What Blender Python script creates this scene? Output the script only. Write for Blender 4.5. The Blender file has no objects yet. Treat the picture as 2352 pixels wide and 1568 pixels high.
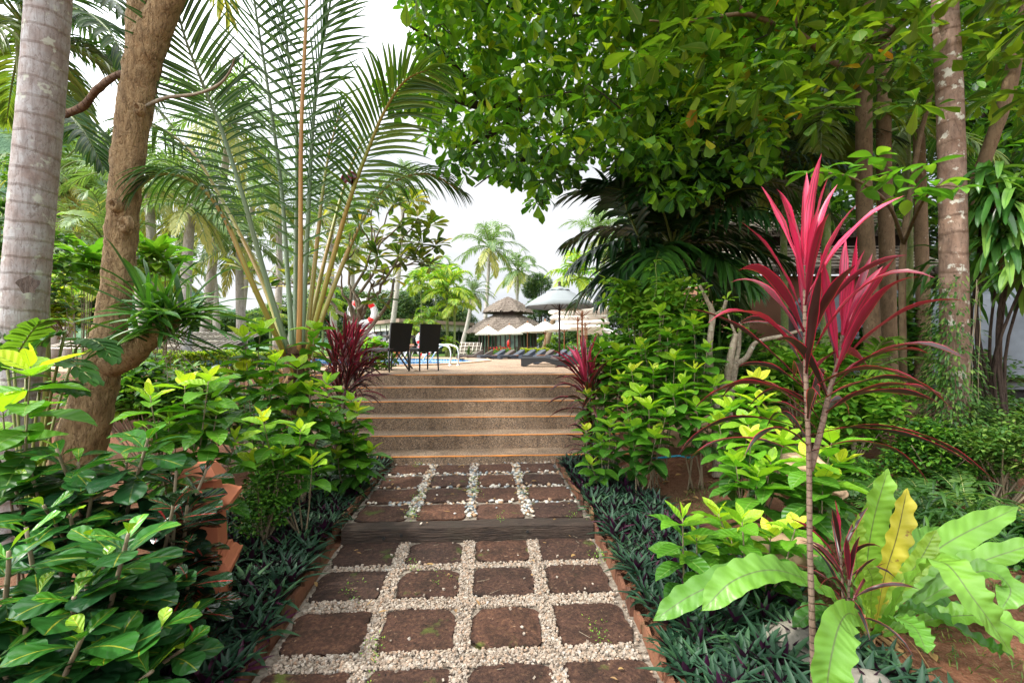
import bpy, math, random
import numpy as np
from mathutils import Vector
from mathutils.geometry import tessellate_polygon
R = math.radians
sc = bpy.context.scene
# ---------------------------------------------------------------- camera
CZ = 1.455                       # eye height above the lower path
F = 1045.0                       # focal length in the units of a 2352 wide picture
cam_d = bpy.data.cameras.new('camera'); cam = bpy.data.objects.new('camera', cam_d)
sc.collection.objects.link(cam); sc.camera = cam
cam.location = (0, 0, CZ); cam.rotation_euler = (R(90), 0, 0)
cam_d.sensor_width = 36; cam_d.lens = 36 * F / 2352; cam_d.shift_y = 16 / 2352
cam_d.clip_start = 0.05; cam_d.clip_end = 3000
# ---------------------------------------------------------------- light
SUN_EL, SUN_AZ = R(50), R(-112)       # azimuth from +Y towards +X: sun stands high on the left
w = bpy.data.worlds.new('World'); sc.world = w; w.use_nodes = True
nt = w.node_tree; nt.nodes.clear()
wo = nt.nodes.new('ShaderNodeOutputWorld'); bg = nt.nodes.new('ShaderNodeBackground')
sky = nt.nodes.new('ShaderNodeTexSky'); sky.sky_type = 'NISHITA'; sky.sun_disc = False
sky.sun_elevation = SUN_EL; sky.sun_rotation = SUN_AZ; sky.air_density = 1.2; sky.dust_density = 2.0
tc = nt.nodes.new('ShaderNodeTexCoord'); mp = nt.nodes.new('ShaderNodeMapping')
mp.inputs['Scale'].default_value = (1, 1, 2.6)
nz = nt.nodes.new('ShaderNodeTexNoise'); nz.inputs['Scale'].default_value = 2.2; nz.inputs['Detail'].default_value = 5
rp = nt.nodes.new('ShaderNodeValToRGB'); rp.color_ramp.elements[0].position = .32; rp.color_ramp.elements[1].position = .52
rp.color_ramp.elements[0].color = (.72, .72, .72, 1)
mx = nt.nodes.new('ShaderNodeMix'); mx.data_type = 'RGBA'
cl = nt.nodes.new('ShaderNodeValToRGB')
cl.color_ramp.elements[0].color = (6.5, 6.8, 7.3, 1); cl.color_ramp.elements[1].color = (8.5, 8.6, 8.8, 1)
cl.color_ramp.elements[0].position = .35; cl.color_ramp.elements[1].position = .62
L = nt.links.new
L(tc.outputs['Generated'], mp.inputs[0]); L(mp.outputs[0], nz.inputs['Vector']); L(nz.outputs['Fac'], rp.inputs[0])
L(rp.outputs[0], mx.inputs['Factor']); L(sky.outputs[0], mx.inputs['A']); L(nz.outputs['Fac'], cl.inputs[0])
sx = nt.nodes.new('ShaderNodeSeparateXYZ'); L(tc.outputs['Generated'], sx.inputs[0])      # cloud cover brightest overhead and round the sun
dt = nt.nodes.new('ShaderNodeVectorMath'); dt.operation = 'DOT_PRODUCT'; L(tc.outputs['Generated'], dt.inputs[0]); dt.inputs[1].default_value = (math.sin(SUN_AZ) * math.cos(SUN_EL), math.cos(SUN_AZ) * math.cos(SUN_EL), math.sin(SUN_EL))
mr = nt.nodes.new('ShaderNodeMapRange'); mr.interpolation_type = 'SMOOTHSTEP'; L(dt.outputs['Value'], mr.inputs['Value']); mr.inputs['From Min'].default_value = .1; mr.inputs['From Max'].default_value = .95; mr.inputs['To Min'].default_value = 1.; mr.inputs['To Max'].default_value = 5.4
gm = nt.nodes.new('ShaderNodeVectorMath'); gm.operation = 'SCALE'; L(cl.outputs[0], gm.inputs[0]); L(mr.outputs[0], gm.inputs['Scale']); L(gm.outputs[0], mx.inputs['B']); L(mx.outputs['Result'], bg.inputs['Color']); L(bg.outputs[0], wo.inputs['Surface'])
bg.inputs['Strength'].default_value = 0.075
sun_d = bpy.data.lights.new('sun', 'SUN'); sun = bpy.data.objects.new('sun', sun_d); sc.collection.objects.link(sun)
sun_d.energy = 2.9; sun_d.angle = R(3.0); sun_d.color = (1, .95, .86)
sdir = Vector((math.sin(SUN_AZ) * math.cos(SUN_EL), math.cos(SUN_AZ) * math.cos(SUN_EL), math.sin(SUN_EL)))
sun.rotation_euler = sdir.to_track_quat('Z', 'Y').to_euler()
sc.view_settings.view_transform = 'Standard'; sc.view_settings.look = 'None'
sc.view_settings.exposure = 0.8; sc.view_settings.gamma = 1
cy = sc.cycles
cy.use_denoising = True; cy.max_bounces = 7; cy.diffuse_bounces = 4; cy.glossy_bounces = 3
cy.transmission_bounces = 5; cy.transparent_max_bounces = 8; cy.caustics_reflective = False; cy.caustics_refractive = False
cy.sample_clamp_indirect = 6
# ---------------------------------------------------------------- helpers
rng = np.random.default_rng(7)
def P(px, py, d): return np.array(((px - 1176) / F * d, d, CZ + (800 - py) / F * d))
def GP(px, py, z=0.0):
    return P(px, py, (CZ - z) * F / (py - 800))
TH = R(3.5); CT, ST = math.cos(TH), math.sin(TH)
def PF(u, v, z=0.0):
    if v < 3.4: u = -.11 + (u + .11) * (1 - .055 * (3.4 - v) / 1.2)     # the path narrows a little towards the viewer
    return np.array((u * CT - v * ST, u * ST + v * CT, z))
def nrm(a):
    a = np.asarray(a, float); return a / np.maximum(np.linalg.norm(a, axis=-1, keepdims=True), 1e-9)
def rnd(a, b, n=None): return rng.uniform(a, b, n)
def sst(a, b, x):
    t = np.clip((x - a) / (b - a), 0, 1); return t * t * (3 - 2 * t)
def curve(pts, n):
    p = np.array(pts, float)
    if len(p) == 2: return p[0] + (p[1] - p[0]) * np.linspace(0, 1, n)[:, None]
    q = np.vstack([2 * p[0] - p[1], p, 2 * p[-1] - p[-2]])
    s = np.linspace(0, len(p) - 1 - 1e-6, n); i = s.astype(int); t = (s - i)[:, None]
    a, b, c, d = q[i], q[i + 1], q[i + 2], q[i + 3]
    return .5 * (2 * b + (c - a) * t + (2 * a - 5 * b + 4 * c - d) * t ** 2 + (3 * b - a - 3 * c + d) * t ** 3)
PROF = {
 'ell': ([0, .06, .18, .35, .5, .7, .88, 1], [.05, .2, .62, .95, 1, .8, .4, 0]),
 'obov': ([0, .15, .3, .5, .68, .82, .93, 1], [.06, .22, .42, .76, 1, .96, .66, .05]),
 'strap': ([0, .1, .4, .75, .92, 1], [.5, .8, 1, .85, .45, 0]),
 'round': ([0, .1, .4, .75, .93, 1], [.6, .85, 1, .95, .7, .1]),
 'lance': ([0, .12, .35, .7, 1], [.25, .75, 1, .6, 0]),
 'cord': ([0, .1, .3, .55, .8, 1], [.3, .22, .75, 1, .7, 0]),
 'nest': ([0, .12, .3, .6, .82, .93, 1], [.12, .3, .62, 1, .9, .6, 0]),
}
class MB:
    def __init__(s): s.v = []; s.t = []; s.uv = []; s.f = []; s.n = 0
    def add(s, v, faces, tone=.5, uv=None, mat=0):
        v = np.asarray(v, float).reshape(-1, 3); k = len(v)
        s.v.append(v); s.t.append(np.broadcast_to(np.asarray(tone, float), (k,)).copy())
        s.uv.append(np.zeros((k, 2)) if uv is None else np.asarray(uv, float).reshape(-1, 2))
        if isinstance(faces, np.ndarray): s.f.append((faces + s.n, mat))
        else:
            by = {}
            for f in faces: by.setdefault(len(f), []).append(f)
            for q in by.values(): s.f.append((np.array(q) + s.n, mat))
        s.n += k
    def straps(s, B, D, U, L, W, droop=0., n=4, prof='ell', fold=.15, tone=.5, wave=0., wk=5., twist=0., mat=0, across=3, pw=1.0, curl=0.):
        B = np.asarray(B, float).reshape(-1, 3); N = len(B)
        D = nrm(np.broadcast_to(D, (N, 3))); U = np.broadcast_to(U, (N, 3))
        L = np.broadcast_to(L, (N,)).astype(float); W = np.broadcast_to(W, (N,)).astype(float)
        droop = np.broadcast_to(droop, (N,)).astype(float)
        t = np.linspace(0, 1, n + 1)
        dirs = nrm(D[:, None, :] + (droop[:, None] * t[None] ** pw)[..., None] * np.array((0, 0, -1.)))
        if np.any(curl):
            dirs = nrm(dirs + (np.broadcast_to(curl, (N,))[:, None] * t[None] ** 2)[..., None] * nrm(np.cross(D, np.cross(U, D)))[:, None, :])
        seg = .5 * (dirs[:, 1:] + dirs[:, :-1]) * (L / n)[:, None, None]
        C = B[:, None, :] + np.concatenate([np.zeros((N, 1, 3)), np.cumsum(seg, 1)], 1)
        S = nrm(np.cross(D, U) + 1e-6)[:, None, :]
        S = nrm(S - (S * dirs).sum(-1, keepdims=True) * dirs)
        Nn = nrm(np.cross(S, dirs))
        if np.any(twist):
            a = np.broadcast_to(twist, (N,))[:, None, None] * t[None, :, None]
            S, Nn = S * np.cos(a) + Nn * np.sin(a), Nn * np.cos(a) - S * np.sin(a)
        wp = np.interp(t, *PROF[prof]); hw = (W[:, None] * wp[None] / 2)[..., None]
        uvs = []
        if across == 3:
            ph = rng.uniform(0, 6.28, (N, 1)); k = t[None] * wk * 6.28
            wl = (wave * W[:, None] * np.sin(k + ph) * np.minimum(1, wp[None] * 1.5))[..., None]
            wr = (wave * W[:, None] * np.sin(k + ph + 2.1) * np.minimum(1, wp[None] * 1.5))[..., None]
            V = np.stack([C - S * hw + Nn * (hw * fold * 2 + wl), C, C + S * hw + Nn * (hw * fold * 2 + wr)], 2)
            uu = (0, .5, 1)
        else:
            V = np.stack([C - S * hw, C + S * hw], 2); uu = (0, 1)
        A = across; K = n + 1
        idx = np.arange(N * K * A).reshape(N, K, A)
        q = np.stack([idx[:, :-1, :-1], idx[:, :-1, 1:], idx[:, 1:, 1:], idx[:, 1:, :-1]], -1).reshape(-1, 4)
        UV = np.zeros((N, K, A, 2)); UV[..., 0] = np.array(uu); UV[..., 1] = t[None, :, None]
        T = np.broadcast_to(np.broadcast_to(tone, (N,))[:, None, None], (N, K, A))
        s.add(V, q, T.reshape(-1), UV, mat)
    def tube(s, pts, rad, seg=8, mat=0, tone=.5, bump=0., bf=6., cap=True, n=None):
        p = np.array(pts, float)
        if n:
            r = np.interp(np.linspace(0, 1, n), np.linspace(0, 1, len(np.atleast_1d(rad))) if np.ndim(rad) else [0, 1], rad if np.ndim(rad) else [rad, rad])
            p = curve(p, n); rad = r
        K = len(p); rad = np.broadcast_to(rad, (K,)) if np.ndim(rad) == 0 or len(np.atleast_1d(rad)) == K else np.interp(np.linspace(0, 1, K), np.linspace(0, 1, len(rad)), rad)
        T = nrm(np.gradient(p, axis=0))
        a = np.array((1., 0, 0)) if abs(T[0][0]) < .9 else np.array((0, 1., 0))
        X = np.zeros((K, 3)); x = nrm(a - T[0] * (a @ T[0]))
        for i in range(K):
            x = nrm(x - T[i] * (x @ T[i])); X[i] = x
        Y = np.cross(T, X)
        th = np.linspace(0, 2 * np.pi, seg, endpoint=False)
        rr = np.repeat(rad[:, None], seg, 1).astype(float)
        if bump:
            z = np.arange(K)[:, None] / max(K - 1, 1) * bf
            a1, a2, a3 = rng.uniform(0, 6, 3)
            rr = rr * (1 + bump * (np.sin(th * 2 + z * 2.1 + a1) * .5 + np.sin(th * 3 - z * 3.3 + a2) * .35 + np.sin(th * 5 + z * 7 + a3) * .25) + rng.normal(0, bump * .22, (K, seg)))
        V = p[:, None] + (X[:, None] * np.cos(th)[None, :, None] + Y[:, None] * np.sin(th)[None, :, None]) * rr[..., None]
        idx = np.arange(K * seg).reshape(K, seg); nx = np.roll(idx, -1, 1)
        q = np.stack([idx[:-1], nx[:-1], nx[1:], idx[1:]], -1).reshape(-1, 4)
        ln = np.concatenate([[0], np.cumsum(np.linalg.norm(np.diff(p, axis=0), axis=1))])
        UV = np.zeros((K, seg, 2)); UV[..., 0] = th / 6.283; UV[..., 1] = ln[:, None]
        base = s.n
        s.add(V, q, tone, UV, mat)
        if cap:
            s.f.append((np.array([idx[0][::-1]]) + base, mat)); s.f.append((np.array([idx[-1]]) + base, mat))
    def box(s, c, size, rz=0., mat=0, tone=.5, bev=0.0, ry=0., rx=0.):
        hx, hy, hz = np.array(size) / 2; b = min(bev, hx * .9, hy * .9, hz * .9)
        if b <= 0:
            v = np.array([(x, y, z) for z in (-hz, hz) for y in (-hy, hy) for x in (-hx, hx)])
            f = [(0, 2, 3, 1), (4, 5, 7, 6), (0, 1, 5, 4), (2, 6, 7, 3), (0, 4, 6, 2), (1, 3, 7, 5)]
        else:
            v = []; 
            for sx in (-1, 1):
                for sy in (-1, 1):
                    for sz in (-1, 1):
                        v += [(sx * hx, sy * (hy - b), sz * (hz - b)), (sx * (hx - b), sy * hy, sz * (hz - b)), (sx * (hx - b), sy * (hy - b), sz * hz)]
            v = np.array(v); I = lambda x, y, z, k: ((x * 2 + y) * 2 + z) * 3 + k
            f = []
            for a in (0, 1):
                q = [I(a, 0, 0, 0), I(a, 1, 0, 0), I(a, 1, 1, 0), I(a, 0, 1, 0)]; f.append(q if a else q[::-1])
                q = [I(0, a, 0, 1), I(1, a, 0, 1), I(1, a, 1, 1), I(0, a, 1, 1)]; f.append(q[::-1] if a else q)
                q = [I(0, 0, a, 2), I(1, 0, a, 2), I(1, 1, a, 2), I(0, 1, a, 2)]; f.append(q if a else q[::-1])
            for a in (0, 1):
                for c2 in (0, 1):
                    f.append([I(0, a, c2, 1), I(1, a, c2, 1), I(1, a, c2, 2), I(0, a, c2, 2)])
                    f.append([I(a, 0, c2, 0), I(a, 1, c2, 0), I(a, 1, c2, 2), I(a, 0, c2, 2)])
                    f.append([I(a, c2, 0, 0), I(a, c2, 1, 0), I(a, c2, 1, 1), I(a, c2, 0, 1)])
                    for d in (0, 1): f.append([I(a, c2, d, 0), I(a, c2, d, 1), I(a, c2, d, 2)])
        if rx: v = v @ np.array([[1, 0, 0], [0, math.cos(rx), math.sin(rx)], [0, -math.sin(rx), math.cos(rx)]])
        if ry: v = v @ np.array([[math.cos(ry), 0, -math.sin(ry)], [0, 1, 0], [math.sin(ry), 0, math.cos(ry)]])
        if rz: v = v @ np.array([[math.cos(rz), math.sin(rz), 0], [-math.sin(rz), math.cos(rz), 0], [0, 0, 1]])
        s.add(v + np.array(c, float), f, tone, v[:, :2], mat)
    def lathe(s, c, prof, seg=24, mat=0, tone=.5, ang0=0.):
        th = np.linspace(0, 2 * np.pi, seg, endpoint=False) + ang0; pr = np.array(prof, float); K = len(pr)
        V = np.stack([pr[:, 0:1] * np.cos(th), pr[:, 0:1] * np.sin(th), np.repeat(pr[:, 1:2], seg, 1)], -1) + np.array(c, float)
        idx = np.arange(K * seg).reshape(K, seg); nx = np.roll(idx, -1, 1)
        q = np.stack([idx[:-1], nx[:-1], nx[1:], idx[1:]], -1).reshape(-1, 4)
        UV = np.zeros((K, seg, 2)); UV[..., 0] = th; UV[..., 1] = np.arange(K)[:, None]
        s.add(V, q, tone, UV, mat)
    def build(s, name, mats, parent=None, smooth=True, label=None):
        if not isinstance(mats, (list, tuple)): mats = [mats]
        me = bpy.data.meshes.new(name); V = np.concatenate(s.v)
        lo, tot, mi = [], [], []
        for f, m in s.f:
            lo.append(f.reshape(-1)); tot.append(np.full(len(f), f.shape[1])); mi.append(np.full(len(f), m))
        lo = np.concatenate(lo); tot = np.concatenate(tot); mi = np.concatenate(mi)
        me.vertices.add(len(V)); me.vertices.foreach_set('co', V.reshape(-1).astype('f'))
        me.loops.add(len(lo)); me.loops.foreach_set('vertex_index', lo.astype('i'))
        st = np.concatenate([[0], np.cumsum(tot)[:-1]])
        me.polygons.add(len(tot)); me.polygons.foreach_set('loop_start', st.astype('i'))
        me.polygons.foreach_set('material_index', mi.astype('i'))
        me.polygons.foreach_set('use_smooth', np.full(len(tot), smooth))
        uv = me.uv_layers.new(name='UVMap'); UV = np.concatenate(s.uv)[lo]
        uv.data.foreach_set('uv', UV.reshape(-1).astype('f'))
        at = me.attributes.new('tone', 'FLOAT', 'POINT'); at.data.foreach_set('value', np.concatenate(s.t).astype('f'))
        me.update(calc_edges=True); me.validate()
        for m in mats: me.materials.append(M[m] if isinstance(m, str) else m)
        o = bpy.data.objects.new(name, me); sc.collection.objects.link(o)
        if parent is not None: o.parent = parent
        if label: o['label'] = label
        return o
def tag(o, label, cat, group=None, kind=None):
    o['label'] = label; o['category'] = cat
    if group: o['group'] = group
    if kind: o['kind'] = kind
    return o
def struct(o): o['kind'] = 'structure'; return o
def thing(name, label, cat, loc=(0, 0, 0), group=None):
    o = bpy.data.objects.new(name, None); sc.collection.objects.link(o); o.empty_display_size = .1
    o.location = loc; tag(o, label, cat, group)
    return o
def keep(o, root):       # parts are modelled in world space: parent without moving them
    o.parent = root; o.matrix_parent_inverse = root_inv(root); return o
def root_inv(root):
    from mathutils import Matrix
    return Matrix.Translation(-Vector(root.location))
def part(mb, name, mats, root, smooth=True, label=None):
    o = mb.build(name, mats, None, smooth, label); return keep(o, root)
def copy_tree(o, parent=None):
    c = o.copy(); sc.collection.objects.link(c)
    if parent is not None:
        c.parent = parent
    for ch in o.children: copy_tree(ch, c)
    return c
ORD = ['first', 'second', 'third', 'fourth', 'fifth', 'sixth', 'seventh', 'eighth', 'ninth', 'tenth', 'eleventh', 'twelfth', 'thirteenth', 'fourteenth', 'fifteenth',
       'sixteenth', 'seventeenth', 'eighteenth', 'nineteenth', 'twentieth', 'twenty-first', 'twenty-second', 'twenty-third', 'twenty-fourth', 'twenty-fifth', 'twenty-sixth']
# ---------------------------------------------------------------- materials
M = {}
class NT:
    def __init__(s, name):
        s.m = bpy.data.materials.new(name); s.m.use_nodes = True; s.t = s.m.node_tree; s.t.nodes.clear()
        s.out = s.n('ShaderNodeOutputMaterial'); M[name] = s.m
    def n(s, t, **k):
        x = s.t.nodes.new(t)
        for a, b in k.items(): setattr(x, a, b)
        return x
    def l(s, a, b): s.t.links.new(a, b)
    def co(s, kind='Object', scale=(1, 1, 1)):
        m = s.n('ShaderNodeMapping'); m.inputs['Scale'].default_value = scale
        if kind == 'World':
            s.l(s.n('ShaderNodeNewGeometry').outputs['Position'], m.inputs[0]); return m.outputs[0]
        c = s.n('ShaderNodeTexCoord')
        s.l(c.outputs[kind], m.inputs[0]); return m.outputs[0]
    def noise(s, vec, scale, detail=4, rough=.55, dist=0.):
        x = s.n('ShaderNodeTexNoise'); x.inputs['Scale'].default_value = scale; x.inputs['Detail'].default_value = detail
        x.inputs['Roughness'].default_value = rough; x.inputs['Distortion'].default_value = dist; s.l(vec, x.inputs['Vector']); return x.outputs['Fac']
    def vor(s, vec, scale, feature='F1', out='Distance', rand=1.):
        x = s.n('ShaderNodeTexVoronoi', feature=feature); x.inputs['Scale'].default_value = scale; x.inputs['Randomness'].default_value = rand
        s.l(vec, x.inputs['Vector']); return x.outputs[out]
    def ramp(s, fac, stops, interp='LINEAR'):
        x = s.n('ShaderNodeValToRGB'); e = x.color_ramp; e.interpolation = interp
        while len(e.elements) < len(stops): e.elements.new(.5)
        for el, (p, c) in zip(e.elements, stops):
            el.position = p; el.color = (*c, 1) if len(c) == 3 else c
        s.l(fac, x.inputs[0]); return x.outputs[0]
    def val(s, fac, a, b):
        if a > b: return s.math('SUBTRACT', 1., s.ramp(fac, [(b, (0, 0, 0)), (a, (1, 1, 1))]))
        return s.ramp(fac, [(a, (0, 0, 0)), (b, (1, 1, 1))])
    def mix(s, fac, a, b, blend='MIX'):
        x = s.n('ShaderNodeMix', data_type='RGBA', blend_type=blend)
        for sock, v in ((x.inputs['Factor'], fac), (x.inputs['A'], a), (x.inputs['B'], b)):
            if isinstance(v, (int, float)): sock.default_value = v
            elif isinstance(v, tuple): sock.default_value = (*v, 1)
            else: s.l(v, sock)
        return x.outputs['Result']
    def math(s, op, a, b=0.):
        x = s.n('ShaderNodeMath', operation=op)
        for i, v in enumerate((a, b)):
            if isinstance(v, (int, float)): x.inputs[i].default_value = v
            else: s.l(v, x.inputs[i])
        return x.outputs[0]
    def attr(s, name='tone'):
        x = s.n('ShaderNodeAttribute', attribute_name=name); return x.outputs['Fac']
    def bump(s, h, strength=.5, dist=.01):
        x = s.n('ShaderNodeBump'); x.inputs['Strength'].default_value = strength; x.inputs['Distance'].default_value = dist
        s.l(h, x.inputs['Height']); return x.outputs[0]
    def pbr(s, col, rough=.6, normal=None, metal=0., spec=.5, **k):
        b = s.n('ShaderNodeBsdfPrincipled')
        if isinstance(col, tuple): b.inputs['Base Color'].default_value = (*col, 1)
        else: s.l(col, b.inputs['Base Color'])
        if isinstance(rough, (int, float)): b.inputs['Roughness'].default_value = rough
        else: s.l(rough, b.inputs['Roughness'])
        b.inputs['Metallic'].default_value = metal; b.inputs['Specular IOR Level'].default_value = spec
        if normal is not None: s.l(normal, b.inputs['Normal'])
        for a, v in k.items(): b.inputs[a.replace('_', ' ')].default_value = v
        return b.outputs[0]
    def done(s, sh): s.l(sh, s.out.inputs['Surface']); return s.m
def plain(name, col, rough=.6, metal=0., var=.15, scale=8., bump=.0, spec=.5):
    t = NT(name); v = t.co()
    n = t.noise(v, scale, 5)
    c = t.mix(t.val(n, .3, .7), tuple(x * (1 - var) for x in col), tuple(min(1, x * (1 + var)) for x in col))
    nn = t.bump(t.noise(v, scale * 6, 4), bump, .01) if bump else None
    t.done(t.pbr(c, rough, nn, metal, spec)); return t.m
def leafmat(name, stops, rough=.42, trans=.35, vein=None, tip=None, vt=False, vw=.07, edge=None, ew=.12, streak=None, mott=None, back=None, spec=.5, ribs=0., tcol=(1.25, 1.35, .55), rb=.35):
    t = NT(name)
    tone = t.attr(); base = t.ramp(tone, stops)
    uvn = t.n('ShaderNodeTexCoord'); sep = t.n('ShaderNodeSeparateXYZ'); t.l(uvn.outputs['UV'], sep.inputs[0])
    ax = t.math('ABSOLUTE', t.math('SUBTRACT', sep.outputs[0], .5))
    obj = t.co('Object')
    lum = t.noise(obj, 3.5, 3)
    base = t.mix(t.val(lum, .3, .72), t.mix(1., base, (.72, .74, .7), 'MULTIPLY'), t.mix(1., base, (1.22, 1.18, 1.1), 'MULTIPLY'))
    if streak:
        mm = t.n('ShaderNodeMapping'); mm.inputs['Scale'].default_value = (9, .8, 1); t.l(uvn.outputs['UV'], mm.inputs[0])
        cmb = t.n('ShaderNodeVectorMath', operation='ADD'); t.l(mm.outputs[0], cmb.inputs[0])
        cb2 = t.n('ShaderNodeCombineXYZ'); t.l(t.math('MULTIPLY', tone, 37.), cb2.inputs[2]); t.l(cb2.outputs[0], cmb.inputs[1])
        sn = t.noise(cmb.outputs[0], 1.0, 2)
        base = t.mix(t.math('MULTIPLY', t.val(sn, .5, .62), streak[1]), base, streak[0])
    if mott:
        mn = t.noise(obj, mott[1], 3, .6)
        base = t.mix(t.math('MULTIPLY', t.val(mn, mott[2], mott[2] + .06), mott[3] if len(mott) > 3 else 1.), base, mott[0])
    if tip: base = t.mix(t.val(t.math('ADD', sep.outputs[1], t.math('MULTIPLY', t.noise(obj, 9, 2), .16)), tip[1], tip[1] + .03), base, tip[0])
    if edge: base = t.mix(t.val(ax, .5 - ew, .5 - ew * .3), base, edge)
    if vein:
        vm = t.math('SUBTRACT', 1., t.val(ax, vw * .4, vw))
        base = t.mix(t.math('MULTIPLY', vm, t.math('MULTIPLY', tone, 1.3) if vt else .85), base, vein)
    if back is not None:
        g = t.n('ShaderNodeNewGeometry'); base = t.mix(g.outputs['Backfacing'], base, back)
    normal = None
    if ribs:
        wv = t.math('SINE', t.math('ADD', t.math('MULTIPLY', sep.outputs[1], ribs * 6.28), t.math('MULTIPLY', ax, -14.)))
        normal = t.bump(wv, rb, .004)
    sh = t.pbr(base, rough, normal, 0, spec)
    if trans > 0:
        tr = t.n('ShaderNodeBsdfTranslucent'); t.l(t.mix(1., base, tcol, 'MULTIPLY'), tr.inputs[0])
        ms = t.n('ShaderNodeMixShader'); ms.inputs[0].default_value = trans; t.l(sh, ms.inputs[1]); t.l(tr.outputs[0], ms.inputs[2]); sh = ms.outputs[0]
    t.done(sh); return t.m
# leaf materials: tone 0 = old dark leaf, 1 = young leaf
leafmat('shrub_leaf', [(0, (.03, .1, .016)), (.3, (.05, .175, .018)), (.62, (.13, .34, .022)), (.82, (.36, .58, .035)), (1, (.66, .68, .06))], .42, .4, vein=(.2, .33, .07), vw=.03, ribs=7, mott=((.2, .13, .03), 19, .73, .75))
leafmat('tree_leaf', [(0, (.016, .06, .014)), (.45, (.05, .16, .015)), (.8, (.16, .34, .018)), (.985, (.34, .46, .02)), (1, (.5, .2, .02))], .42, .5, vein=(.1, .2, .03), vw=.05)
leafmat('almond_leaf', [(0, (.04, .1, .016)), (.5, (.09, .18, .015)), (.98, (.19, .27, .02)), (.99, (.5, .22, .03)), (1, (.4, .13, .02))], .45, .5, vein=(.16, .2, .04), vw=.05)
leafmat('croton_leaf', [(0, (.012, .05, .018)), (.4, (.026, .115, .02)), (.8, (.08, .28, .02)), (1, (.28, .48, .025))], .28, .2, vein=(.5, .45, .04), vt=True, vw=.028, mott=((.45, .28, .02), 22, .72, .6), ribs=4, spec=.4)
leafmat('croton_dark_leaf', [(0, (.008, .022, .014)), (1, (.02, .06, .018))], .15, .08, vein=(.35, .03, .03), vw=.05, ribs=5, spec=.7)
leafmat('oyster_leaf', [(0, (.01, .036, .02)), (.6, (.02, .06, .03)), (.9, (.045, .11, .04)), (1, (.06, .01, .035))], .5, .06, back=(.04, .006, .03), spec=.3)
leafmat('palm_leaf', [(0, (.015, .055, .018)), (.5, (.045, .13, .022)), (.85, (.16, .24, .03)), (1, (.42, .33, .06))], .38, .35, vein=(.14, .2, .06), vw=.12, spec=.5)
leafmat('coconut_leaf', [(0, (.04, .11, .055)), (.4, (.09, .19, .06)), (.75, (.3, .34, .06)), (.9, (.5, .4, .1)), (1, (.3, .19, .08))], .38, .3, vein=(.3, .32, .12), vw=.15)
leafmat('areca_leaf', [(0, (.05, .16, .02)), (.6, (.17, .36, .03)), (1, (.5, .5, .05))], .4, .45)
leafmat('dark_palm_leaf', [(0, (.008, .032, .011)), (.7, (.02, .075, .015)), (1, (.07, .2, .02))], .33, .2, vein=(.03, .1, .02), vw=.1, ribs=0)
leafmat('cordyline_leaf', [(0, (.014, .02, .012)), (.35, (.045, .014, .014)), (.6, (.19, .01, .032)), (.85, (.48, .02, .085)), (1, (.74, .08, .19))], .34, .28, edge=(.42, .012, .05), ew=.11, streak=((.03, .03, .015), .7), tip=((.22, .13, .06), 1.035), tcol=(1.3, .8, .8))
leafmat('nest_leaf', [(0, (.03, .1, .015)), (.3, (.07, .22, .025)), (.7, (.16, .35, .045)), (1, (.3, .44, .05))], .36, .36, mott=((.2, .16, .04), 13, .74, .6), tip=((.28, .19, .07), 1.05), vein=(.1, .13, .05), vw=.03, ribs=24, spec=.5, rb=.22)
leafmat('nest_yellow_leaf', [(0, (.4, .38, .04)), (1, (.5, .42, .05))], .4, .35, vein=(.06, .05, .03), vw=.03, mott=((.2, .09, .03), 16, .64, .9), ribs=22, rb=.1)
leafmat('strap_leaf', [(0, (.02, .07, .016)), (.6, (.05, .16, .02)), (1, (.15, .3, .03))], .36, .3, vein=(.03, .09, .02), vw=.06)
leafmat('dracaena_leaf', [(0, (.03, .11, .022)), (.6, (.09, .25, .04)), (1, (.24, .42, .08))], .3, .32, vein=(.05, .16, .03), vw=.05)
leafmat('plumeria_leaf', [(0, (.035, .1, .02)), (.5, (.11, .19, .025)), (.85, (.3, .32, .03)), (1, (.6, .36, .03))], .4, .4, vein=(.3, .35, .1), vw=.05)
leafmat('fern_leaf', [(0, (.02, .07, .015)), (.6, (.06, .16, .02)), (1, (.18, .28, .05))], .5, .35)
leafmat('small_leaf', [(0, (.02, .07, .016)), (.5, (.055, .17, .02)), (1, (.2, .38, .035))], .4, .35)
leafmat('light_leaf', [(0, (.06, .19, .025)), (.5, (.15, .36, .035)), (1, (.36, .52, .06))], .42, .42)
leafmat('hedge_leaf', [(0, (.04, .12, .015)), (.5, (.14, .27, .02)), (1, (.5, .5, .04))], .45, .4)
leafmat('far_leaf', [(0, (.03, .08, .035)), (.5, (.07, .15, .045)), (1, (.24, .3, .07))], .55, .35)
leafmat('far_palm_leaf', [(0, (.07, .15, .07)), (.5, (.17, .27, .08)), (1, (.5, .46, .14))], .45, .35)
leafmat('grass_blade', [(0, (.03, .08, .015)), (.6, (.09, .2, .02)), (1, (.3, .3, .08))], .5, .35)
leafmat('dry_leaf', [(0, (.2, .11, .05)), (1, (.42, .26, .1))], .7, .2)

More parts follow.
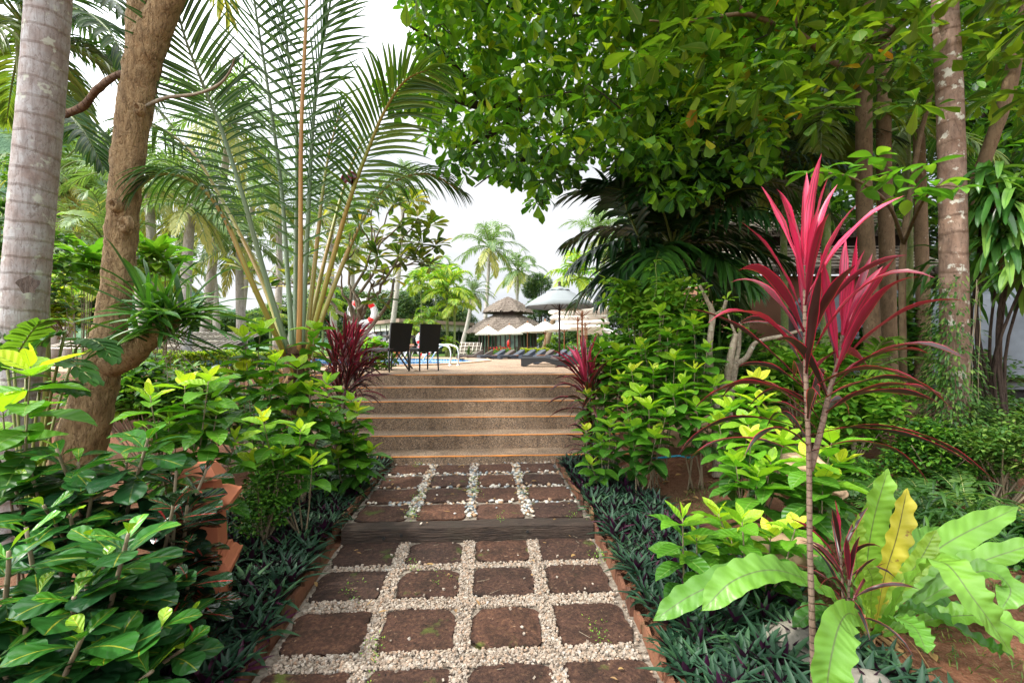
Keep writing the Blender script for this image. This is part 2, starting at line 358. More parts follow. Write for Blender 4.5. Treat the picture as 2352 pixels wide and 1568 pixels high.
def bark(name, c1, c2, c3, ringf=0., vert=14., bumpd=.02, lich=None, lichamt=.62, bs=.8, ringd=.5, fine=16):
    t = NT(name); o = t.co('Object'); uv = t.co('UV', (4, 1, 1))
    n1 = t.noise(o, 9, 6, .65); n2 = t.noise(t.co('Object', (vert, vert, 2.5)), 3, 5, .6, .6)
    base = t.mix(t.val(n1, .32, .68), c1, c2); base = t.mix(t.math('MULTIPLY', t.val(n2, .45, .7), .7), base, c3)
    n4 = t.noise(t.co('Object', (fine, fine, fine * .5)), 2.2, 4, .7, 1.4); base = t.mix(t.math('MULTIPLY', t.val(n4, .46, .36), .75), base, c3)
    h = t.math('ADD', t.math('ADD', n2, t.math('MULTIPLY', n1, .5)), t.math('MULTIPLY', n4, .8))
    if ringf:
        uvs = t.n('ShaderNodeSeparateXYZ'); t.l(t.co('UV'), uvs.inputs[0])
        k = t.math('ADD', t.math('MULTIPLY', uvs.outputs[1], ringf), t.math('MULTIPLY', t.noise(o, 3, 2), .9))
        fr = t.math('FRACT', k); ring = t.val(fr, .0, .1)
        base = t.mix(t.math('MULTIPLY', t.math('MULTIPLY', t.math('SUBTRACT', 1., ring), t.val(t.noise(o, 7, 3), .4, .62)), ringd), base, tuple(x * .45 for x in c3))
        h = t.math('ADD', t.math('MULTIPLY', h, .45), t.math('MULTIPLY', t.val(fr, 0., .16), .9))
    if lich:
        ln = t.noise(o, 11, 4, .6); base = t.mix(t.math('MULTIPLY', t.val(ln, lichamt, lichamt + .05), .85), base, lich)
    t.done(t.pbr(base, .85, t.bump(h, bs, bumpd), 0, .25))
bark('grey_bark', (.27, .215, .19), (.39, .4, .4), (.17, .14, .125), 8.5, 14, .012, (.47, .5, .42), .6, .6, .13, 22)
bark('brown_bark', (.46, .33, .175), (.36, .245, .125), (.12, .072, .035), 0, 11, .04, (.4, .38, .28), .7, 1., .5, 17)
bark('pink_bark', (.2, .12, .08), (.3, .21, .155), (.11, .075, .055), 6, 9, .012, (.55, .54, .45), .585, .8, .2, 16)
bark('tan_bark', (.15, .1, .055), (.22, .15, .085), (.09, .06, .035), 0, 8, .012, (.38, .34, .25), .66, .4)
bark('dark_bark', (.045, .03, .022), (.07, .05, .035), (.02, .014, .01), 0, 18, .02)
bark('pale_bark', (.38, .35, .31), (.5, .47, .42), (.25, .22, .19), 3, 12, .01)
bark('twig_bark', (.2, .16, .11), (.3, .26, .19), (.12, .09, .06), 14, 20, .004, (.45, .44, .36), .62)
bark('fibre_bark', (.1, .055, .03), (.16, .09, .045), (.035, .02, .012), 9, 30, .03)
bark('green_bark', (.12, .2, .05), (.2, .28, .07), (.32, .3, .2), 5, 6, .004)
bark('cordyline_bark', (.15, .1, .07), (.2, .14, .1), (.08, .05, .035), 34, 18, .004)
def stemmat(name, a, b, rough=.4):
    t = NT(name); u = t.n('ShaderNodeSeparateXYZ'); t.l(t.co('UV'), u.inputs[0])
    n = t.noise(t.co('UV', (7, .7, 1)), 2, 3)
    t.done(t.pbr(t.mix(t.val(n, .35, .65), a, b), rough))
stemmat('petiole', (.22, .27, .05), (.32, .17, .035)); stemmat('petiole_green', (.1, .17, .08), (.17, .22, .12))
stemmat('rachis_orange', (.34, .16, .05), (.42, .25, .07)); stemmat('rachis_green', (.1, .17, .03), (.2, .25, .06))
stemmat('stem_green', (.12, .2, .03), (.2, .2, .06)); stemmat('stem_brown', (.16, .12, .07), (.26, .21, .13), .7)

# ground
t = NT('soil'); o = t.co(); n1 = t.noise(o, 1.3, 6); n2 = t.noise(o, 22, 5, .7); n3 = t.noise(o, .35, 3)
b = t.mix(t.val(n2, .3, .7), (.1, .038, .02), (.24, .11, .062)); b = t.mix(t.val(n1, .45, .65), b, (.14, .075, .042))
b = t.mix(t.math('MULTIPLY', t.val(t.vor(o, 60, 'F1'), .35, .1), .35), b, (.3, .2, .13))
sep = t.n('ShaderNodeSeparateXYZ'); t.l(o, sep.inputs[0])
b = t.mix(t.val(t.math('ADD', sep.outputs[1], t.math('MULTIPLY', n3, 14.)), 22/60., 1) if 0 else t.math('MULTIPLY', t.math('GREATER_THAN', sep.outputs[1], 23.5), 1.), b, t.mix(t.val(n1, .35, .65), (.05, .11, .02), (.1, .17, .03)))
t.done(t.pbr(b, .95, t.bump(n2, .9, .03), 0, .15))
t = NT('gravel_bed'); o = t.co(); n = t.noise(o, 40, 4)
t.done(t.pbr(t.mix(t.val(n, .35, .65), (.12, .09, .065), (.27, .23, .18)), .95, t.bump(n, 1., .01)))
def laterite(name, k=1.):
    t = NT(name); o = t.co('World'); wv = o
    n1 = t.noise(wv, 7, 6, .65); n2 = t.noise(wv, 48, 5, .7); pits = t.vor(t.mix(.06, wv, t.mix(1., n2, n2)) if 0 else wv, 42, 'SMOOTH_F1'); pn = t.noise(wv, 60, 3, .5)
    b = t.ramp(n2, [(.28, (.025 * k, .012 * k, .008 * k)), (.5, (.062 * k, .029 * k, .019 * k)), (.72, (.135 * k, .07 * k, .04 * k))])
    b = t.mix(t.val(n1, .42, .66), b, t.mix(1., b, (.5, .52, .5), 'MULTIPLY'))
    pit = t.math('MULTIPLY', t.val(pn, .34, .28), 1.)
    b = t.mix(pit, b, (.012, .007, .005))
    mo = t.noise(wv, 4.2, 4, .6); b = t.mix(t.math('MULTIPLY', t.val(mo, .62, .7), .75), b, (.075, .11, .015))
    pale = t.noise(wv, 30, 2); b = t.mix(t.math('MULTIPLY', t.val(pale, .68, .74), .5), b, (.33, .22, .14))
    h = t.math('SUBTRACT', t.math('ADD', n2, t.math('MULTIPLY', n1, .6)), t.math('MULTIPLY', pit, .8))
    oi = t.n('ShaderNodeObjectInfo'); b = t.mix(oi.outputs['Random'], t.mix(1., b, (.68, .72, .78), 'MULTIPLY'), t.mix(1., b, (1.3, 1.22, 1.12), 'MULTIPLY'))
    t.done(t.pbr(b, .88, t.bump(h, 1., .014), 0, .3))
laterite('laterite'); laterite('laterite_light', 1.35)
t = NT('edging'); o = t.co('World'); n2 = t.noise(o, 30, 5, .7); tn = t.attr(); mo = t.noise(o, 6, 4)
b = t.mix(tn, (.075, .035, .024), (.25, .11, .06)); b = t.mix(t.math('MULTIPLY', t.val(n2, .5, .75), .5), b, (.05, .025, .015))
b = t.mix(t.math('MULTIPLY', t.val(mo, .55, .66), .7), b, (.09, .085, .035)); t.done(t.pbr(b, .9, t.bump(n2, .9, .008), 0, .2))
def stones(name, stops, rough):
    t = NT(name); tn = t.attr(); n = t.noise(t.co(), 90, 3)
    b = t.mix(t.val(n, .3, .7), t.mix(1., t.ramp(tn, stops), (.75, .72, .7), 'MULTIPLY'), t.ramp(tn, stops)); t.done(t.pbr(b, rough, None, 0, .4))
stones('crushed_stone', [(0, (.2, .15, .11)), (.3, (.32, .26, .2)), (.6, (.41, .36, .3)), (.85, (.34, .22, .14)), (.93, (.35, .35, .33)), (1, (.16, .15, .14))], .8)
stones('river_pebble', [(0, (.56, .5, .4)), (.25, (.64, .6, .52)), (.45, (.45, .3, .17)), (.6, (.32, .19, .11)), (.75, (.3, .33, .34)), (.9, (.13, .16, .17)), (1, (.6, .58, .54))], .5)
t = NT('weathered_timber'); o = t.co('Object', (1.2, 26, 26)); n = t.noise(o, 3, 7, .7, .4); n2 = t.noise(t.co(), 5, 4); rg = t.noise(t.co('Object', (.8, 60, 60)), 2.2, 4)
b = t.mix(t.val(n, .35, .68), (.014, .009, .007), (.09, .058, .04)); b = t.mix(t.val(n2, .5, .75), b, (.045, .035, .022))
t.done(t.pbr(b, .75, t.bump(t.math('ADD', n, rg), 1., .02), 0, .35))
def aggregate(name, base, dark, scale=130., warm=(.42, .25, .13)):
    t = NT(name); o = t.co(); c = t.vor(o, scale, 'F1', 'Color'); d = t.vor(o, scale, 'F1')
    sp = t.n('ShaderNodeSeparateColor'); t.l(c, sp.inputs[0])
    b = t.ramp(sp.outputs[0], [(0, dark), (.35, base), (.7, warm), (.95, tuple(min(1, x * 1.9) for x in base))])
    b = t.mix(t.val(d, .0, .5) if 0 else t.math('MULTIPLY', t.val(d, .35, .6), .6), b, dark)
    n = t.noise(o, 2.2, 5); b = t.mix(t.math('MULTIPLY', t.val(n, .42, .62), .55), b, t.mix(1., b, (.55, .5, .45), 'MULTIPLY')); st = t.noise(t.co('Object', (5, 5, .9)), 2., 4, .6); b = t.mix(t.math('MULTIPLY', t.val(st, .52, .66), .45), b, t.mix(1., b, (.45, .42, .4), 'MULTIPLY'))
    t.done(t.pbr(b, .75, t.bump(d, .9, -.006), 0, .35))
aggregate('step_aggregate', (.3, .22, .155), (.1, .075, .055), 105., (.42, .27, .15))
aggregate('deck_aggregate', (.38, .27, .18), (.17, .125, .09), 70., (.48, .32, .2))
t = NT('orange_paint'); o = t.co(); n = t.noise(o, 35, 4, .7)
b = t.mix(t.val(n, .62, .72), (.74, .27, .05), (.36, .18, .08)); t.done(t.pbr(b, .6, t.bump(n, .4, .004)))
plain('brown_wall', (.2, .1, .06), .9, 0, .4, 5, .6)
plain('terracotta', (.42, .14, .07), .75, 0, .14, 5, .12, .3)
plain('tan_rock', (.42, .28, .17), .9, 0, .35, 4, .8, .2); plain('grey_rock', (.2, .18, .15), .9, 0, .45, 5, .9, .2)
plain('coping', (.62, .42, .26), .7, 0, .1, 5, .2)
t = NT('pool_tile'); uvv = t.co('UV')
br = t.n('ShaderNodeTexBrick', offset=0.0); t.l(uvv, br.inputs['Vector']); br.inputs['Scale'].default_value = 1; br.inputs['Brick Width'].default_value = .17
br.inputs['Row Height'].default_value = .11; br.inputs['Mortar Size'].default_value = .012
br.inputs['Color1'].default_value = (.02, .24, .6, 1); br.inputs['Color2'].default_value = (.05, .38, .72, 1); br.inputs['Mortar'].default_value = (.75, .8, .82, 1)
t.done(t.pbr(br.outputs['Color'], .25))
t = NT('pool_floor'); o = t.co(); t.done(t.pbr(t.mix(t.val(t.noise(o, 2, 2), .3, .7), (.03, .28, .6), (.06, .4, .7)), .3))
t = NT('water'); o = t.co('Object', (1, 2.2, 1)); n = t.noise(o, 3.2, 3, .5)
gl = t.n('ShaderNodeBsdfGlass'); gl.inputs['IOR'].default_value = 1.33; gl.inputs['Roughness'].default_value = .02; gl.inputs['Color'].default_value = (.75, .93, 1, 1)
t.l(t.bump(n, .25, .03), gl.inputs['Normal'])
tp = t.n('ShaderNodeBsdfTransparent'); tp.inputs[0].default_value = (.7, .9, 1, 1); ms = t.n('ShaderNodeMixShader'); ms.inputs[0].default_value = .35
t.l(gl.outputs[0], ms.inputs[1]); t.l(tp.outputs[0], ms.inputs[2]); t.done(ms.outputs[0])
t = NT('wicker'); o = t.co('Object', (1, 1, 1)); wv = t.n('ShaderNodeTexWave', wave_type='BANDS', bands_direction='Z'); wv.inputs['Scale'].default_value = 26; wv.inputs['Distortion'].default_value = 1.
t.l(o, wv.inputs['Vector']); t.done(t.pbr(t.mix(wv.outputs[0], (.003, .0035, .005), (.011, .012, .015)), .55, t.bump(wv.outputs[0], .7, .006), 0, .5))
t = NT('wicker_brown'); o = t.co(); wv = t.n('ShaderNodeTexWave', wave_type='BANDS', bands_direction='X'); wv.inputs['Scale'].default_value = 20
t.l(o, wv.inputs['Vector']); t.done(t.pbr(t.mix(wv.outputs[0], (.035, .025, .022), (.11, .08, .065)), .5, t.bump(wv.outputs[0], .6, .006)))
t = NT('wicker_slate'); o = t.co(); wv = t.n('ShaderNodeTexWave', wave_type='BANDS', bands_direction='X'); wv.inputs['Scale'].default_value = 24
t.l(o, wv.inputs['Vector']); t.done(t.pbr(t.mix(wv.outputs[0], (.015, .02, .03), (.06, .075, .1)), .45, t.bump(wv.outputs[0], .6, .006)))
def cloth(name, c, tr):
    t = NT(name); n = t.noise(t.co(), 3, 4); b = t.mix(t.val(n, .3, .7), tuple(x * .93 for x in c), c)
    s1 = t.pbr(b, .85, t.bump(t.noise(t.co(), 9, 3), .3, .02)); tl = t.n('ShaderNodeBsdfTranslucent'); t.l(b, tl.inputs[0])
    ms = t.n('ShaderNodeMixShader'); ms.inputs[0].default_value = tr; t.l(s1, ms.inputs[1]); t.l(tl.outputs[0], ms.inputs[2]); t.done(ms.outputs[0])
cloth('cream_cloth', (.82, .78, .7), .3); cloth('grey_cloth', (.25, .275, .285), .1)
plain('teak', (.3, .12, .05), .5, 0, .2, 9); plain('dark_wood', (.05, .025, .018), .55, 0, .3, 8, .2); plain('steel', (.75, .76, .78), .16, 1., .03)
plain('dark_metal', (.02, .02, .022), .5); plain('brown_metal', (.09, .07, .06), .5); plain('white_paint', (.82, .82, .82), .5, 0, .04); plain('red_paint', (.7, .02, .02), .4, 0, .1)
plain('white_plastic', (.8, .82, .84), .4, 0, .04); plain('tan_wall', (.22, .11, .06), .9, 0, .15, 2, .2); plain('grey_wall', (.13, .15, .165), .4, 0, .35, 2.2, .05)
plain('cream_wall', (.62, .62, .5), .8, 0, .06); plain('fascia', (.3, .21, .16), .7, 0, .1); plain('roof_sheet', (.2, .19, .17), .8); plain('batten', (.68, .62, .54), .8, 0, .2, 10)
plain('black_glass', (.012, .02, .018), .06, 0, .2, 1, 0, .8); plain('blue_hose', (.01, .35, .55), .4)
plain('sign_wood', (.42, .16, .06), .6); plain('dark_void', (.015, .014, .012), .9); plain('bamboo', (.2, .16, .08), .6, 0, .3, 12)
t = NT('pavilion_glass'); o = t.co(); n = t.noise(o, 1.2, 3)
t.done(t.pbr(t.mix(t.val(n, .35, .65), (.05, .13, .09), (.28, .42, .33)), .08, None, 0, .7))
t = NT('thatch'); o = t.co('Object', (3, 3, 9)); n = t.noise(o, 4, 6, .7, .5); n2 = t.noise(t.co(), 14, 4, .7)
zz = t.n('ShaderNodeSeparateXYZ'); t.l(t.co(), zz.inputs[0]); band = t.math('FRACT', t.math('ADD', t.math('MULTIPLY', zz.outputs[2], 6.5), t.math('MULTIPLY', t.noise(t.co(), 5, 3), 1.1)))
b = t.mix(t.val(n, .3, .7), (.09, .07, .055), (.42, .35, .29)); b = t.mix(t.math('MULTIPLY', t.val(band, .35, .0), .75), b, (.035, .027, .02)); b = t.mix(t.math('MULTIPLY', t.val(n2, .5, .7), .6), b, (.06, .045, .035))
t.done(t.pbr(b, .95, t.bump(n, 1., .08), 0, .1))
t = NT('hill_forest'); o = t.co(); n = t.noise(o, .09, 6, .7); n2 = t.noise(o, .03, 3)
t.done(t.pbr(t.mix(t.val(n, .35, .65), (.045, .11, .07), (.16, .25, .14)), .9, t.bump(n, 1., 6.), 0, .1))
DZ = 1.035     # deck level
def deck_right(y): return np.interp(y, [7.3, 10, 14, 24], [2.1, 2.5, 6.2, 10.])
def gz(x, y):
    x = np.asarray(x, float); y = np.asarray(y, float)
    right = sst(.95, 2.1, x) * np.clip(.03 + (y - 1.6) * .085, 0, .95)
    left = sst(-1.15, -2.4, x) * .1
    g = np.where(y < 7.42, left + right * 1., 0)
    far_left = sst(7.40, 7.46, y) * (x < 1.9)
    far_right = sst(7.4, 20, y)
    u = x * CT + y * ST; yv = np.where(x > -3.1, -x * ST + y * CT - .02, y)
    hi = np.where(x < 1.9, np.where(y >= 7.42, .985, left), np.maximum(right, .985 * far_right))
    g = np.where(yv < 7.42, left + right, np.where(x < 1.9, .985, np.maximum(right, .985 * far_right)))
    under = (y > 7.5) & (y < 23.8) & (x > -12.5) & (x < deck_right(y) - .15) & ~((x < -3.2) & (y < 8.4))
    g = np.where(under, .2, g)
    g = np.where((np.abs(u + .11) < 1.0) & (yv < 7.42), -.03, g)
    return g
# ---- ground sheet
def axis(lims):
    out = []
    for a, b, s in lims: out += list(np.arange(a, b - 1e-6, s))
    return np.array(out + [lims[-1][1]])
xs = axis([(-900, -60, 60), (-60, -14, 4), (-14, -6, .5), (-6, 7, .12), (7, 14, .5), (14, 60, 4), (60, 900, 60)])
ys = axis([(-60, -4, 4), (-4, 0, .5), (0, 7.3, .12), (7.3, 7.6, .04), (7.6, 14, .25), (14, 26, .5), (26, 60, 3), (60, 960, 60)])
X, Y = np.meshgrid(xs, ys, indexing='ij'); Z = gz(X, Y)
bmpz = .02 * (np.sin(X * 5.1 + Y * 3.3) + np.sin(X * 2.3 - Y * 4.7 + 1) + np.sin(X * 9.3 + 2 * Y)) / 1.5 + rng.normal(0, .006, X.shape)
Uu = X * CT + Y * ST
Z = Z + bmpz * ((np.abs(Uu + .11) > 1.02) | (Y > 7.6)) * (np.hypot(X, Y) < 40)
m = MB(); ii = np.arange(X.size).reshape(X.shape)
m.add(np.stack([X, Y, Z], -1), np.stack([ii[:-1, :-1], ii[1:, :-1], ii[1:, 1:], ii[:-1, 1:]], -1).reshape(-1, 4))
struct(m.build('ground', 'soil'))
# ---- path bed (lower and upper level)
UC = -.111; UL, UR = -1.06, .84
m = MB()
def pquad(m, u0, u1, v0, v1, z, mat=0):
    m.add([PF(u0, v0, z), PF(u1, v0, z), PF(u1, v1, z), PF(u0, v1, z)], [(0, 1, 2, 3)], .5, None, mat)
pquad(m, UL - .02, UR + .02, -1.5, 3.5, -.008)
pquad(m, UL - .02, UR + .02, 3.5, 5.6, .088)
m.add([PF(UL, 3.5, -.01), PF(UR, 3.5, -.01), PF(UR, 3.5, .088), PF(UL, 3.5, .088)], [(0, 1, 2, 3)])
struct(m.build('path', 'gravel_bed'))
# ---- laterite paving blocks
cols = [(-1.04, -.624), (-.548, -.15), (-.072, .323), (.4, .81)]
rows_lo = [(3.085, 3.45), (2.665, 3.02), (2.2, 2.56), (1.71, 2.09), (1.2, 1.62)]
rows_up = [(4.985, 5.35), (4.50, 4.88), (4.05, 4.44), (3.63, 3.985)]
PLACE = ['at the left edge', 'left of the middle', 'right of the middle', 'at the right edge']
def block(u0, u1, v0, v1, z, rc, h, label, mat):
    n = 15; g = np.linspace(-1, 1, n); A, B = np.meshgrid(g, g, indexing='ij')
    hx, hy = (u1 - u0) / 2, (v1 - v0) / 2; r = rc
    jr = rng.uniform(.6, 1.3, 4) * r
    x = A * hx; y = B * hy
    for k, (sx, sy) in enumerate(((-1, -1), (1, -1), (1, 1), (-1, 1))):
        rr = jr[k]; px = x * sx - (hx - rr); py = y * sy - (hy - rr); mk = (px > 0) & (py > 0)
        inf = np.maximum(px, py); l2 = np.hypot(px, py); sc_ = np.where(l2 > 0, inf / np.maximum(l2, 1e-9), 1)
        x = np.where(mk, sx * (hx - rr + px * sc_), x); y = np.where(mk, sy * (hy - rr + py * sc_), y)
    a = rng.uniform(0, 6, 6); per = np.maximum(np.abs(A), np.abs(B))
    x = x + per ** 3 * .006 * (np.sin(y * 40 + a[0]) + np.sin(y * 23 + a[1])); y = y + per ** 3 * .006 * (np.sin(x * 37 + a[2]) + np.sin(x * 21 + a[3]))
    zz = h - .012 * per ** 6 + rng.normal(0, .0016, x.shape) + .003 * np.sin(x * 14 + a[4]) * np.sin(y * 12 + a[5])
    cu, cv = (u0 + u1) / 2, (v0 + v1) / 2
    v = np.stack([x, y, zz], -1).reshape(-1, 3); ii = np.arange(n * n).reshape(n, n)
    f = np.stack([ii[:-1, :-1], ii[1:, :-1], ii[1:, 1:], ii[:-1, 1:]], -1).reshape(-1, 4)
    ring = list(ii[:, 0]) + list(ii[-1, 1:]) + list(ii[-2::-1, -1]) + list(ii[0, -2:0:-1])
    k = len(ring); low = v[ring].copy(); low[:, :2] *= 1.012; low[:, 2] = h - .022; lo2 = low.copy(); lo2[:, 2] = -.03
    V = np.vstack([v, low, lo2]); b1 = n * n; b2 = b1 + k
    sk = [(ring[i], b1 + i, b1 + (i + 1) % k, ring[(i + 1) % k]) for i in range(k)] + [(b1 + i, b2 + i, b2 + (i + 1) % k, b1 + (i + 1) % k) for i in range(k)]
    sk = [q[::-1] for q in sk]
    mb = MB(); 
    Vp = np.array([PF(cu + p[0], cv + p[1], 0) for p in V]); Vp[:, 2] = V[:, 2]
    c0 = PF(cu, cv, z); Vp[:, :2] -= c0[:2]
    mb.add(Vp, np.vstack([f, np.array(sk)])); o = mb.build('paving_block', mat); o.location = c0
    tag(o, label, 'paving block', 'square laterite paving blocks of the path')
blocks = []
for i, (v0, v1) in enumerate(rows_lo):
    for k, (u0, u1) in enumerate(cols):
        j = rnd(-.012, .012, 4)
        nm = 'brown laterite block %s, %s row in front of the timber' % (PLACE[k], ORD[i])
        if i == 4: nm = 'brown laterite block %s, in the row cut by the picture bottom' % PLACE[k]
        if i == 4: continue
        block(u0 + j[0], u1 + j[1], v0 + j[2], v1 + j[3], 0, .085 if k in (1, 2) else .06, .014 + rnd(-.003, .003), nm, 'laterite'); blocks.append((u0, u1, v0, v1))
for i, (v0, v1) in enumerate(rows_up):
    for k, (u0, u1) in enumerate(cols):
        j = rnd(-.008, .008, 4)
        block(u0 + j[0], u1 + j[1], v0 + j[2], v1 + j[3], .096, .05, .014 + rnd(-.003, .003),
              'reddish laterite block %s, %s row from the stairs' % (PLACE[k], ORD[i]), 'laterite_light'); blocks.append((u0, u1, v0, v1))
# ---- gravel and pebbles
ICO = None
def ico():
    import bmesh
    bm = bmesh.new(); bmesh.ops.create_icosphere(bm, subdivisions=1, radius=1); v = np.array([x.co[:] for x in bm.verts]); f = np.array([[q.index for q in p.verts] for p in bm.faces]); 
    bm2 = bmesh.new(); bmesh.ops.create_icosphere(bm2, subdivisions=2, radius=1); v2 = np.array([x.co[:] for x in bm2.verts]); f2 = np.array([[q.index for q in p.verts] for p in bm2.faces])
    bm.free(); bm2.free(); return (v, f), (v2, f2)
(I1, F1), (I2, F2) = ico()
CV = np.array([(x, y, z) for z in (-1, 1) for y in (-1, 1) for x in (-1, 1)], float) * .8
CF = np.array([(0, 2, 3, 1), (4, 5, 7, 6), (0, 1, 5, 4), (2, 6, 7, 3), (0, 4, 6, 2), (1, 3, 7, 5)])
def scatter_stones(mb, pts, size, base, faces, jag, tones, flat=(.7, 1.)):
    N = len(pts); K = len(base)
    s = size[:, None] * rng.uniform(.65, 1.2, (N, 3)); s[:, 2] *= rng.uniform(*flat, N)
    V = base[None] * (1 + rng.normal(0, jag, (N, K, 3))) * s[:, None]
    a, b = rng.uniform(0, 6.28, N), rng.uniform(-.6, .6, N)
    ca, sa, cb, sb = np.cos(a)[:, None], np.sin(a)[:, None], np.cos(b)[:, None], np.sin(b)[:, None]
    x, y, z = V[..., 0], V[..., 1], V[..., 2]
    y, z = y * cb - z * sb, y * sb + z * cb
    x, y = x * ca - y * sa, x * sa + y * ca
    V = np.stack([x, y, z], -1) + pts[:, None]
    f = (faces[None] + (np.arange(N) * K)[:, None, None]).reshape(-1, faces.shape[1])
    mb.add(V.reshape(-1, 3), f, np.repeat(tones, K))
def in_blocks(u, v, mrg=0.0):
    r = np.zeros(len(u), bool)
    for (a, b, c, d) in blocks: r |= (u > a + mrg) & (u < b - mrg) & (v > c + mrg) & (v < d - mrg)
    return r
m = MB(); N = 68000
u = rnd(UL + .01, UR - .01, N); v = rnd(1.5, 3.44, N); k = ~in_blocks(u, v, .004); u, v = u[k], v[k]
dens = np.where((u < UL + .05) | (u > UR - .05), .1, 1.); k = rng.random(len(u)) < .6 * dens; u, v = u[k], v[k]
z = rnd(-.002, .009, len(u)); pts = np.array([PF(a, b, c) for a, b, c in zip(u, v, z)])
scatter_stones(m, pts, rnd(.004, .009, len(u)), CV, CF, .2, rng.random(len(u)) * .92)
# strays lying on the blocks
N2 = 55; u = rnd(-.98, .76, N2); v = rnd(1.7, 3.4, N2)
scatter_stones(m, np.array([PF(a, b, .02) for a, b in zip(u, v)]), rnd(.005, .009, N2), CV, CF, .2, rnd(.2, .7, N2))
tag(m.build('gravel', 'crushed_stone', smooth=False), 'whitish crushed stone gravel between the lower brown paving blocks', 'gravel', None, 'stuff')
m = MB(); N = 5200
u = rnd(UL + .03, UR - .03, N); v = rnd(3.67, 5.37, N); k = ~in_blocks(u, v, .006); u, v = u[k], v[k]
pts = np.array([PF(a, b, .1 + c) for a, b, c in zip(u, v, rnd(-.004, .01, len(u)))])
gapmid = (np.abs(u + .585) < .05) | (np.abs(u - .361) < .05) | (np.abs(u + .11) < .05)
k = (gapmid | (rng.random(len(u)) < .55)) & (rng.random(len(u)) < .8); pts = pts[k]
scatter_stones(m, pts, rnd(.011, .021, len(pts)), I2, F2, .03, rng.random(len(pts)), (.5, .75))
N2 = 14; u = rnd(-.98, .76, N2); v = rnd(3.5, 5.3, N2)
scatter_stones(m, np.array([PF(a, b, .12) for a, b in zip(u, v)]), rnd(.008, .012, N2), I2, F2, .03, rng.random(N2), (.5, .75))
tag(m.build('pebbles', 'river_pebble'), 'rounded river pebbles in white tan and grey between the upper paving blocks', 'pebbles', None, 'stuff')
# ---- timber sleeper across the path
m = MB(); n = 44; us = np.linspace(UL - .0, UR + .0, n); prof = [(3.455, -.012), (3.455, .055), (3.462, .098), (3.475, .103), (3.54, .105), (3.605, .103), (3.615, .09), (3.615, .03)]
V = []
for i, uu in enumerate(us):
    wob = .006 * math.sin(uu * 7) + rnd(-.002, .002)
    for (pv, pz) in prof: V.append(PF(uu, pv + wob + rnd(-.0015, .0015) - .0 * uu, pz * (1 + .03 * math.sin(uu * 3 + 1)) + rnd(-.0015, .0015)))
kk = len(prof); ix = np.arange(n * kk).reshape(n, kk)
m.add(V, np.stack([ix[:-1, :-1], ix[1:, :-1], ix[1:, 1:], ix[:-1, 1:]], -1).reshape(-1, 4))
m.f.append((np.array([ix[0]]), 0)); m.f.append((np.array([ix[-1][::-1]]), 0))
for uu, zz in ((-.62, .055), (.33, .06), (-.75, .035)): m.tube([PF(uu, 3.456, zz), PF(uu, 3.4495, zz)], [.012, .011], 8, 1)
tag(m.build('timber_sleeper', ['weathered_timber', 'dark_void'], smooth=False), 'dark weathered timber sleeper lying across the path as a step', 'timber')
# ---- edging bricks
for side, u0 in ((-1, UL - .035), (1, UR + .035)):
    vs = np.arange(1.55, 5.5, .16 if side > 0 else .165)
    for i, v in enumerate(vs):
        zb = 0 if v < 3.5 else .09; hh = rnd(.055, .105) if v < 3.5 else rnd(.05, .085); lean = rnd(-.4, .4); yaw = rnd(-.16, .16)
        m = MB(); hl = rnd(.058, .078)
        P0 = [(-hl, 0), (hl, 0), (hl + .0, hh * .78), (hl * .45, hh), (-hl * .6, hh * rnd(.85, 1.)), (-hl, hh * .72)]
        V = [];
        for du in (-.016, .016):
            for (dv, dz) in P0: V.append(np.array((du * (1 - .25 * dz / hh) + side * lean * .12 * dz, dv + lean * dz * .3, dz - .04 * (dz == 0))))
        q = len(P0); fc = [tuple(range(q)), tuple(range(2 * q - 1, q - 1, -1))] + [(a, a + q, (a + 1) % q + q, (a + 1) % q) for a in range(q)]
        V = np.array(V) + rng.normal(0, .002, (2 * q, 3)); W = np.array([PF(a[0] * math.cos(yaw) - a[1] * math.sin(yaw), a[1] * math.cos(yaw) + a[0] * math.sin(yaw), a[2]) for a in V]); m.add(W, fc, rnd(.1, 1.))
        o = m.build('edging_brick', 'edging', smooth=False); o.location = PF(u0 + rnd(-.006, .006), v, zb)
        k = i
        where = ('%s from the picture bottom' % ORD[i])
        tag(o, 'worn red edging brick set upright along the path %s side, %s' % ('left' if side < 0 else 'right', where), 'edging brick', 'upright brick edging along the path')
# ---- stairs
D0 = 7.36; TR = .40; RI = .17; SU0, SU1 = -3.0, 1.75
m = MB(); pr = []      # profile in (v, z)
for k in range(5, -1, -1):
    v = D0 + .04 - TR * k - .0; zt = DZ - RI * k
    pr += [(v, (zt - RI) if k < 5 else .05), (v, zt)]
pr += [(7.9, DZ)]
prr = []
for (v, z) in pr: prr.append((v, z))
for a, b in zip(prr[:-1], prr[1:]):
    nseg = 8
    for q in range(nseg):
        ua, ub = SU0 + (SU1 - SU0) * q / nseg, SU0 + (SU1 - SU0) * (q + 1) / nseg
        m.add([PF(ua, a[0], a[1]), PF(ub, a[0], a[1]), PF(ub, b[0], b[1]), PF(ua, b[0], b[1])], [(0, 1, 2, 3)])
for s_, uu in ((1, SU0), (-1, SU1)):
    pts = [PF(uu, v, z) for v, z in prr] + [PF(uu, 7.9, -.1), PF(uu, prr[0][0], -.1)]
    f = list(range(len(pts))); m.add(pts, [tuple(f if s_ > 0 else f[::-1])])
struct(m.build('stair_steps', 'step_aggregate', smooth=False))
m = MB()
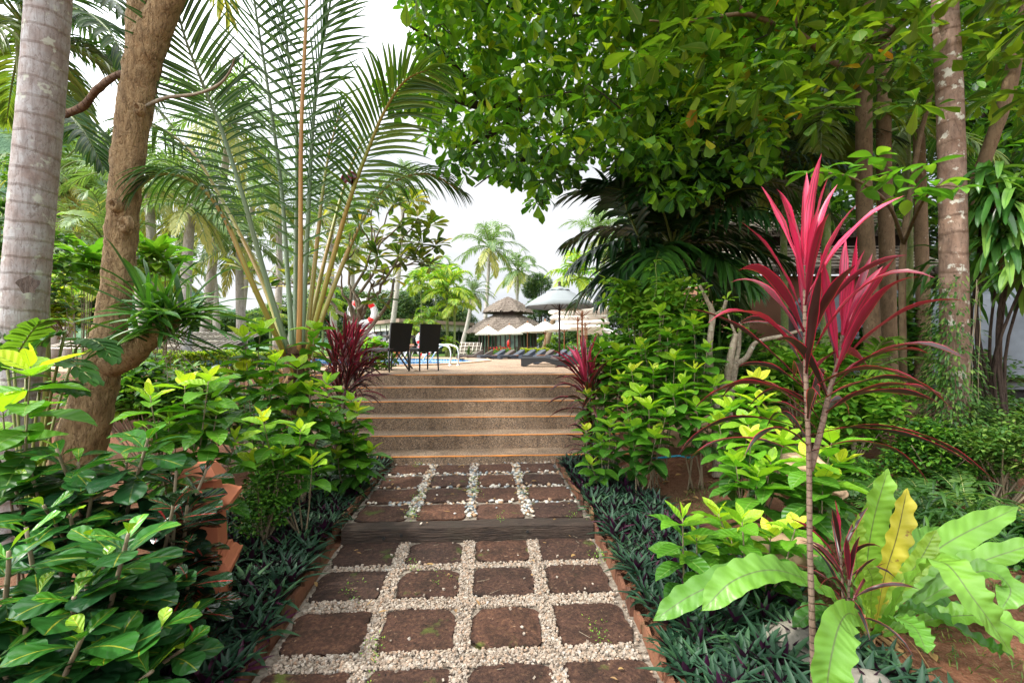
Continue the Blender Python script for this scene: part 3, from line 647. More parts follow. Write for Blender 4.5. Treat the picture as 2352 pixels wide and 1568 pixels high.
for k in range(6):
    v = D0 + .04 - TR * k; zt = DZ - RI * k; n = 120; uu = np.linspace(SU0, SU1, n)
    w1 = .016 + .004 * np.sin(uu * 9 + k) + rng.normal(0, .0018, n); w2 = .007 + .002 * np.sin(uu * 13 + k) + rng.normal(0, .0012, n)
    A = np.array([PF(a, v + b, zt + .003) for a, b in zip(uu, w1)]); B = np.array([PF(a, v - .003, zt + .003) for a in uu]); C = np.array([PF(a, v - .003, zt - b) for a, b in zip(uu, w2)])
    V = np.stack([A, B, C], 1).reshape(-1, 3); ix = np.arange(n * 3).reshape(n, 3)
    m.add(V, np.stack([ix[:-1, :-1], ix[:-1, 1:], ix[1:, 1:], ix[1:, :-1]], -1).reshape(-1, 4))
struct(m.build('step_marking', 'orange_paint', smooth=False))
# ---- deck with pool opening
pool = [(-1.05, 15.2), (-1.6, 12.9), (-2.05, 11.9), (-2.9, 11.1), (-3.9, 10.6), (-5.4, 10.1), (-8, 9.7), (-10.6, 10.3), (-11.2, 14), (-10.8, 18), (-8, 20), (-4.5, 20.2), (-2.4, 19), (-1.3, 17)]
pc = curve(np.array([(*p, 0) for p in pool + pool[:2]]), 120)
pc = pc[:int(120 * (len(pool)) / (len(pool) + 1))]
pc = [tuple(p[:2]) for p in pc]
outer = [(-3.05, 7.62), (2.1, 7.72), (2.5, 10), (6.2, 14), (10, 24), (-14, 24), (-14, 8.3), (-3.1, 8.3)]
def poly_with_hole(m, outer, hole, z, mat=0):
    vs = [Vector((*p, 0)) for p in outer]; hs = [Vector((*p, 0)) for p in hole]
    tris = tessellate_polygon([vs, hs]); al = [(*p, z) for p in outer] + [(*p, z) for p in hole]
    out = []
    for a, b, c in tris:
        A, B, C = (np.array(al[i]) for i in (a, b, c))
        out.append((a, b, c) if np.cross(B - A, C - A)[2] > 0 else (a, c, b))
    m.add(np.array(al), out, .5, None, mat)
m = MB(); poly_with_hole(m, outer, pc, DZ - .004)
o = outer
for a, b in zip(o, o[1:] + o[:1]):
    m.add([(*a, .1), (*b, .1), (*b, DZ - .004), (*a, DZ - .004)], [(0, 1, 2, 3)])
struct(m.build('pool_deck', 'deck_aggregate', smooth=False))
def offset(poly, d):
    p = np.array(poly); t = nrm(np.roll(p, -1, 0) - np.roll(p, 1, 0)); n = np.stack([t[:, 1], -t[:, 0]], 1)
    area = np.sum(p[:, 0] * np.roll(p[:, 1], -1) - np.roll(p[:, 0], -1) * p[:, 1]); return p + n * d * (1 if area > 0 else -1)
m = MB(); N = len(pc); inn = offset(pc, -.03); out = offset(pc, .32)
for a, b, za, zb in ((inn, inn, DZ - .03, DZ + .026), (inn, out, DZ + .026, DZ + .03), (out, out, DZ + .03, DZ - .02)):
    V = np.stack([np.column_stack([a, np.full(N, za)]), np.column_stack([b, np.full(N, zb)])], 1).reshape(-1, 3); ix = np.arange(2 * N).reshape(N, 2); nx = np.roll(ix, -1, 0)
    m.add(V, np.stack([ix[:, 0], nx[:, 0], nx[:, 1], ix[:, 1]], -1))
struct(m.build('pool_kerb', 'coping', smooth=False))
m = MB(); pcc = np.array(pc)
V = np.stack([np.column_stack([pcc, np.full(N, DZ - .02)]), np.column_stack([pcc, np.full(N, -.2)])], 1); ln = np.concatenate([[0], np.cumsum(np.linalg.norm(np.diff(pcc, axis=0), axis=1))])
UV = np.zeros((N, 2, 2)); UV[:, 0, 0] = ln; UV[:, 1, 0] = ln; UV[:, 0, 1] = 1.2; ix = np.arange(2 * N).reshape(N, 2)
m.add(V.reshape(-1, 3), np.stack([ix[:-1, 0], ix[1:, 0], ix[1:, 1], ix[:-1, 1]], -1), .5, UV)
m.add([(*p, .35) for p in pc], [tuple(range(N))], .5, None, 1)
struct(m.build('pool_wall', ['pool_tile', 'pool_floor'], smooth=False))
m = MB(); m.add([(*p, DZ - .13) for p in pc], [tuple(range(N))])
w_ = m.build('pool_water', 'water', smooth=False); struct(w_)
for p_ in w_.data.polygons: pass
# retaining wall left of the stairs
m = MB(); m.box((-6.1, 7.42, .52), (6.2, .14, 1.0), bev=.01)
tag(m.build('retaining_wall', 'brown_wall'), 'brown retaining wall under the hedge, left of the stairs', 'wall')
m = MB(); m.box((3.2, 7.7, .5), (2.9, .14, .9), bev=.01)
tag(m.build('retaining_wall', 'brown_wall'), 'brown retaining wall behind the shrubs right of the stairs', 'wall')
# hill far left
m = MB(); n = 60; th = np.linspace(0, 1, n)
hx = np.linspace(-640, -60, 100); hy = np.linspace(280, 480, 40); A, B = np.meshgrid(hx, hy, indexing='ij')
H = 225 * np.exp(-((A + 400) / 92) ** 2) * np.exp(-((B - 380) / 75) ** 2) + 30 * np.exp(-((A + 200) / 90) ** 2 - ((B - 400) / 60) ** 2)
H += (np.sin(A * .11) * np.sin(B * .13) * 5 + rng.normal(0, 2.2, A.shape)) * (H > 5)
ii = np.arange(A.size).reshape(A.shape)
m.add(np.stack([A, B, H - 1], -1), np.stack([ii[:-1, :-1], ii[1:, :-1], ii[1:, 1:], ii[:-1, 1:]], -1).reshape(-1, 4))
struct(m.build('hill', 'hill_forest'))
# ================= pool side: furniture, parasols, pavilion
def wpt(f, x, y, z): return np.array(f(x, y, z))
def frame(ox, oy, oz, ang):        # local (x right, y forward) -> world ; ang: facing direction from +Y towards -X
    c, s = math.cos(ang), math.sin(ang)
    return lambda x, y, z: (ox + x * c - y * s, oy + x * s + y * c, oz + z)
def lbox(m, f, ang, c, size, **k): m.box(f(*c), size, rz=ang, **k)
def chair(ox, oy, ang, w_, d_, label):
    root = thing('wicker_chair', label, 'chair', (ox, oy, DZ), 'black wicker chairs on the pool deck'); f = frame(ox, oy, DZ, ang)
    m = MB(); lbox(m, f, ang, (0, 0, .395), (w_, d_, .07), bev=.018); part(m, 'seat', 'wicker', root)
    m = MB(); n = 9; V = []
    for i in range(n):
        t_ = i / (n - 1); z = .36 + .51 * t_; y = -d_ / 2 - .005 - .09 * t_ ** 1.3; hw = w_ / 2 * (.93 + .1 * t_)
        for x, dy in ((-hw, 0), (-hw, .035), (0, .035 + .012), (hw, .035), (hw, 0), (0, -.012)): V.append(f(x, y + dy, z))
    ix = np.arange(n * 6).reshape(n, 6); nx = np.roll(ix, -1, 1)
    m.add(V, np.stack([ix[:-1], nx[:-1], nx[1:], ix[1:]], -1).reshape(-1, 4)); m.f.append((np.array([ix[-1]]), 0)); m.f.append((np.array([ix[0][::-1]]), 0))
    part(m, 'backrest', 'wicker', root, smooth=False)
    for sx in (-1, 1):
        for sy in (-1, 1):
            m = MB(); m.tube([f(sx * (w_ / 2 - .02), sy * (d_ / 2 - .02), .37), f(sx * (w_ / 2 - .015), sy * (d_ / 2 - .0), 0)], [.019, .013], 8)
            part(m, 'leg', 'dark_metal', root)
    m = MB(); lbox(m, f, ang, (.0, -d_ / 2 - .012, .385), (.035, .005, .035)); part(m, 'care_tag', 'white_plastic', root)
chair(-2.23, 8.34, R(51), .46, .53, 'black wicker chair nearest the top step, its back turned and the table behind it')
chair(-1.69, 8.72, R(33), .40, .52, 'black wicker chair beside the chrome pool rails, seen from behind')
root = thing('garden_table', 'small table with a grey top and crossed brown legs behind the black chair', 'table', (-2.3, 9.3, DZ))
m = MB(); m.box((-2.3, 9.3, DZ + .665), (.6, .6, .035), bev=.012, rz=.1); part(m, 'table_top', 'brown_metal', root)
for a in (0, 1):
    m = MB()
    for s_ in (-1, 1):
        yy = 9.1 + .36 * a
        m.tube(curve([(-2.3 - s_ * .17, yy, DZ + .64), (-2.3 - s_ * .03, yy, DZ + .38), (-2.3 + s_ * .16, yy, DZ + .1), (-2.3 + s_ * .23, yy, DZ)], 12), .018, 8)
    part(m, 'leg', 'brown_metal', root)
root = thing('pool_ladder', 'pair of arched chrome handrails of the pool ladder', 'pool ladder', (-1.5, 11.4, DZ))
for k in range(2):
    A = P(1034 + 18 * k, 838.4, 11.3); m = MB(); B = P(1009 + 17 * k, 791, 11.5); C = P(985 + 17 * k, 806, 11.9); E = P(960 + 17 * k, 846, 12.3)
    A2 = P(1035.5 + 18 * k, 810, 11.3); B0 = P(1029 + 18 * k, 796, 11.35)
    m.tube(curve([A, A2, B0, B, P(997 + 17 * k, 794, 11.7), C, E], 40), .02, 12); m.lathe(A, [(0, .02), (.05, .018), (.055, 0)], 16)
    part(m, 'handrail', 'steel', root)
m = MB()
for k in range(2): m.tube([P(975, 842 + 14 * k, 12.2), P(992, 842 + 14 * k, 12.2)], .02, 6)
part(m, 'rung', 'steel', root)
root = thing('pool_ladder', 'far pool ladder, white rails dipping into the water seen between the chair legs', 'pool ladder', P(925, 823, 19.6))
for k in range(2):
    m = MB(); x = 928 + 10 * k
    m.tube(curve([P(x + 2, 822, 20.2), P(x, 806, 20.1), P(x - 3, 806, 19.9), P(x - 12, 824, 19.4)], 14), .03, 8); part(m, 'handrail', 'white_plastic', root)
def ring_buoy(px, py, d, r, label, tilt=.2, phase=.6):
    c = P(px, py, d); root = thing('life_ring', label, 'life ring', c, 'red and white life rings'); m = MB(); n = 48; seg = 12; rr = r * .21
    ax = nrm((math.sin(tilt), -math.cos(tilt), 0)); X_ = np.cross((0, 0, 1.), ax); Z_ = np.array((0, 0, 1.))
    a = np.linspace(0, 6.283, n, endpoint=False); b = np.linspace(0, 6.283, seg, endpoint=False)
    for mat, name in ((0, 'ring'), (1, 'red_band')):
        m = MB()
        for q in range(4 if mat else 1):
            aa = np.linspace(q * 1.5708 + phase - .22, q * 1.5708 + phase + .22, 8) if mat else np.append(a, a[0]); K = len(aa); k2 = rr * (1.06 if mat else 1)
            R_ = (r - rr) + k2 * np.cos(b)[None]; V = (np.cos(aa)[:, None] * R_)[..., None] * X_ + (np.sin(aa)[:, None] * R_)[..., None] * Z_ + (k2 * .75 * np.sin(b))[None, :, None] * ax
            ix = np.arange(K * seg).reshape(K, seg); nx = np.roll(ix, -1, 1); m.add(V + c, np.stack([ix[:-1], ix[1:], nx[1:], nx[:-1]], -1).reshape(-1, 4))
        part(m, name, 'red_paint' if mat else 'white_plastic', root)
    m = MB(); t_ = np.linspace(0, 6.283, 49)
    R_ = r * (1.03 + .05 * np.abs(np.sin(2 * t_ + .3))); m.tube(np.cos(t_ + .7)[:, None] * X_ * R_[:, None] + np.sin(t_ + .7)[:, None] * Z_ * R_[:, None] + c, .008, 6, cap=False); part(m, 'rope', 'white_plastic', root)
ring_buoy(833.5, 717, 11.9, .355, 'upper red and white life ring on the dark post', .45, .75)
ring_buoy(836, 789, 11.6, .36, 'lower red and white life ring, half hidden behind the red cordyline', .6, .2)
ring_buoy(973, 779, 20.4, .33, 'distant upper life ring beside the right chair back', .2, .5)
ring_buoy(974, 804, 20.3, .3, 'distant lower life ring, between the chair legs', .2, .9)
m = MB(); m.box(P(829, 690 + 74, 12.05) , (.125, .125, 1.75), bev=.02); m.lathe(P(829, 689, 12.05), [(.075, -.03), (.075, .02), (.0, .05)], 4, ang0=.785)
tag(m.build('wooden_post', 'dark_wood'), 'dark square post that carries the two near life rings', 'post')
m = MB(); m.tube([P(979, 770, 20.6), P(979, 821, 20.6)], .05, 8); tag(m.build('wooden_post', 'dark_wood'), 'thin dark post behind the distant life rings', 'post')
root = thing('shower_sign', 'small brown wooden sign with white letters beyond the pool', 'sign', P(941, 821, 21))
m = MB(); m.box(P(941, 793, 21), (.42, .03, .13), bev=.02); part(m, 'sign_board', 'sign_wood', root)
m = MB(); m.tube([P(941, 798, 21.05), P(941, 821, 21.05)], .025, 8); part(m, 'post', 'sign_wood', root)
def text(txt, loc, size, mat, root, name='lettering', rot=(R(90), 0, 0)):
    cu = bpy.data.curves.new(name, 'FONT'); cu.body = txt; cu.size = size; cu.align_x = 'CENTER'; cu.align_y = 'CENTER'; cu.extrude = .001
    o = bpy.data.objects.new(name, cu); sc.collection.objects.link(o); o.location = loc; o.rotation_euler = rot; cu.materials.append(M[mat]); me = bpy.data.meshes.new_from_object(o); o2 = bpy.data.objects.new(name, me); sc.collection.objects.link(o2); o2.location = loc; o2.rotation_euler = rot; bpy.data.objects.remove(o); return keep(o2, root)
q = P(941, 793, 21) - np.array((0, .02, 0)); text('SHOWER AREA', q, .062, 'white_paint', root)
root = thing('depth_marker', 'white block with a painted depth number at the far pool edge', 'marker', P(862, 821, 20.6))
m = MB(); m.box(P(862, 811, 20.6), (.34, .2, .42), bev=.02); part(m, 'block', 'white_paint', root)
text('180', P(862, 814, 20.6) - np.array((0, .106, 0)), .13, 'brown_metal', root)
root = thing('terracotta_urn', 'squat orange clay pot by the far pool edge, between the chair legs', 'pot', P(910, 821, 21)); m = MB(); c = P(910, 821, 21)
m.lathe(c, [(.1, 0), (.17, .05), (.19, .2), (.18, .34), (.2, .38), (.17, .38), (.15, .3)], 20); part(m, 'pot', 'terracotta', root)
# brown round-backed cafe chair and table far
root = thing('cafe_chair', 'brown arched-back chair beyond the pool, above the right chair seat', 'chair', P(955, 821, 21)); m = MB()
a_ = np.linspace(0, math.pi, 14); m.tube([P(955, 803, 21) + np.array((.26 * math.cos(t_), 0, .17 * math.sin(t_))) for t_ in a_], .02, 6); m.box(P(955, 804, 20.8), (.46, .4, .03)); part(m, 'seat', 'dark_wood', root)
for s_ in (-1, 1):
    m = MB(); m.tube([P(955, 804, 20.8) + np.array((s_ * .08, 0, 0)), P(955, 821, 20.8) + np.array((s_ * .22, 0, 0))], .016, 6); part(m, 'leg', 'white_plastic', root)
# ---- parasols
def parasol(px, ptop, peave, pbase, d, halfw, label, mat='cream_cloth', group='cream parasols by the pool', sides=8, vent=True, pot=True, rot=0., wood='teak'):
    base = P(px, 0, d); base[2] = DZ; ztop = P(px, ptop, d)[2]; ze = P(px, peave, d)[2]
    root = thing('parasol', label, 'parasol', base, group); h = ztop - ze
    m = MB(); seg = sides * 6; th = np.linspace(0, 6.2832, seg, endpoint=False) + rot; K = 7; V = []
    for k in range(K):
        t_ = k / (K - 1)
        ph = (np.arange(seg) % 6) / 6.; sag = np.sin(ph * math.pi)
        r = halfw * (.05 + .95 * t_) * (1 - .045 * sag * t_); z = ze + h * (1 - t_) ** .92 - .04 * h * sag * t_ * (1 - t_)
        V.append(np.stack([r * np.cos(th), r * np.sin(th), z], -1))
    r = halfw * (1 - .045 * sag); V.append(np.stack([r * .997 * np.cos(th), r * .997 * np.sin(th), z - .045 * halfw], -1))
    V = np.array(V) + np.array((base[0], base[1], 0)); K += 1
    ix = np.arange(K * seg).reshape(K, seg); nx = np.roll(ix, -1, 1); m.add(V.reshape(-1, 3), np.stack([ix[:-1], ix[1:], nx[1:], nx[:-1]], -1).reshape(-1, 4))
    part(m, 'canopy', mat, root)
    if vent:
        m = MB(); V = []
        for k in range(4):
            t_ = k / 3; sag = np.sin(ph * math.pi); r = halfw * (.03 + .27 * t_); z = ztop + h * .03 - h * .26 * t_ + .04 * h * sag * t_ * 1.
            V.append(np.stack([r * np.cos(th), r * np.sin(th), z + 0 * th], -1))
        V = np.array(V) + np.array((base[0], base[1], 0)); ix = np.arange(4 * seg).reshape(4, seg); nx = np.roll(ix, -1, 1)
        m.add(V.reshape(-1, 3), np.stack([ix[:-1], ix[1:], nx[1:], nx[:-1]], -1).reshape(-1, 4)); part(m, 'vent', mat, root)
    s = halfw
    m = MB(); m.tube([(base[0], base[1], DZ + .02), (base[0], base[1], ztop)], .022 * max(1, s / .8), 8); part(m, 'pole', wood, root)
    m = MB(); m.lathe((base[0], base[1], ztop), [(.03 * s, -.01), (.055 * s, .03 * s), (.03 * s, .06 * s), (.05 * s, .1 * s), (.03 * s, .14 * s), (0, .15 * s)], 12); part(m, 'finial', wood, root)
    for k in range(sides):
        a = rot + k * 6.2832 / sides; e = np.array((math.cos(a), math.sin(a), 0)); hub = np.array((base[0], base[1], ze + h * .05))
        rb = MB(); rb.tube([np.array((base[0], base[1], ztop - .04)), np.array((base[0], base[1], ze - .012)) + e * halfw * .97], .01 * s, 4)
        rb.tube([hub - np.array((0, 0, .18 * s)), np.array((base[0], base[1], ze + h * .46)) + e * halfw * .5], .008 * s, 4); part(rb, 'rib', wood, root)
    if pot:
        m = MB(); m.lathe((base[0], base[1], DZ), [(.2 * s, 0), (.24 * s, .04), (.25 * s, .12 * s), (.27 * s, .2 * s), (.24 * s, .21 * s), (.03, .21 * s)], 20); part(m, 'base', wood, root)
parasol(1285, 658, 702, 836, 12., .945, 'large grey-blue parasol in shade, tallest of all beside the dark palm', 'grey_cloth', 'cream parasols by the pool', rot=.39, wood='dark_wood')
parasol(1337, 681, 716, 0, 13.6, 1.02, 'cream parasol directly behind the large grey-blue one', rot=.1)
for i, (px, pt, pe, d, hw, lab) in enumerate([
    (1121.6, 749, 768, 25.5, .76, 'leftmost white parasol of the far row, in front of the pavilion left wall'),
    (1170, 747, 766.5, 25.5, .78, 'second white parasol of the far row, below the pavilion lower roof'),
    (1211.6, 742, 761.5, 24., .84, 'third white parasol of the far row, yellow-green under its canopy'),
    (1252, 738, 760, 23.4, .9, 'fourth white parasol of the far row, by the leaning pale trunk'),
    (1296, 735, 756, 22.5, 1., 'fifth white parasol of the far row, behind the grey parasol pole'),
    (1327, 702, 729, 16., 1.02, 'wide cream parasol third in the near row, overlapping the grey one'),
    (1344, 719, 741, 19., 1.02, 'wide cream parasol fourth in the near row, low behind the fronds'),
    (1348, 733, 751, 22., 1.04, 'wide cream parasol fifth in the near row, partly behind palm leaflets'),
    (1374, 745, 766, 23., 1.0, 'rightmost white parasol, mostly hidden behind the green shrub')]):
    parasol(px, pt, pe, 0, d, hw, lab, rot=.2 * i, vent=True, wood='teak')
# ---- loungers
def lounger(f, ang, L_, W_, H_, back, mat, root, legs=True, sc_=1.):
    n = 30; t_ = np.linspace(0, 1, n); x = t_ * L_
    top = H_ * (1 - .1 * t_ - .22 * np.exp(-((t_ - .52) / .13) ** 2) + .05 * np.exp(-((t_ - .3) / .12) ** 2)) + np.where(t_ > .62, (t_ - .62) / .38, 0) ** 1.15 * back
    bot = np.where(t_ < .08, 0, H_ * .55 * np.sin(np.clip((t_ - .08) / .44, 0, 1) ** .9 * math.pi)) ; bot = np.where(t_ > .54, np.where(t_ > .72, (t_ - .72) / .28, 0) ** 1.3 * back * .95, bot)
    m = MB(); V = []
    for i in range(n):
        for (y, z) in ((-W_ / 2, bot[i]), (W_ / 2, bot[i]), (W_ / 2, top[i]), (W_ / 2 - .03, top[i] + .012), (-W_ / 2 + .03, top[i] + .012), (-W_ / 2, top[i])): V.append(f(x[i], y, z))
    ix = np.arange(n * 6).reshape(n, 6); nx = np.roll(ix, -1, 1); m.add(V, np.stack([ix[:-1], nx[:-1], nx[1:], ix[1:]], -1).reshape(-1, 4)[:, ::-1])
    m.f.append((np.array([ix[0]]), 0)); m.f.append((np.array([ix[-1][::-1]]), 0)); part(m, 'body', mat, root, smooth=False)
a = R(-4); c = P(1198, 0, 10.75); f = frame(c[0], c[1], DZ + .012, a)
root = thing('sun_lounger', 'black wave-shaped wicker lounger in front, by the right end of the top step', 'sun lounger', (c[0], c[1], DZ), 'wicker sun loungers'); lounger(f, a, 1.62, .55, .19, .33, 'wicker', root)
f = frame(c[0] + .35, c[1] + 1.5, DZ + .012, a); root = thing('sun_lounger', 'dark wicker lounger half hidden behind the nearest black one', 'sun lounger', (c[0] + .3, c[1] + 1.5, DZ), 'wicker sun loungers'); lounger(f, a, 1.75, .55, .19, .36, 'wicker_slate', root)
backs = [(1108, 'wicker_brown', 18.6, 'brown wicker lounger, leftmost of the far row'), (1131, 'wicker_brown', 18.9, 'brown wicker lounger, second of the far row under the first parasol'),
         (1156, 'wicker_slate', 18.2, 'slate blue lounger, third of the far row, before the red flowers'), (1178, 'wicker_brown', 19.2, 'dull brown lounger behind its slate neighbours, by the pavilion steps'), (1200, 'wicker_slate', 18.2, 'slate blue lounger, before the left end of the yellow hedge'),
         (1225, 'wicker_slate', 18.4, 'slate blue lounger under the third white parasol'), (1248, 'wicker_slate', 18.2, 'slate blue lounger before the middle of the yellow hedge'),
         (1268, 'wicker_brown', 18.8, 'brown lounger left of the nearest parasol pot'), (1297, 'wicker_slate', 18.6, 'slate lounger seen right behind the parasol pot'), (1318, 'wicker_slate', 18.4, 'slate lounger farthest right, above the black lounger backrest')]
for i, (bx, mt, d, lab) in enumerate(backs):
    an = R(24 if i > 1 else 10); e = P(bx, 0, d); L_ = 1.05; ox, oy = e[0] - L_ * math.cos(an) * 1., e[1] - L_ * math.sin(an)
    f = frame(ox, oy, DZ + .012, an); root = thing('sun_lounger', lab, 'sun lounger', (ox, oy, DZ), 'wicker sun loungers'); lounger(f, an, L_, .42, .14, .23, mt, root)
for bx, d, lab in ((1142, 18.0, 'low teak side table by the brown loungers'), (1190, 18., 'low teak side table between slate loungers, below the second parasol'), (1242, 18., 'low teak side table left of the brown lounger')):
    c = P(bx, 0, d); c[2] = DZ; root = thing('side_table', lab, 'side table', c, 'low teak side tables'); m = MB(); m.box(c + (0, 0, .15), (.36, .3, .025), bev=.005); part(m, 'table_top', 'teak', root)
    for sx in (-1, 1):
        for sy in (-1, 1): m = MB(); m.box(c + (sx * .15, sy * .12, .07), (.03, .03, .135)); part(m, 'leg', 'teak', root)
# ---- pavilion
PD = 31.; c0 = P(1166.5, 0, PD); c0[2] = .78
root = thing('thatched_pavilion', 'octagonal glass-walled pavilion with two tiers of grey thatched roof', 'pavilion', c0)
def zP(py, d): return CZ + (800 - py) / F * d
def wP(px, d): return px / F * d
def octroof(r0, z0, r1, z1, rows, name, root, c=c0, batt=False, ang0=R(22.5), label=None, sides=8, jag=.05, bulge=0.):
    m = MB(); seg = sides * 10; th0 = np.linspace(0, 6.2832, seg, endpoint=False)
    fac = np.cos(math.pi / sides) / np.cos(((th0 - ang0) % (2 * math.pi / sides)) - math.pi / sides)
    V = []
    for k in range(rows):
        for e in (0, 1):
            t_ = (k + e) / rows; r = r0 + (r1 - r0) * t_; z = z0 + (z1 - z0) * (t_ - bulge * math.sin(t_ * math.pi))
            if e == 0: r, z = r + .05, z + .0
            j = rng.normal(0, jag, seg) if e == 1 else 0 * th0
            V.append(np.stack([r * fac * np.cos(th0), r * fac * np.sin(th0), z + (.1 if e == 0 else -.0) + 0 * th0 + (j if e else j)], -1) if 1 else 0)
        # small drop so each course overlaps the one below
    V = np.array(V) + np.array((c[0], c[1], 0)); K = len(V); ix = np.arange(K * seg).reshape(K, seg); nx = np.roll(ix, -1, 1)
    m.add(V.reshape(-1, 3), np.stack([ix[:-1], ix[1:], nx[1:], nx[:-1]], -1).reshape(-1, 4)[:, ::-1])
    # ragged fringe
    N = seg * 3; a = rng.uniform(0, 6.28, N); fc = np.cos(math.pi / sides) / np.cos(((a - ang0) % (2 * math.pi / sides)) - math.pi / sides)
    B = np.stack([c[0] + r1 * fc * np.cos(a), c[1] + r1 * fc * np.sin(a), np.full(N, z1 + .02)], -1)
    m.straps(B, np.stack([np.cos(a), np.sin(a), np.full(N, -.9)], -1), (0, 0, 1), rnd(.08, .2, N), .09, 0, 1, 'strap', across=2)
    m.add(np.vstack([np.stack([c[0] + r1 * .97 * fac * np.cos(th0), c[1] + r1 * .97 * fac * np.sin(th0), np.full(seg, z1 - .03)], -1), [(c[0], c[1], z1 + .1)]]), [(i, (i + 1) % seg, seg) for i in range(seg)])
    o = part(m, name, 'thatch', root, smooth=False)
    if batt:
        m = MB()
        for k in range(sides * 5):
            a = ang0 + k * 2 * math.pi / (sides * 5); fc = np.cos(math.pi / sides) / np.cos(((a - ang0) % (2 * math.pi / sides)) - math.pi / sides)
            m.tube([(c[0] + r * fc * math.cos(a), c[1] + r * fc * math.sin(a), z + .07) for r, z in ((r0, z0), (r1 * .55 + r0 * .45, z0 + (z1 - z0) * .55))], .018, 4)
        o2 = m.build('batten', 'batten'); o2.parent = o
    return o
octroof(.05, zP(685, PD), wP(61, PD), zP(718, PD), 9, 'upper_roof', root, bulge=.08)
octroof(wP(36, PD), zP(728, PD), wP(101, PD), zP(766, PD), 11, 'lower_roof', root, batt=True, bulge=.1)
m = MB(); m.lathe((c0[0], c0[1], 0), [(wP(36.5, PD), zP(716, PD)), (wP(36.5, PD), zP(731, PD))], 8, ang0=R(22.5)); part(m, 'clerestory', 'dark_wood', root, smooth=False)
rw = wP(70, PD); zt, zb = zP(767, PD), .78
m = MB(); m.lathe((c0[0], c0[1], 0), [(rw * .93, zt), (rw * .93, zb + .1)], 8, ang0=R(22.5)); gw = part(m, 'glass_wall', 'pavilion_glass', root, smooth=False)
m = MB(); m.lathe((c0[0], c0[1], 0), [(rw, zt + .05), (rw, zt - .1), (rw * .9, zt - .1)], 8, ang0=R(22.5)); m.lathe((c0[0], c0[1], 0), [(rw, zb), (rw, zb + .28), (rw * .9, zb + .28)], 8, ang0=R(22.5)); part(m, 'ring_beam', 'dark_wood', root, smooth=False)
for k in range(8):
    a0, a1 = R(22.5 + 45 * k), R(22.5 + 45 * (k + 1)); A = np.array((math.cos(a0), math.sin(a0))) * rw; B = np.array((math.cos(a1), math.sin(a1))) * rw
    if (A[1] + B[1]) > 1.2 * rw: continue
    m = MB()
    for j in range(5):
        p = (A + (B - A) * j / 5) * .965; wd = .16 if j == 0 else .08
        m.box((c0[0] + p[0], c0[1] + p[1], (zt + zb) / 2), (wd, wd, zt - zb - .1), rz=(a0 + a1) / 2)
    part(m, 'window_frame', 'dark_wood', root, smooth=False)
root = thing('fire_extinguisher', 'red fire extinguisher on the pavilion wall', 'fire extinguisher', P(1168, 790, 28)); m = MB()
m.lathe(P(1168, 797, 27.6), [(.0, 0), (.09, .01), (.09, .32), (.05, .38), (.03, .44), (0, .45)], 14); part(m, 'cylinder', 'red_paint', root)
m = MB(); m.box(P(1168, 779, 27.55), (.12, .04, .04)); part(m, 'handle', 'dark_metal', root)
root = thing('railing', 'low dark wooden railing in front of the pavilion', 'railing', P(1150, 815, 26.5)); m = MB()
for x in np.arange(1108, 1232, 3.2):
    if 1164 < x < 1180: continue
    m = MB(); m.box(P(x, 809, 26.6), (.04, .04, .55)); part(m, 'baluster', 'dark_wood', root, smooth=False)
m = MB(); m.box(P(1136, 797.5, 26.6), (1.45, .07, .05)); m.box(P(1206, 797.5, 26.6), (1.3, .07, .05)); part(m, 'top_rail', 'dark_wood', root, smooth=False)
# ---- flat roofed house by the pool
HD = 35.; root = thing('flat_roofed_house', 'low modern building with a flat brown-edged roof and dark glass, behind the chairs', 'building', P(960, 812, HD))
zt = zP(731, HD); m = MB()
x0, xc, x1 = P(862, 0, HD)[0], P(917, 0, HD)[0], P(1074, 0, HD)[0]
def prism(m, pts, z0, z1, mat=0):
    n = len(pts); V = [(*p, z0) for p in pts] + [(*p, z1) for p in pts]; m.add(V, [tuple(range(n))[::-1], tuple(range(n, 2 * n))] + [(i, (i + 1) % n, (i + 1) % n + n, i + n) for i in range(n)], .5, None, mat)
ft = [(xc, HD), (x1, HD + 6), (x1 - 2, HD + 14), (x0 - 6, HD + 14), (x0 - 3.2, HD + 6.)]
prism(m, ft, zt - .28, zt); part(m, 'roof', 'fascia', root, smooth=False)
def shrinkp(p, k): c = np.mean(p, 0); return [tuple(c + (np.array(q) - c) * k) for q in p]
m = MB(); prism(m, shrinkp(ft, .93), zt - .85, zt - .29); part(m, 'wall', 'cream_wall', root, smooth=False)
m = MB(); prism(m, shrinkp(ft, .915), .8, zt - .86); part(m, 'window', 'black_glass', root, smooth=False)
m = MB()
sp = shrinkp(ft, .92)
for a, b in ((sp[0], sp[1]), (sp[4], sp[0])):
    for j in range(7):
        p = np.array(a) + (np.array(b) - np.array(a)) * j / 6; m.box((p[0], p[1], (zt + .2) / 2), (.14, .14, zt - 1.))
part(m, 'window_frame', 'dark_metal', root, smooth=False)
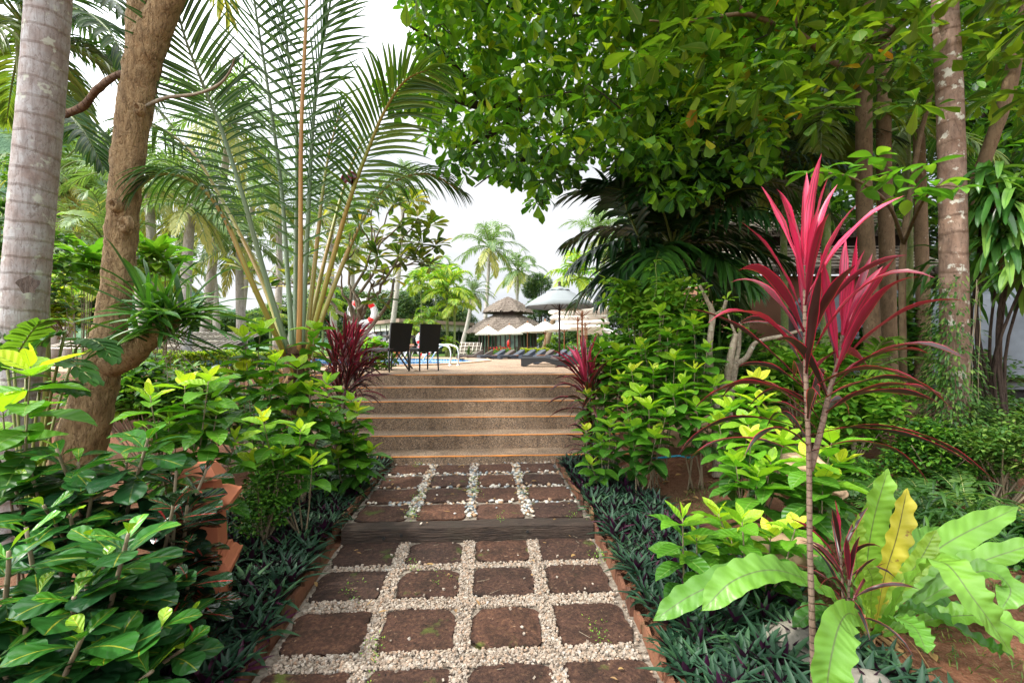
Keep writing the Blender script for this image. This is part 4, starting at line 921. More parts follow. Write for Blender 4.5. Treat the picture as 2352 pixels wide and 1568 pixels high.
# ---- low thatch screens with white battens
def screen(px0, px1, py0, py1, d, label, lean=.5):
    A = P(px0, py1, d); B = P(px1, py1, d); zt = zP(py0, d); root = thing('thatch_screen', label, 'thatch roof', A, 'low thatch roofs with white battens')
    m = MB(); n = 16; k = 6; V = []
    for i in range(n):
        for j in range(k):
            t_ = j / (k - 1); V.append((A[0] + (B[0] - A[0]) * i / (n - 1), d + lean * t_ + rnd(-.03, .03), A[2] + (zt - A[2]) * t_ + rnd(-.02, .02)))
    ix = np.arange(n * k).reshape(n, k); m.add(V, np.stack([ix[:-1, :-1], ix[1:, :-1], ix[1:, 1:], ix[:-1, 1:]], -1).reshape(-1, 4)); part(m, 'thatch', 'thatch', root, smooth=False)
    m = MB(); nx_ = max(4, int((B[0] - A[0]) / .22))
    for i in range(nx_ + 1):
        x = A[0] + (B[0] - A[0]) * i / nx_; m.tube([(x, d - .05, A[2]), (x + .1, d + lean - .05, zt)], .02, 4)
    for j in range(5):
        t_ = j / 4; m.tube([(A[0], d + lean * t_ - .05, A[2] + (zt - A[2]) * t_), (B[0], d + lean * t_ - .05, A[2] + (zt - A[2]) * t_)], .018, 4)
    part(m, 'batten', 'batten', root)
screen(1055, 1101, 787, 818, 27, 'low grey thatch with white battens, left of the pavilion')
screen(846, 880, 782, 818, 25, 'low grey thatch with white battens, left of the black chairs')
screen(300, 500, 757, 806, 16, 'grey thatched roof low behind the hedge, right of the brown trunk', 3.)
screen(95, 240, 747, 800, 15, 'grey thatched roof low between the two big left trunks', 3.)
# a leaf on the deck
m = MB(); m.straps([P(950, 852, 8.4) + (0, 0, .0)], (1, .3, .2), (0, 0, 1), .1, .05, .3, 5, 'ell', tone=.9, fold=.3)
tag(m.build('fallen_leaf', 'dry_leaf'), 'curled yellow-brown leaf lying by the right chair leg', 'leaf')
# ================= plant builders
def resample(pts, n): return curve(pts, n)
def perp(a):
    a = nrm(a); h = np.array((0, 0, 1.)) if abs(a[2]) < .9 else np.array((1., 0, 0))
    x = nrm(np.cross(a, h)); return x, np.cross(a, x)
def pinnate(m, pts, r0, r1, n, Ll, W, side=None, t0=.18, a0=68, a1=22, ldroop=.5, vee=.25, tone=(.3, .6), matl=0, matr=1, seg=6, ns=4, K=24, prof='lance', across=3, fold=.2, jit=.06, lp=None, rach=True, wfall=.6, cut=1.):
    c = resample(pts, K); T = nrm(np.gradient(c, axis=0))
    if rach: m.tube(c, np.linspace(r0, r1, K), seg, matr, .5)
    t = np.linspace(t0, cut, n); i = t * (K - 1); i0 = np.clip(i.astype(int), 0, K - 2); fr = (i - i0)[:, None]
    p = c[i0] * (1 - fr) + c[i0 + 1] * fr; tt = nrm(T[i0] * (1 - fr) + T[i0 + 1] * fr)
    if side is None:
        s = np.cross(tt, np.array((0, 0, 1.))); s = nrm(s + 1e-4)
    else: s = np.broadcast_to(nrm(side), (n, 3)); s = nrm(s - (s * tt).sum(-1, keepdims=True) * tt)
    nn = nrm(np.cross(s, tt)); q = (t - t0) / (1 - t0)
    ll = np.interp(q, *(lp or ([0, .12, .35, .6, .85, 1], [.45, .8, 1, .92, .6, .32])))
    an = np.radians(np.interp(q, [0, .5, 1], [a0, (a0 + a1) * .55, a1]))
    for sg in (-1, 1):
        j = rng.normal(0, jit, n); a = an + j
        D = tt * np.cos(a)[:, None] + s * (sg * np.sin(a))[:, None] + nn * (vee + rng.normal(0, jit, n))[:, None]
        m.straps(p, D, nn + tt * .15, Ll * ll * rnd(.88, 1.08, n), W * (wfall + (1 - wfall) * ll), ldroop * rnd(.6, 1.4, n), ns, prof, fold, rnd(tone[0], tone[1], n), mat=matl, across=across, pw=1.3)
def arch(base, az, el, Lf, droop, n=14):
    d = np.array((math.cos(az) * math.cos(el), math.sin(az) * math.cos(el), math.sin(el))); p = [np.array(base, float)]
    for i in range(n - 1):
        t = i / (n - 1); d2 = nrm(d + np.array((0, 0, -1)) * droop * t ** 1.3); p.append(p[-1] + d2 * Lf / (n - 1))
    return np.array(p)
def palm_crown(m, c, N, Lf, Ll, W, nl, el=(80, -35), droop=1.3, tone=(.2, .6), dead=3, ns=3, across=2, r=.04, seed=1, az0=None, skirt=.0):
    az = (az0 if az0 is not None else rnd(0, 6.28)) + np.arange(N) * 2.39996 + rng.normal(0, .15, N)
    for i in range(N):
        q = i / (N - 1); e = R(el[0] + (el[1] - el[0]) * q ** 1.1 + rnd(-6, 6)); L_ = Lf * rnd(.85, 1.08) * (1 if q < .85 else .8)
        pts = arch(c, az[i], e, L_, droop * rnd(.8, 1.2) * (1.1 - .3 * q)); old = i >= N - dead
        tn = (.93, 1.) if old and i >= N - dead // 2 else ((.68, .9) if q > .72 else (tone[0], tone[1]))
        pinnate(m, pts, r, r * .25, nl, Ll * (.8 if old else 1), W, None, .15, 62, 20, .9 if q < .5 else 1.6, .15, tn, 0, 1, 5, ns, 14, 'lance', across, jit=.1)
def leaf_cluster(m, C, k, Lr, Wr, el=(-.6, .5), droop=(.2, .9), tone=(0, 1), prof='ell', mat=0, n=3, across=3, fold=.15, spread=.02, az=None, wave=0.):
    C = np.asarray(C).reshape(-1, 3); N = len(C); Cc = np.repeat(C, k, 0); a = (np.tile(np.arange(k) * 2.4, N) + np.repeat(rnd(0, 6.28, N), k) + rng.normal(0, .3, N * k))
    e = rnd(el[0], el[1], N * k); D = np.stack([np.cos(a) * np.cos(e), np.sin(a) * np.cos(e), np.sin(e)], -1)
    tn = np.clip(rnd(tone[0], tone[1], N * k), 0, 1)
    m.straps(Cc + D * spread, D, np.stack([rng.normal(0, .25, N * k), rng.normal(0, .25, N * k), np.ones(N * k)], -1), rnd(*Lr, N * k), rnd(*Wr, N * k), rnd(*droop, N * k), n, prof, fold, tn, wave, mat=mat, across=across, pw=1.)
def ellip(N, c, r, shell=.0):
    v = nrm(rng.normal(0, 1, (N, 3))); q = rng.random(N) ** (1 / 3) * (1 - shell) + shell
    return np.array(c) + v * q[:, None] * np.array(r)
def wob(a, b, n=8, amp=.1):
    a, b = np.array(a, float), np.array(b, float); t = np.linspace(0, 1, n)[:, None]; L_ = np.linalg.norm(b - a)
    return a + (b - a) * t + rng.normal(0, amp * L_, (n, 3)) * np.sin(t * math.pi) * .5
def limbs(m, base, tips, r0, r1, trunk_top, mat=0, seg=7, amp=.08, sag=0.):
    """tapered trunk, then limbs that fan out to the tips through shared forks"""
    tips = np.array(tips); base = np.array(base, float); top = np.array(trunk_top, float)
    K = max(2, min(7, len(tips) // 4)); ce = tips[rng.choice(len(tips), K, replace=False)]
    for _ in range(4):
        lab = np.argmin(((tips[:, None] - ce[None]) ** 2).sum(-1), 1)
        for k in range(K):
            if (lab == k).any(): ce[k] = tips[lab == k].mean(0)
    for k in range(K):
        fk = top + (ce[k] - top) * .55 + np.array((0, 0, .12 * np.linalg.norm(ce[k] - top)))
        m.tube(wob(top, fk, 7, amp), np.linspace(r0 * .5, r0 * .27, 7), seg, mat, n=None)
        for tp in tips[lab == k]: m.tube(wob(fk, tp, 6, amp), np.linspace(r0 * .25, r1, 6), max(4, seg - 2), mat)
def shrub(label, base, tips, leafL=.17, leafW=.082, pairs=9, inter=.055, top=1., group=None, mat='shrub_leaf', young=3, dd=.45, name='leafy_shrub', stemr=.008, bare=0.):
    """upright stems with opposite leaves, young yellow leaves at the tips"""
    base = np.array(base, float); root = thing(name, label, 'shrub', base, group); ms, ml = MB(), MB()
    for j, tp in enumerate(tips):
        tp = np.array(tp, float); b = base + np.array((rnd(-.09, .09), rnd(-.09, .09), -.03)); mid = (b + tp) / 2 + np.array((rnd(-.05, .05), rnd(-.04, .04), rnd(-.04, .06)))
        b2 = b * .5 + np.array((tp[0], tp[1], b[2])) * .5 if 1 else b
        c = curve([b2 if np.hypot(*(tp - b)[:2]) > .35 else b, mid * .5 + .5 * np.array(((b2[0] + tp[0]) / 2, (b2[1] + tp[1]) / 2, (b[2] + tp[2]) / 2)), tp], 20); ms.tube(c, np.linspace(stemr, .003, 20), 6)
        ln = np.linalg.norm(tp - b); npair = int(min(pairs + rng.integers(-2, 3), max(3, ln * (1 - bare) / inter * .95)))
        sfac = rnd(.85, 1.12); yf = rnd(.8, 1.04); ang = rnd(0, 3.14)
        dist = 0
        for k in range(npair):
            t = max(0., 1 - dist / ln); ii = t * 19; i0 = int(min(ii, 18)); p = c[i0] * (1 - (ii - i0)) + c[i0 + 1] * (ii - i0)
            if k == 0: el, s_, tn = 1.0, .5, .97 * yf
            elif k == 1: el, s_, tn = .6, .78, .9 * yf
            elif k == 2: el, s_, tn = .34, 1., .68
            else: el, s_, tn = .25 - .09 * (k - 3), 1.05, max(.12, .64 - .07 * (k - 2))
            if k >= young: tn = min(tn, .62)
            tn *= top if k < 3 else 1
            for sg in (0, math.pi):
                if k > 4 and rng.random() < .15: continue
                a = ang + sg + rng.normal(0, .18); e = el + rng.normal(0, .14)
                D = np.array((math.cos(a) * math.cos(e), math.sin(a) * math.cos(e), math.sin(e)))
                ml.straps(p, D, (rng.normal(0, .2), rng.normal(0, .2), 1), 1.16 * leafL * s_ * sfac * rnd(.85, 1.12), 1.3 * leafW * s_ * sfac * rnd(.9, 1.12), dd * rnd(.5, 1.7) * (1 if k > 1 else .3), 7, 'ell', .16, np.clip(tn + rng.normal(0, .05), 0, 1), .035, wk=2.)
            ang += 1.571 + rng.normal(0, .1); dist += inter * (.35 if k < 2 else 1) * rnd(.8, 1.15)
    part(ms, 'stem', 'stem_brown', root); part(ml, 'leaves', mat, root); return root
def cordyline(label, base, stems, N, Lf, Wf, name='cordyline', group='red-leaved cordylines', dark=0., nseg=9, leaf_mat='cordyline_leaf', span=.45, r=.016, tilt=None):
    base = np.array(base, float); root = thing(name, label, 'plant', base, group); ms, ml = MB(), MB()
    for (pts, n_, Lk, sp, t_hi, t_lo) in stems:
        c = curve(pts, 40); ms.tube(c, np.linspace(r, r * .55, 40), 10, 0, .5, .06, 40)
        T = nrm(np.gradient(c, axis=0)); seglen = np.concatenate([[0], np.cumsum(np.linalg.norm(np.diff(c, axis=0), axis=1))]); tot = seglen[-1]
        for i in range(n_):
            q = i / max(1, n_ - 1); s_ = tot - sp * q ** 1.05; ii = np.interp(s_, seglen, np.arange(40)); i0 = int(min(ii, 38)); p = c[i0] * (1 - (ii - i0)) + c[i0 + 1] * (ii - i0); ax = T[i0]; x, y = perp(ax)
            a = i * 2.4 + rnd(-.25, .25); e = R(84 - 60 * q ** 1.05 + rnd(-12, 12)); lat = x * math.cos(a) + y * math.sin(a)
            D = ax * math.sin(e) + lat * math.cos(e)
            tn = t_hi + (t_lo - t_hi) * q ** .8 + rng.normal(0, .17)
            ml.straps(p, D, ax, Lf * Lk * (.88 + .25 * math.sin(min(1, q * 1.6) * 1.57)) * rnd(.85, 1.1), Wf * rnd(.85, 1.15) * (.8 if q > .8 else 1), (.4 + .85 * q) * rnd(.6, 1.6), nseg, 'cord', .26, np.clip(tn, 0, 1), .09, wk=2.5, twist=rnd(-1.4, 1.4), pw=1.6, curl=rnd(-.25, .25))
    part(ms, 'stem', 'cordyline_bark', root); part(ml, 'leaves', leaf_mat, root); return root
def bush(label, base, c, r, ncl, k, Lr, Wr, mat, tone=(0, .9), name='bush', group=None, el=(-.5, .8), droop=(.1, .7), stems=12, stem_mat='stem_brown', prof='ell', shell=.35, zmin=None, across=3, n=3, cat='shrub', sr=.01, sub=None):
    base = np.array(base, float); root = thing(name, label, cat, base, group); c = np.array(c); cs_ = ellip(8, c, np.array(r) * .62, .5); C = np.concatenate([ellip(ncl // 9, q, np.array(r) * rnd(.34, .62), shell * .6) for q in np.vstack([cs_, c])]); C = c + (C - c) * np.where(rng.random(len(C)) < .08, rnd(1.1, 1.35), 1.)[:, None]
    if zmin is not None: C = C[C[:, 2] > zmin]
    lum = C.shape[0]; ml = MB(); leaf_cluster(ml, C, k, Lr, Wr, el, droop, tone, prof, n=n, across=across); part(ml, 'foliage', mat, root)
    ms = MB(); idx = rng.choice(len(C), min(stems, len(C)), replace=False)
    for i in idx: ms.tube(curve([base + rng.normal(0, .04, 3) * (1, 1, 0), (base + C[i]) / 2 + (0, 0, .1 * r[2]), C[i]], 8), np.linspace(sr, .003, 8), 5)
    part(ms, 'stem', stem_mat, root); return root
def strap_clump(label, base, N, Lr, Wr, el=(1.2, .1), droop=(.6, 1.4), mat='strap_leaf', name='strap_leaf_plant', tone=(0, 1), prof='strap', az=None, group=None, wave=.02, cat='plant', fold=.25, nseg=8, jb=.05):
    base = np.array(base, float); root = thing(name, label, cat, base, group); m = MB(); a = rnd(*(az or (0, 6.28)), N); e = rnd(el[1], el[0], N)
    D = np.stack([np.cos(a) * np.cos(e), np.sin(a) * np.cos(e), np.sin(e)], -1)
    m.straps(base + rng.normal(0, jb, (N, 3)), D, (0, 0, 1), rnd(*Lr, N), rnd(*Wr, N), rnd(*droop, N), nseg, prof, fold, rnd(*tone, N), wave, wk=2, pw=1.1, twist=rnd(-.7, .7, N)); part(m, 'leaves', mat, root); return root
def fern(label, base, N, Lf, az=(0, 6.28), el=(.3, 1.2), nl=26, Ll=.09, W=.022, name='fern', group='arching ferns in the right undergrowth', mat='fern_leaf', droop=1.3, tone=(.1, .9)):
    base = np.array(base, float); root = thing(name, label, 'fern', base, group); m = MB()
    for i in range(N):
        pts = arch(base, rnd(*az), rnd(*el), Lf * rnd(.7, 1.15), droop * rnd(.7, 1.3)); tn = rnd(tone[0], tone[1])
        pinnate(m, pts, .005, .002, nl, Ll, W, None, .15, 75, 45, .4, .05, (max(0, tn - .15), min(1, tn + .15)), 0, 1, 4, 3, 14, 'lance', 3, wfall=.8)
    part(m, 'fronds', [mat, 'stem_green'], root); return root
def slim(pts, r):      # widths were read off a wide-angle picture, where round trunks look wider towards its edges
    pts = np.array(pts); return np.asarray(r, float) / np.sqrt(1 + (pts[:len(np.atleast_1d(r)), 0] / pts[:len(np.atleast_1d(r)), 1]) ** 2) ** 1.05
def trunk(label, pts, radii, mat, name='tree_trunk', cat='tree', group=None, seg=28, n=90, bump=.035, bf=20):
    pts = np.array(pts, float); root = thing(name, label, cat, pts[0], group); m = MB(); radii = slim(pts, radii); m.tube(pts, radii, seg, 0, .5, bump, bf, n=n); part(m, 'trunk', mat, root); return root
# ================= far trees and palms
def far_tree_mesh(seed, N=2900, r=(1, 1, .85)):
    m = MB(); cs = ellip(11, (0, 0, 0), (.72, .72, .6), .4); C = np.concatenate([ellip(N // 11, c, (.42, .42, .36), .55) for c in cs])
    leaf_cluster(m, C, 5, (.05, .1), (.03, .055), (-.7, .7), (.1, .6), (0, .8), n=2, across=2, spread=.02)
    m.t[-1] = np.clip(m.t[-1] + .0, 0, 1); return m
tree_protos = []
def far_tree(px, ptop, d, wpx, label, v, z0=.9, tall=None, name='broadleaf_tree', group='broadleaf trees behind the pool'):
    x = P(px, 0, d)[0]; top = zP(ptop, d); r = wpx / 2 / F * d; h = top - z0; rz = min(h * .48, r * 1.15) if tall is None else tall
    if v >= len(tree_protos):
        root = thing(name, label, 'tree', (0, 0, 0), group); o = far_tree_mesh(v).build('crown', 'far_leaf'); o.parent = root
        mt = MB(); mt.tube([(0, 0, -1), (.02, 0, -.7), (0, .02, -.3), (.03, 0, .1)], [.06, .05, .04, .02], 7)
        for k in range(5):
            a = k * 1.3; mt.tube([(0, .01, -.45), (.3 * math.cos(a), .3 * math.sin(a), -.1), (.55 * math.cos(a), .55 * math.sin(a), .2)], [.03, .02, .01], 5)
        t2 = mt.build('trunk', 'dark_bark'); t2.parent = root; tree_protos.append(root)
    else:
        root = copy_tree(tree_protos[v]); root['label'] = label; root['group'] = group
    root.location = (x, d, top - rz); root.scale = (r, r, rz); root.rotation_euler = (0, 0, rnd(0, 6.28))
    for ch in root.children:
        if ch.name.startswith('trunk'): ch.scale = (1, 1, max(1., (top - rz - z0) / rz))
    return root
words_far = [(640, 690, 48, 120, 'rounded dark green tree low between the coconut fronds, left of the frangipani'), (705, 655, 50, 120, 'rounded tree straight behind the big coconut palm base'),
 (775, 640, 47, 130, 'wide green tree behind the frangipani branches'), (845, 655, 46, 110, 'green tree above the left end of the flat roof'), (905, 650, 45, 110, 'dense dark tree above the middle of the flat roof'),
 (965, 640, 48, 110, 'tall dark tree behind the slim areca trunk'), (1015, 655, 50, 90, 'green tree behind the areca clump'), (1050, 690, 46, 90, 'dark tree left of the pavilion, behind the short coconut palm'),
 (1010, 745, 40, 90, 'low green tree right of the flat roofed house'), (1085, 735, 42, 80, 'low dark tree between the leaning trunk and the pavilion roof'), (1240, 618, 44, 62, 'tall feathery tree right of the pavilion roof'), (1243, 672, 40, 80, 'rounded light tree right of the pavilion, under the feathery one'),
 (1300, 742, 38, 95, 'low tree behind the far white parasols'), (1350, 700, 36, 90, 'green tree behind the cream parasols'), (1400, 690, 40, 110, 'green tree hidden behind the dark palm'), (590, 700, 40, 110, 'green tree between two pale coconut trunks'),
 (520, 705, 36, 110, 'rounded tree left of the coconut palm petioles'), (440, 690, 40, 120, 'tree behind the orchid clump on the brown trunk'), (380, 680, 38, 120, 'tree right behind the brown forked trunk'), (205, 620, 32, 120, 'tree between the grey and brown trunks'), (150, 560, 36, 150, 'larger tree just right of the grey trunk'), (40, 600, 40, 200, 'tree behind the grey coconut trunk'),
 (1205, 765, 36, 60, 'low tree peeping behind the pavilion right side')]
for i, (px, pt, d, w_, lab) in enumerate(words_far): far_tree(px, pt, d, w_ * 1.25, lab, i if i < 3 else i % 3)
fills = [(-42, 70), (-30, 75), (30, 60), (45, 55), (60, 70), (75, 60)]
coco = []
def coconut(px, py, d, pbase, Lpx, label, v, group='tall coconut palms behind the pool', mat='far_palm_leaf', z0=.9, tr=.17, nut=True, bend=None):
    cx_, cz_ = P(px, py, d)[0], zP(py, d); Lf = Lpx / F * d
    if v >= len(coco):
        root = thing('coconut_palm', label, 'palm', (0, 0, 0), group); m = MB(); palm_crown(m, (0, 0, 0), 22, 1., .27, .022, 34, (82, -48), 1.5, (.15, .55), 5, 3, 2, .013)
        o = m.build('crown', [mat, 'rachis_green']); o.parent = root; m = MB()
        for k in range(9):
            a = k * .8; m.lathe((.07 * math.cos(a), .07 * math.sin(a), -.07 - .02 * (k % 3)), [(0, -.035), (.025, -.02), (.032, 0), (.02, .025), (0, .032)], 8)
        o2 = m.build('coconut', 'areca_leaf'); o2.parent = root; coco.append((root.copy(), [o, o2]))
    else:
        root = coco[v][0].copy(); sc.collection.objects.link(root); root['label'] = label; root['group'] = group
        for ch in coco[v][1]:
            c = ch.copy(); sc.collection.objects.link(c); c.parent = root
    root.location = (cx_, d, cz_); root.scale = (Lf,) * 3; root.rotation_euler = (0, 0, rnd(0, 6.28))
    b = P(pbase[0], 0, d); b[2] = z0; ri = 1 / Lf; rot = -root.rotation_euler[2]
    w2l = lambda p: np.array((((p[0] - cx_) * math.cos(rot) - (p[1] - d) * math.sin(rot)), ((p[0] - cx_) * math.sin(rot) + (p[1] - d) * math.cos(rot)), p[2] - cz_)) / Lf
    mid = (b + np.array((cx_, d, cz_))) / 2 + (np.array((bend or rnd(-.02, .02), 0, 0)) * (cz_ - z0))
    m = MB(); m.tube([w2l(b), w2l(mid), np.zeros(3)], [tr * 1.25 / Lf, tr / Lf, tr * .8 / Lf], 12, 0, n=20); o = m.build('trunk', 'pale_bark'); o.parent = root
    return root
for a in [(1125, 567, 42, (1108, 790), 98, 'tall coconut palm above the pavilion, its crown clear against the sky', 0), (1190, 622, 50, (1186, 800), 80, 'coconut palm right behind the tallest one, yellowing fronds', 1),
 (1381, 540, 33, (1400, 800), 105, 'coconut palm right of the sky gap, fronds reaching left', 0), (928, 430, 34, (893, 800), 88, 'tall coconut palm behind the frangipani, pale trunk above the flat roof', 1), (1087, 672, 38, (1055, 790), 62, 'short coconut palm with dry hanging fronds left of the pavilion', 1),
 (530, 285, 20, (463, 800), 190, 'coconut palm with a pale leaning trunk, seen between the left fronds', 2), (585, 430, 27, (543, 775), 130, 'coconut palm with a thinner pale trunk behind the frangipani', 0), (300, 505, 24, (330, 780), 130, 'coconut palm with yellow fronds behind the brown forked trunk', 1),
 (185, 470, 20, (150, 790), 150, 'coconut palm with arching yellow fronds between the two left trunks', 2), (420, 610, 30, (405, 780), 110, 'lower coconut palm behind the orchid clump', 0), (690, 590, 33, (660, 790), 95, 'coconut palm behind the petioles of the big palm', 1), (810, 560, 36, (800, 790), 85, 'coconut palm behind the frangipani crown', 2), (60, 520, 26, (40, 800), 150, 'coconut palm almost hidden by the grey trunk', 1),
 (395, 420, 30, (380, 780), 120, 'pale coconut palm high behind the left fronds', 2), (480, 520, 26, (500, 780), 110, 'yellowish coconut palm by the pale leaning trunk', 1),
 (240, 560, 15, (225, 800), 170, 'near coconut palm with a low crown between the two left trunks', 2), (340, 420, 17, (355, 790), 180, 'coconut palm high right of the brown trunk, yellow-green fronds', 1), (440, 470, 15, (425, 800), 170, 'coconut palm crown left of the pale leaning trunk', 0), (550, 560, 19, (560, 790), 150, 'low yellow-green coconut crown under the big palm fronds', 2), (640, 470, 24, (630, 790), 130, 'coconut crown glimpsed through the big palm petioles', 1), (760, 470, 28, (770, 790), 110, 'coconut crown behind the frangipani top', 0), (130, 400, 18, (120, 800), 190, 'large coconut crown just right of the grey trunk', 1)]:
    coconut(*a[:5], a[5], a[6])
arec = []
def areca(px, pcrown, d, label, Lpx, v, z0=DZ, n=1, group='areca palms by the flat roofed house', tr=.05):
    c = P(px, pcrown, d); Lf = Lpx / F * d; h = (c[2] - z0) / Lf
    root = thing('areca_palm', label, 'palm', (c[0], d, z0), group)
    if v >= len(arec):
        m = MB(); palm_crown(m, (0, 0, 0), 13, 1., .36, .045, 26, (84, -12), 1.7, (.3, .95), 0, 4, 3, .018); o = m.build('crown', ['areca_leaf', 'rachis_green']); arec.append(o)
    else: o = arec[v].copy(); sc.collection.objects.link(o)
    o.parent = root; o.location = (0, 0, c[2] - z0); o.scale = (Lf,) * 3; o.rotation_euler = (0, 0, rnd(0, 6))
    m = MB(); m.tube([(0, 0, 0), (.03, 0, (c[2] - z0) * .5), (0, 0, c[2] - z0)], [tr * 1.1, tr * .9, tr], 10, n=12); o = m.build('trunk', 'green_bark'); o.parent = root; return root
areca(1026, 668, 23, 'bright areca palm with ringed green trunk, left of the pair by the flat roof', 85, 0, tr=.075); areca(1043, 700, 22.6, 'shorter bright areca palm, right one of the pair by the black post', 66, 1, tr=.06)
areca(967, 655, 24, 'slim areca palm with an orange-green trunk before the flat roof', 58, 0, tr=.045); areca(1000, 640, 30, 'bushy areca palm behind the bright pair', 80, 1); areca(985, 738, 22, 'low areca clump before the flat roofed house, right of the slim trunk', 52, 0); areca(944, 757, 21.5, 'small areca palm between the two black chair backs', 42, 1)
areca(1330, 640, 28, 'bright areca palm above the cream parasols', 95, 0); areca(1255, 775, 33, 'small bright palm behind the far hedge', 40, 1, z0=.8); areca(1030, 792, 22, 'low bright palm seedling behind the chrome rails', 32, 0)
areca(740, 700, 17, 'bright palm low behind the coconut petioles', 70, 1, group='bright palms in the left background'); areca(620, 735, 15, 'bright green palm low behind the yellow-tipped shrubs', 60, 0, group='bright palms in the left background'); areca(200, 660, 13, 'bright palm between the grey and the brown trunk', 95, 0, group='bright palms in the left background'); areca(375, 640, 16, 'bright feathery palm right of the brown trunk', 90, 1, group='bright palms in the left background')
# yellow-green low hedge by the pavilion
def hedge(label, A, B, wid, h, ncl, Lr, mat='hedge_leaf', tone=(.1, 1), k=6, z0=DZ, grp=None):
    A, B = np.array(A), np.array(B); root = thing('hedge', label, 'hedge', (*((A + B) / 2)[:2], z0), grp); u = rng.random(ncl); C = np.zeros((ncl, 3)); C[:, :2] = A[:2] + (B - A)[:2] * u[:, None]
    s = nrm(np.array((-(B - A)[1], (B - A)[0]))); face = rng.random(ncl); o = rnd(-1, 1, ncl); zz = rng.random(ncl)
    o = np.where(face < .45, -1 + rng.random(ncl) * .2, o); zz = np.where(face >= .45, 1 - rng.random(ncl) * .12, zz)
    C[:, :2] += s * (o * wid / 2)[:, None]; C[:, 2] = z0 + h * zz * (1 + .07 * np.sin(u * 17) + .05 * np.sin(u * 41)); m = MB()
    leaf_cluster(m, C, k, Lr, (Lr[0] * .5, Lr[1] * .5), (-.3, 1.1), (0, .5), tone, n=2, across=3 if Lr[1] > .05 else 2, spread=.01); part(m, 'foliage', mat, root)
    m = MB()
    for i in range(26):
        p = A + (B - A) * (i + .5) / 26; m.tube([(p[0], p[1], z0 - .02), (p[0] + rnd(-.05, .05), p[1], z0 + h * .9)], .012, 4)
    part(m, 'stem', 'stem_brown', root); return root
hedge('low clipped yellow-green hedge behind the slate loungers', P(1196, 0, 22), P(1262, 0, 22), .5, .38, 900, (.05, .09), tone=(.5, 1))
hedge('clipped light green hedge on top of the left retaining wall', (-6.4, 7.85), (-3.35, 7.85), .62, .40, 4200, (.035, .06), tone=(.1, .95), z0=.97)
bush('light green bush behind the far loungers, right of the yellow hedge', P(1290, 818, 24), P(1290, 800, 24), (1.1, .6, .45), 300, 6, (.1, .16), (.05, .08), 'light_leaf', across=2)
bush('bush with small red flowers left of the pavilion steps', P(1152, 818, 24), P(1150, 805, 24), (.75, .3, .25), 200, 5, (.07, .12), (.03, .05), 'light_leaf', across=2)
m = MB(); pts = ellip(26, P(1150, 799, 23.7), (.6, .2, .14)); scatter_stones(m, pts, np.full(26, .035), I1, F1, .2, rnd(0, 1, 26)); tag(m.build('red_blossom', 'red_paint'), 'scattered small red blossoms beside the pavilion steps', 'flowers', None, 'stuff')
strap_clump('spiky yellow-edged plant behind the left black chair', P(866, 818, 20.5), 26, (.35, .6), (.03, .05), (1.5, .9), (0, .2), 'hedge_leaf', 'snake_plant', (.6, 1))
strap_clump('small spiky plant standing before the low white-battened thatch', P(1077, 818, 25), 18, (.4, .8), (.04, .06), (1.5, .7), (.1, .5), 'palm_leaf', 'spiky_plant')
# leaning pale trunk behind fourth parasol
trunk('leaning pale trunk behind the fourth white parasol', [P(1247, 812, 27), P(1262, 765, 27.2), P(1275, 720, 27.4)], [.2, .17, .14], 'tan_bark', 'leaning_tree')
# ================= left foreground
def PS(*a): return [P(*q) for q in a]
GREY = [(150, -900, 3.15), (132, -400, 3.12), (112, 0, 3.1), (98, 200, 3.1), (80, 400, 3.1), (66, 570, 3.1), (52, 740, 3.1), (34, 960, 3.1), (12, 1290, 3.1)]
gp = PS(*GREY)[::-1]; top = gp[-1]
root = trunk('big grey ringed coconut trunk at the left edge of the picture', gp, [.2, .185, .182, .178, .176, .172, .17, .168, .165], 'grey_bark', 'coconut_palm', 'palm', None, 36, 240, .012, 60)
m = root.children[0].data; m2 = MB(); palm_crown(m2, top, 15, 3.4, .8, .05, 46, (70, -5), 1.2, (.1, .5), 2, 3, 2, .035); part(m2, 'crown', ['coconut_leaf', 'rachis_green'], root)
m2 = MB(); a = P(66, 655, 2.93); m2.add(np.array([a + (math.cos(t) * .075 * (1 + .25 * math.sin(3 * t)), -.004, math.sin(t) * .055 * (1 + .2 * math.sin(5 * t))) for t in np.linspace(0, 6.28, 14)[:-1]]), [tuple(range(13))]); part(m2, 'knot_hole', 'dark_bark', root)
# brown forked tree
BR = [(160, 1290, 3.4), (166, 1120, 3.4), (202, 960, 3.4), (232, 850, 3.4), (256, 740, 3.42), (270, 640, 3.42), (279, 540, 3.42), (286, 450, 3.42), (297, 340, 3.42), (318, 200, 3.42), (338, 110, 3.4), (385, 0, 3.38), (455, -170, 3.3), (560, -420, 3.2)]
root = trunk('rough brown tree trunk leaning and forking, second trunk from the left', PS(*BR), [.27, .24, .2, .165, .138, .13, .133, .13, .138, .145, .15, .12, .1, .08], 'brown_bark', 'forked_tree', 'tree', None, 40, 220, .06, 46)
m2 = MB(); m2.tube(PS((322, 170, 3.42), (322, 60, 3.45), (326, -60, 3.5), (316, -250, 3.6), (290, -480, 3.7)), [.09, .088, .084, .07, .05], 24, 0, .5, .05, 20, n=60)
part(m2, 'fork', 'brown_bark', root)
m2 = MB(); m2.tube(PS((240, 840, 3.4), (285, 825, 3.35), (340, 780, 3.3), (395, 735, 3.28), (425, 700, 3.3)), [.1, .09, .075, .06, .03], 20, 0, .5, .08, 9, n=40)
part(m2, 'branch_stub', 'brown_bark', root)
m2 = MB(); m2.tube(PS((295, 165, 3.45), (262, 176, 3.6), (225, 205, 3.8), (190, 245, 4.), (150, 262, 4.2)), [.02, .024, .028, .03, .034], 10, 0, .5, .16, 9, n=24)
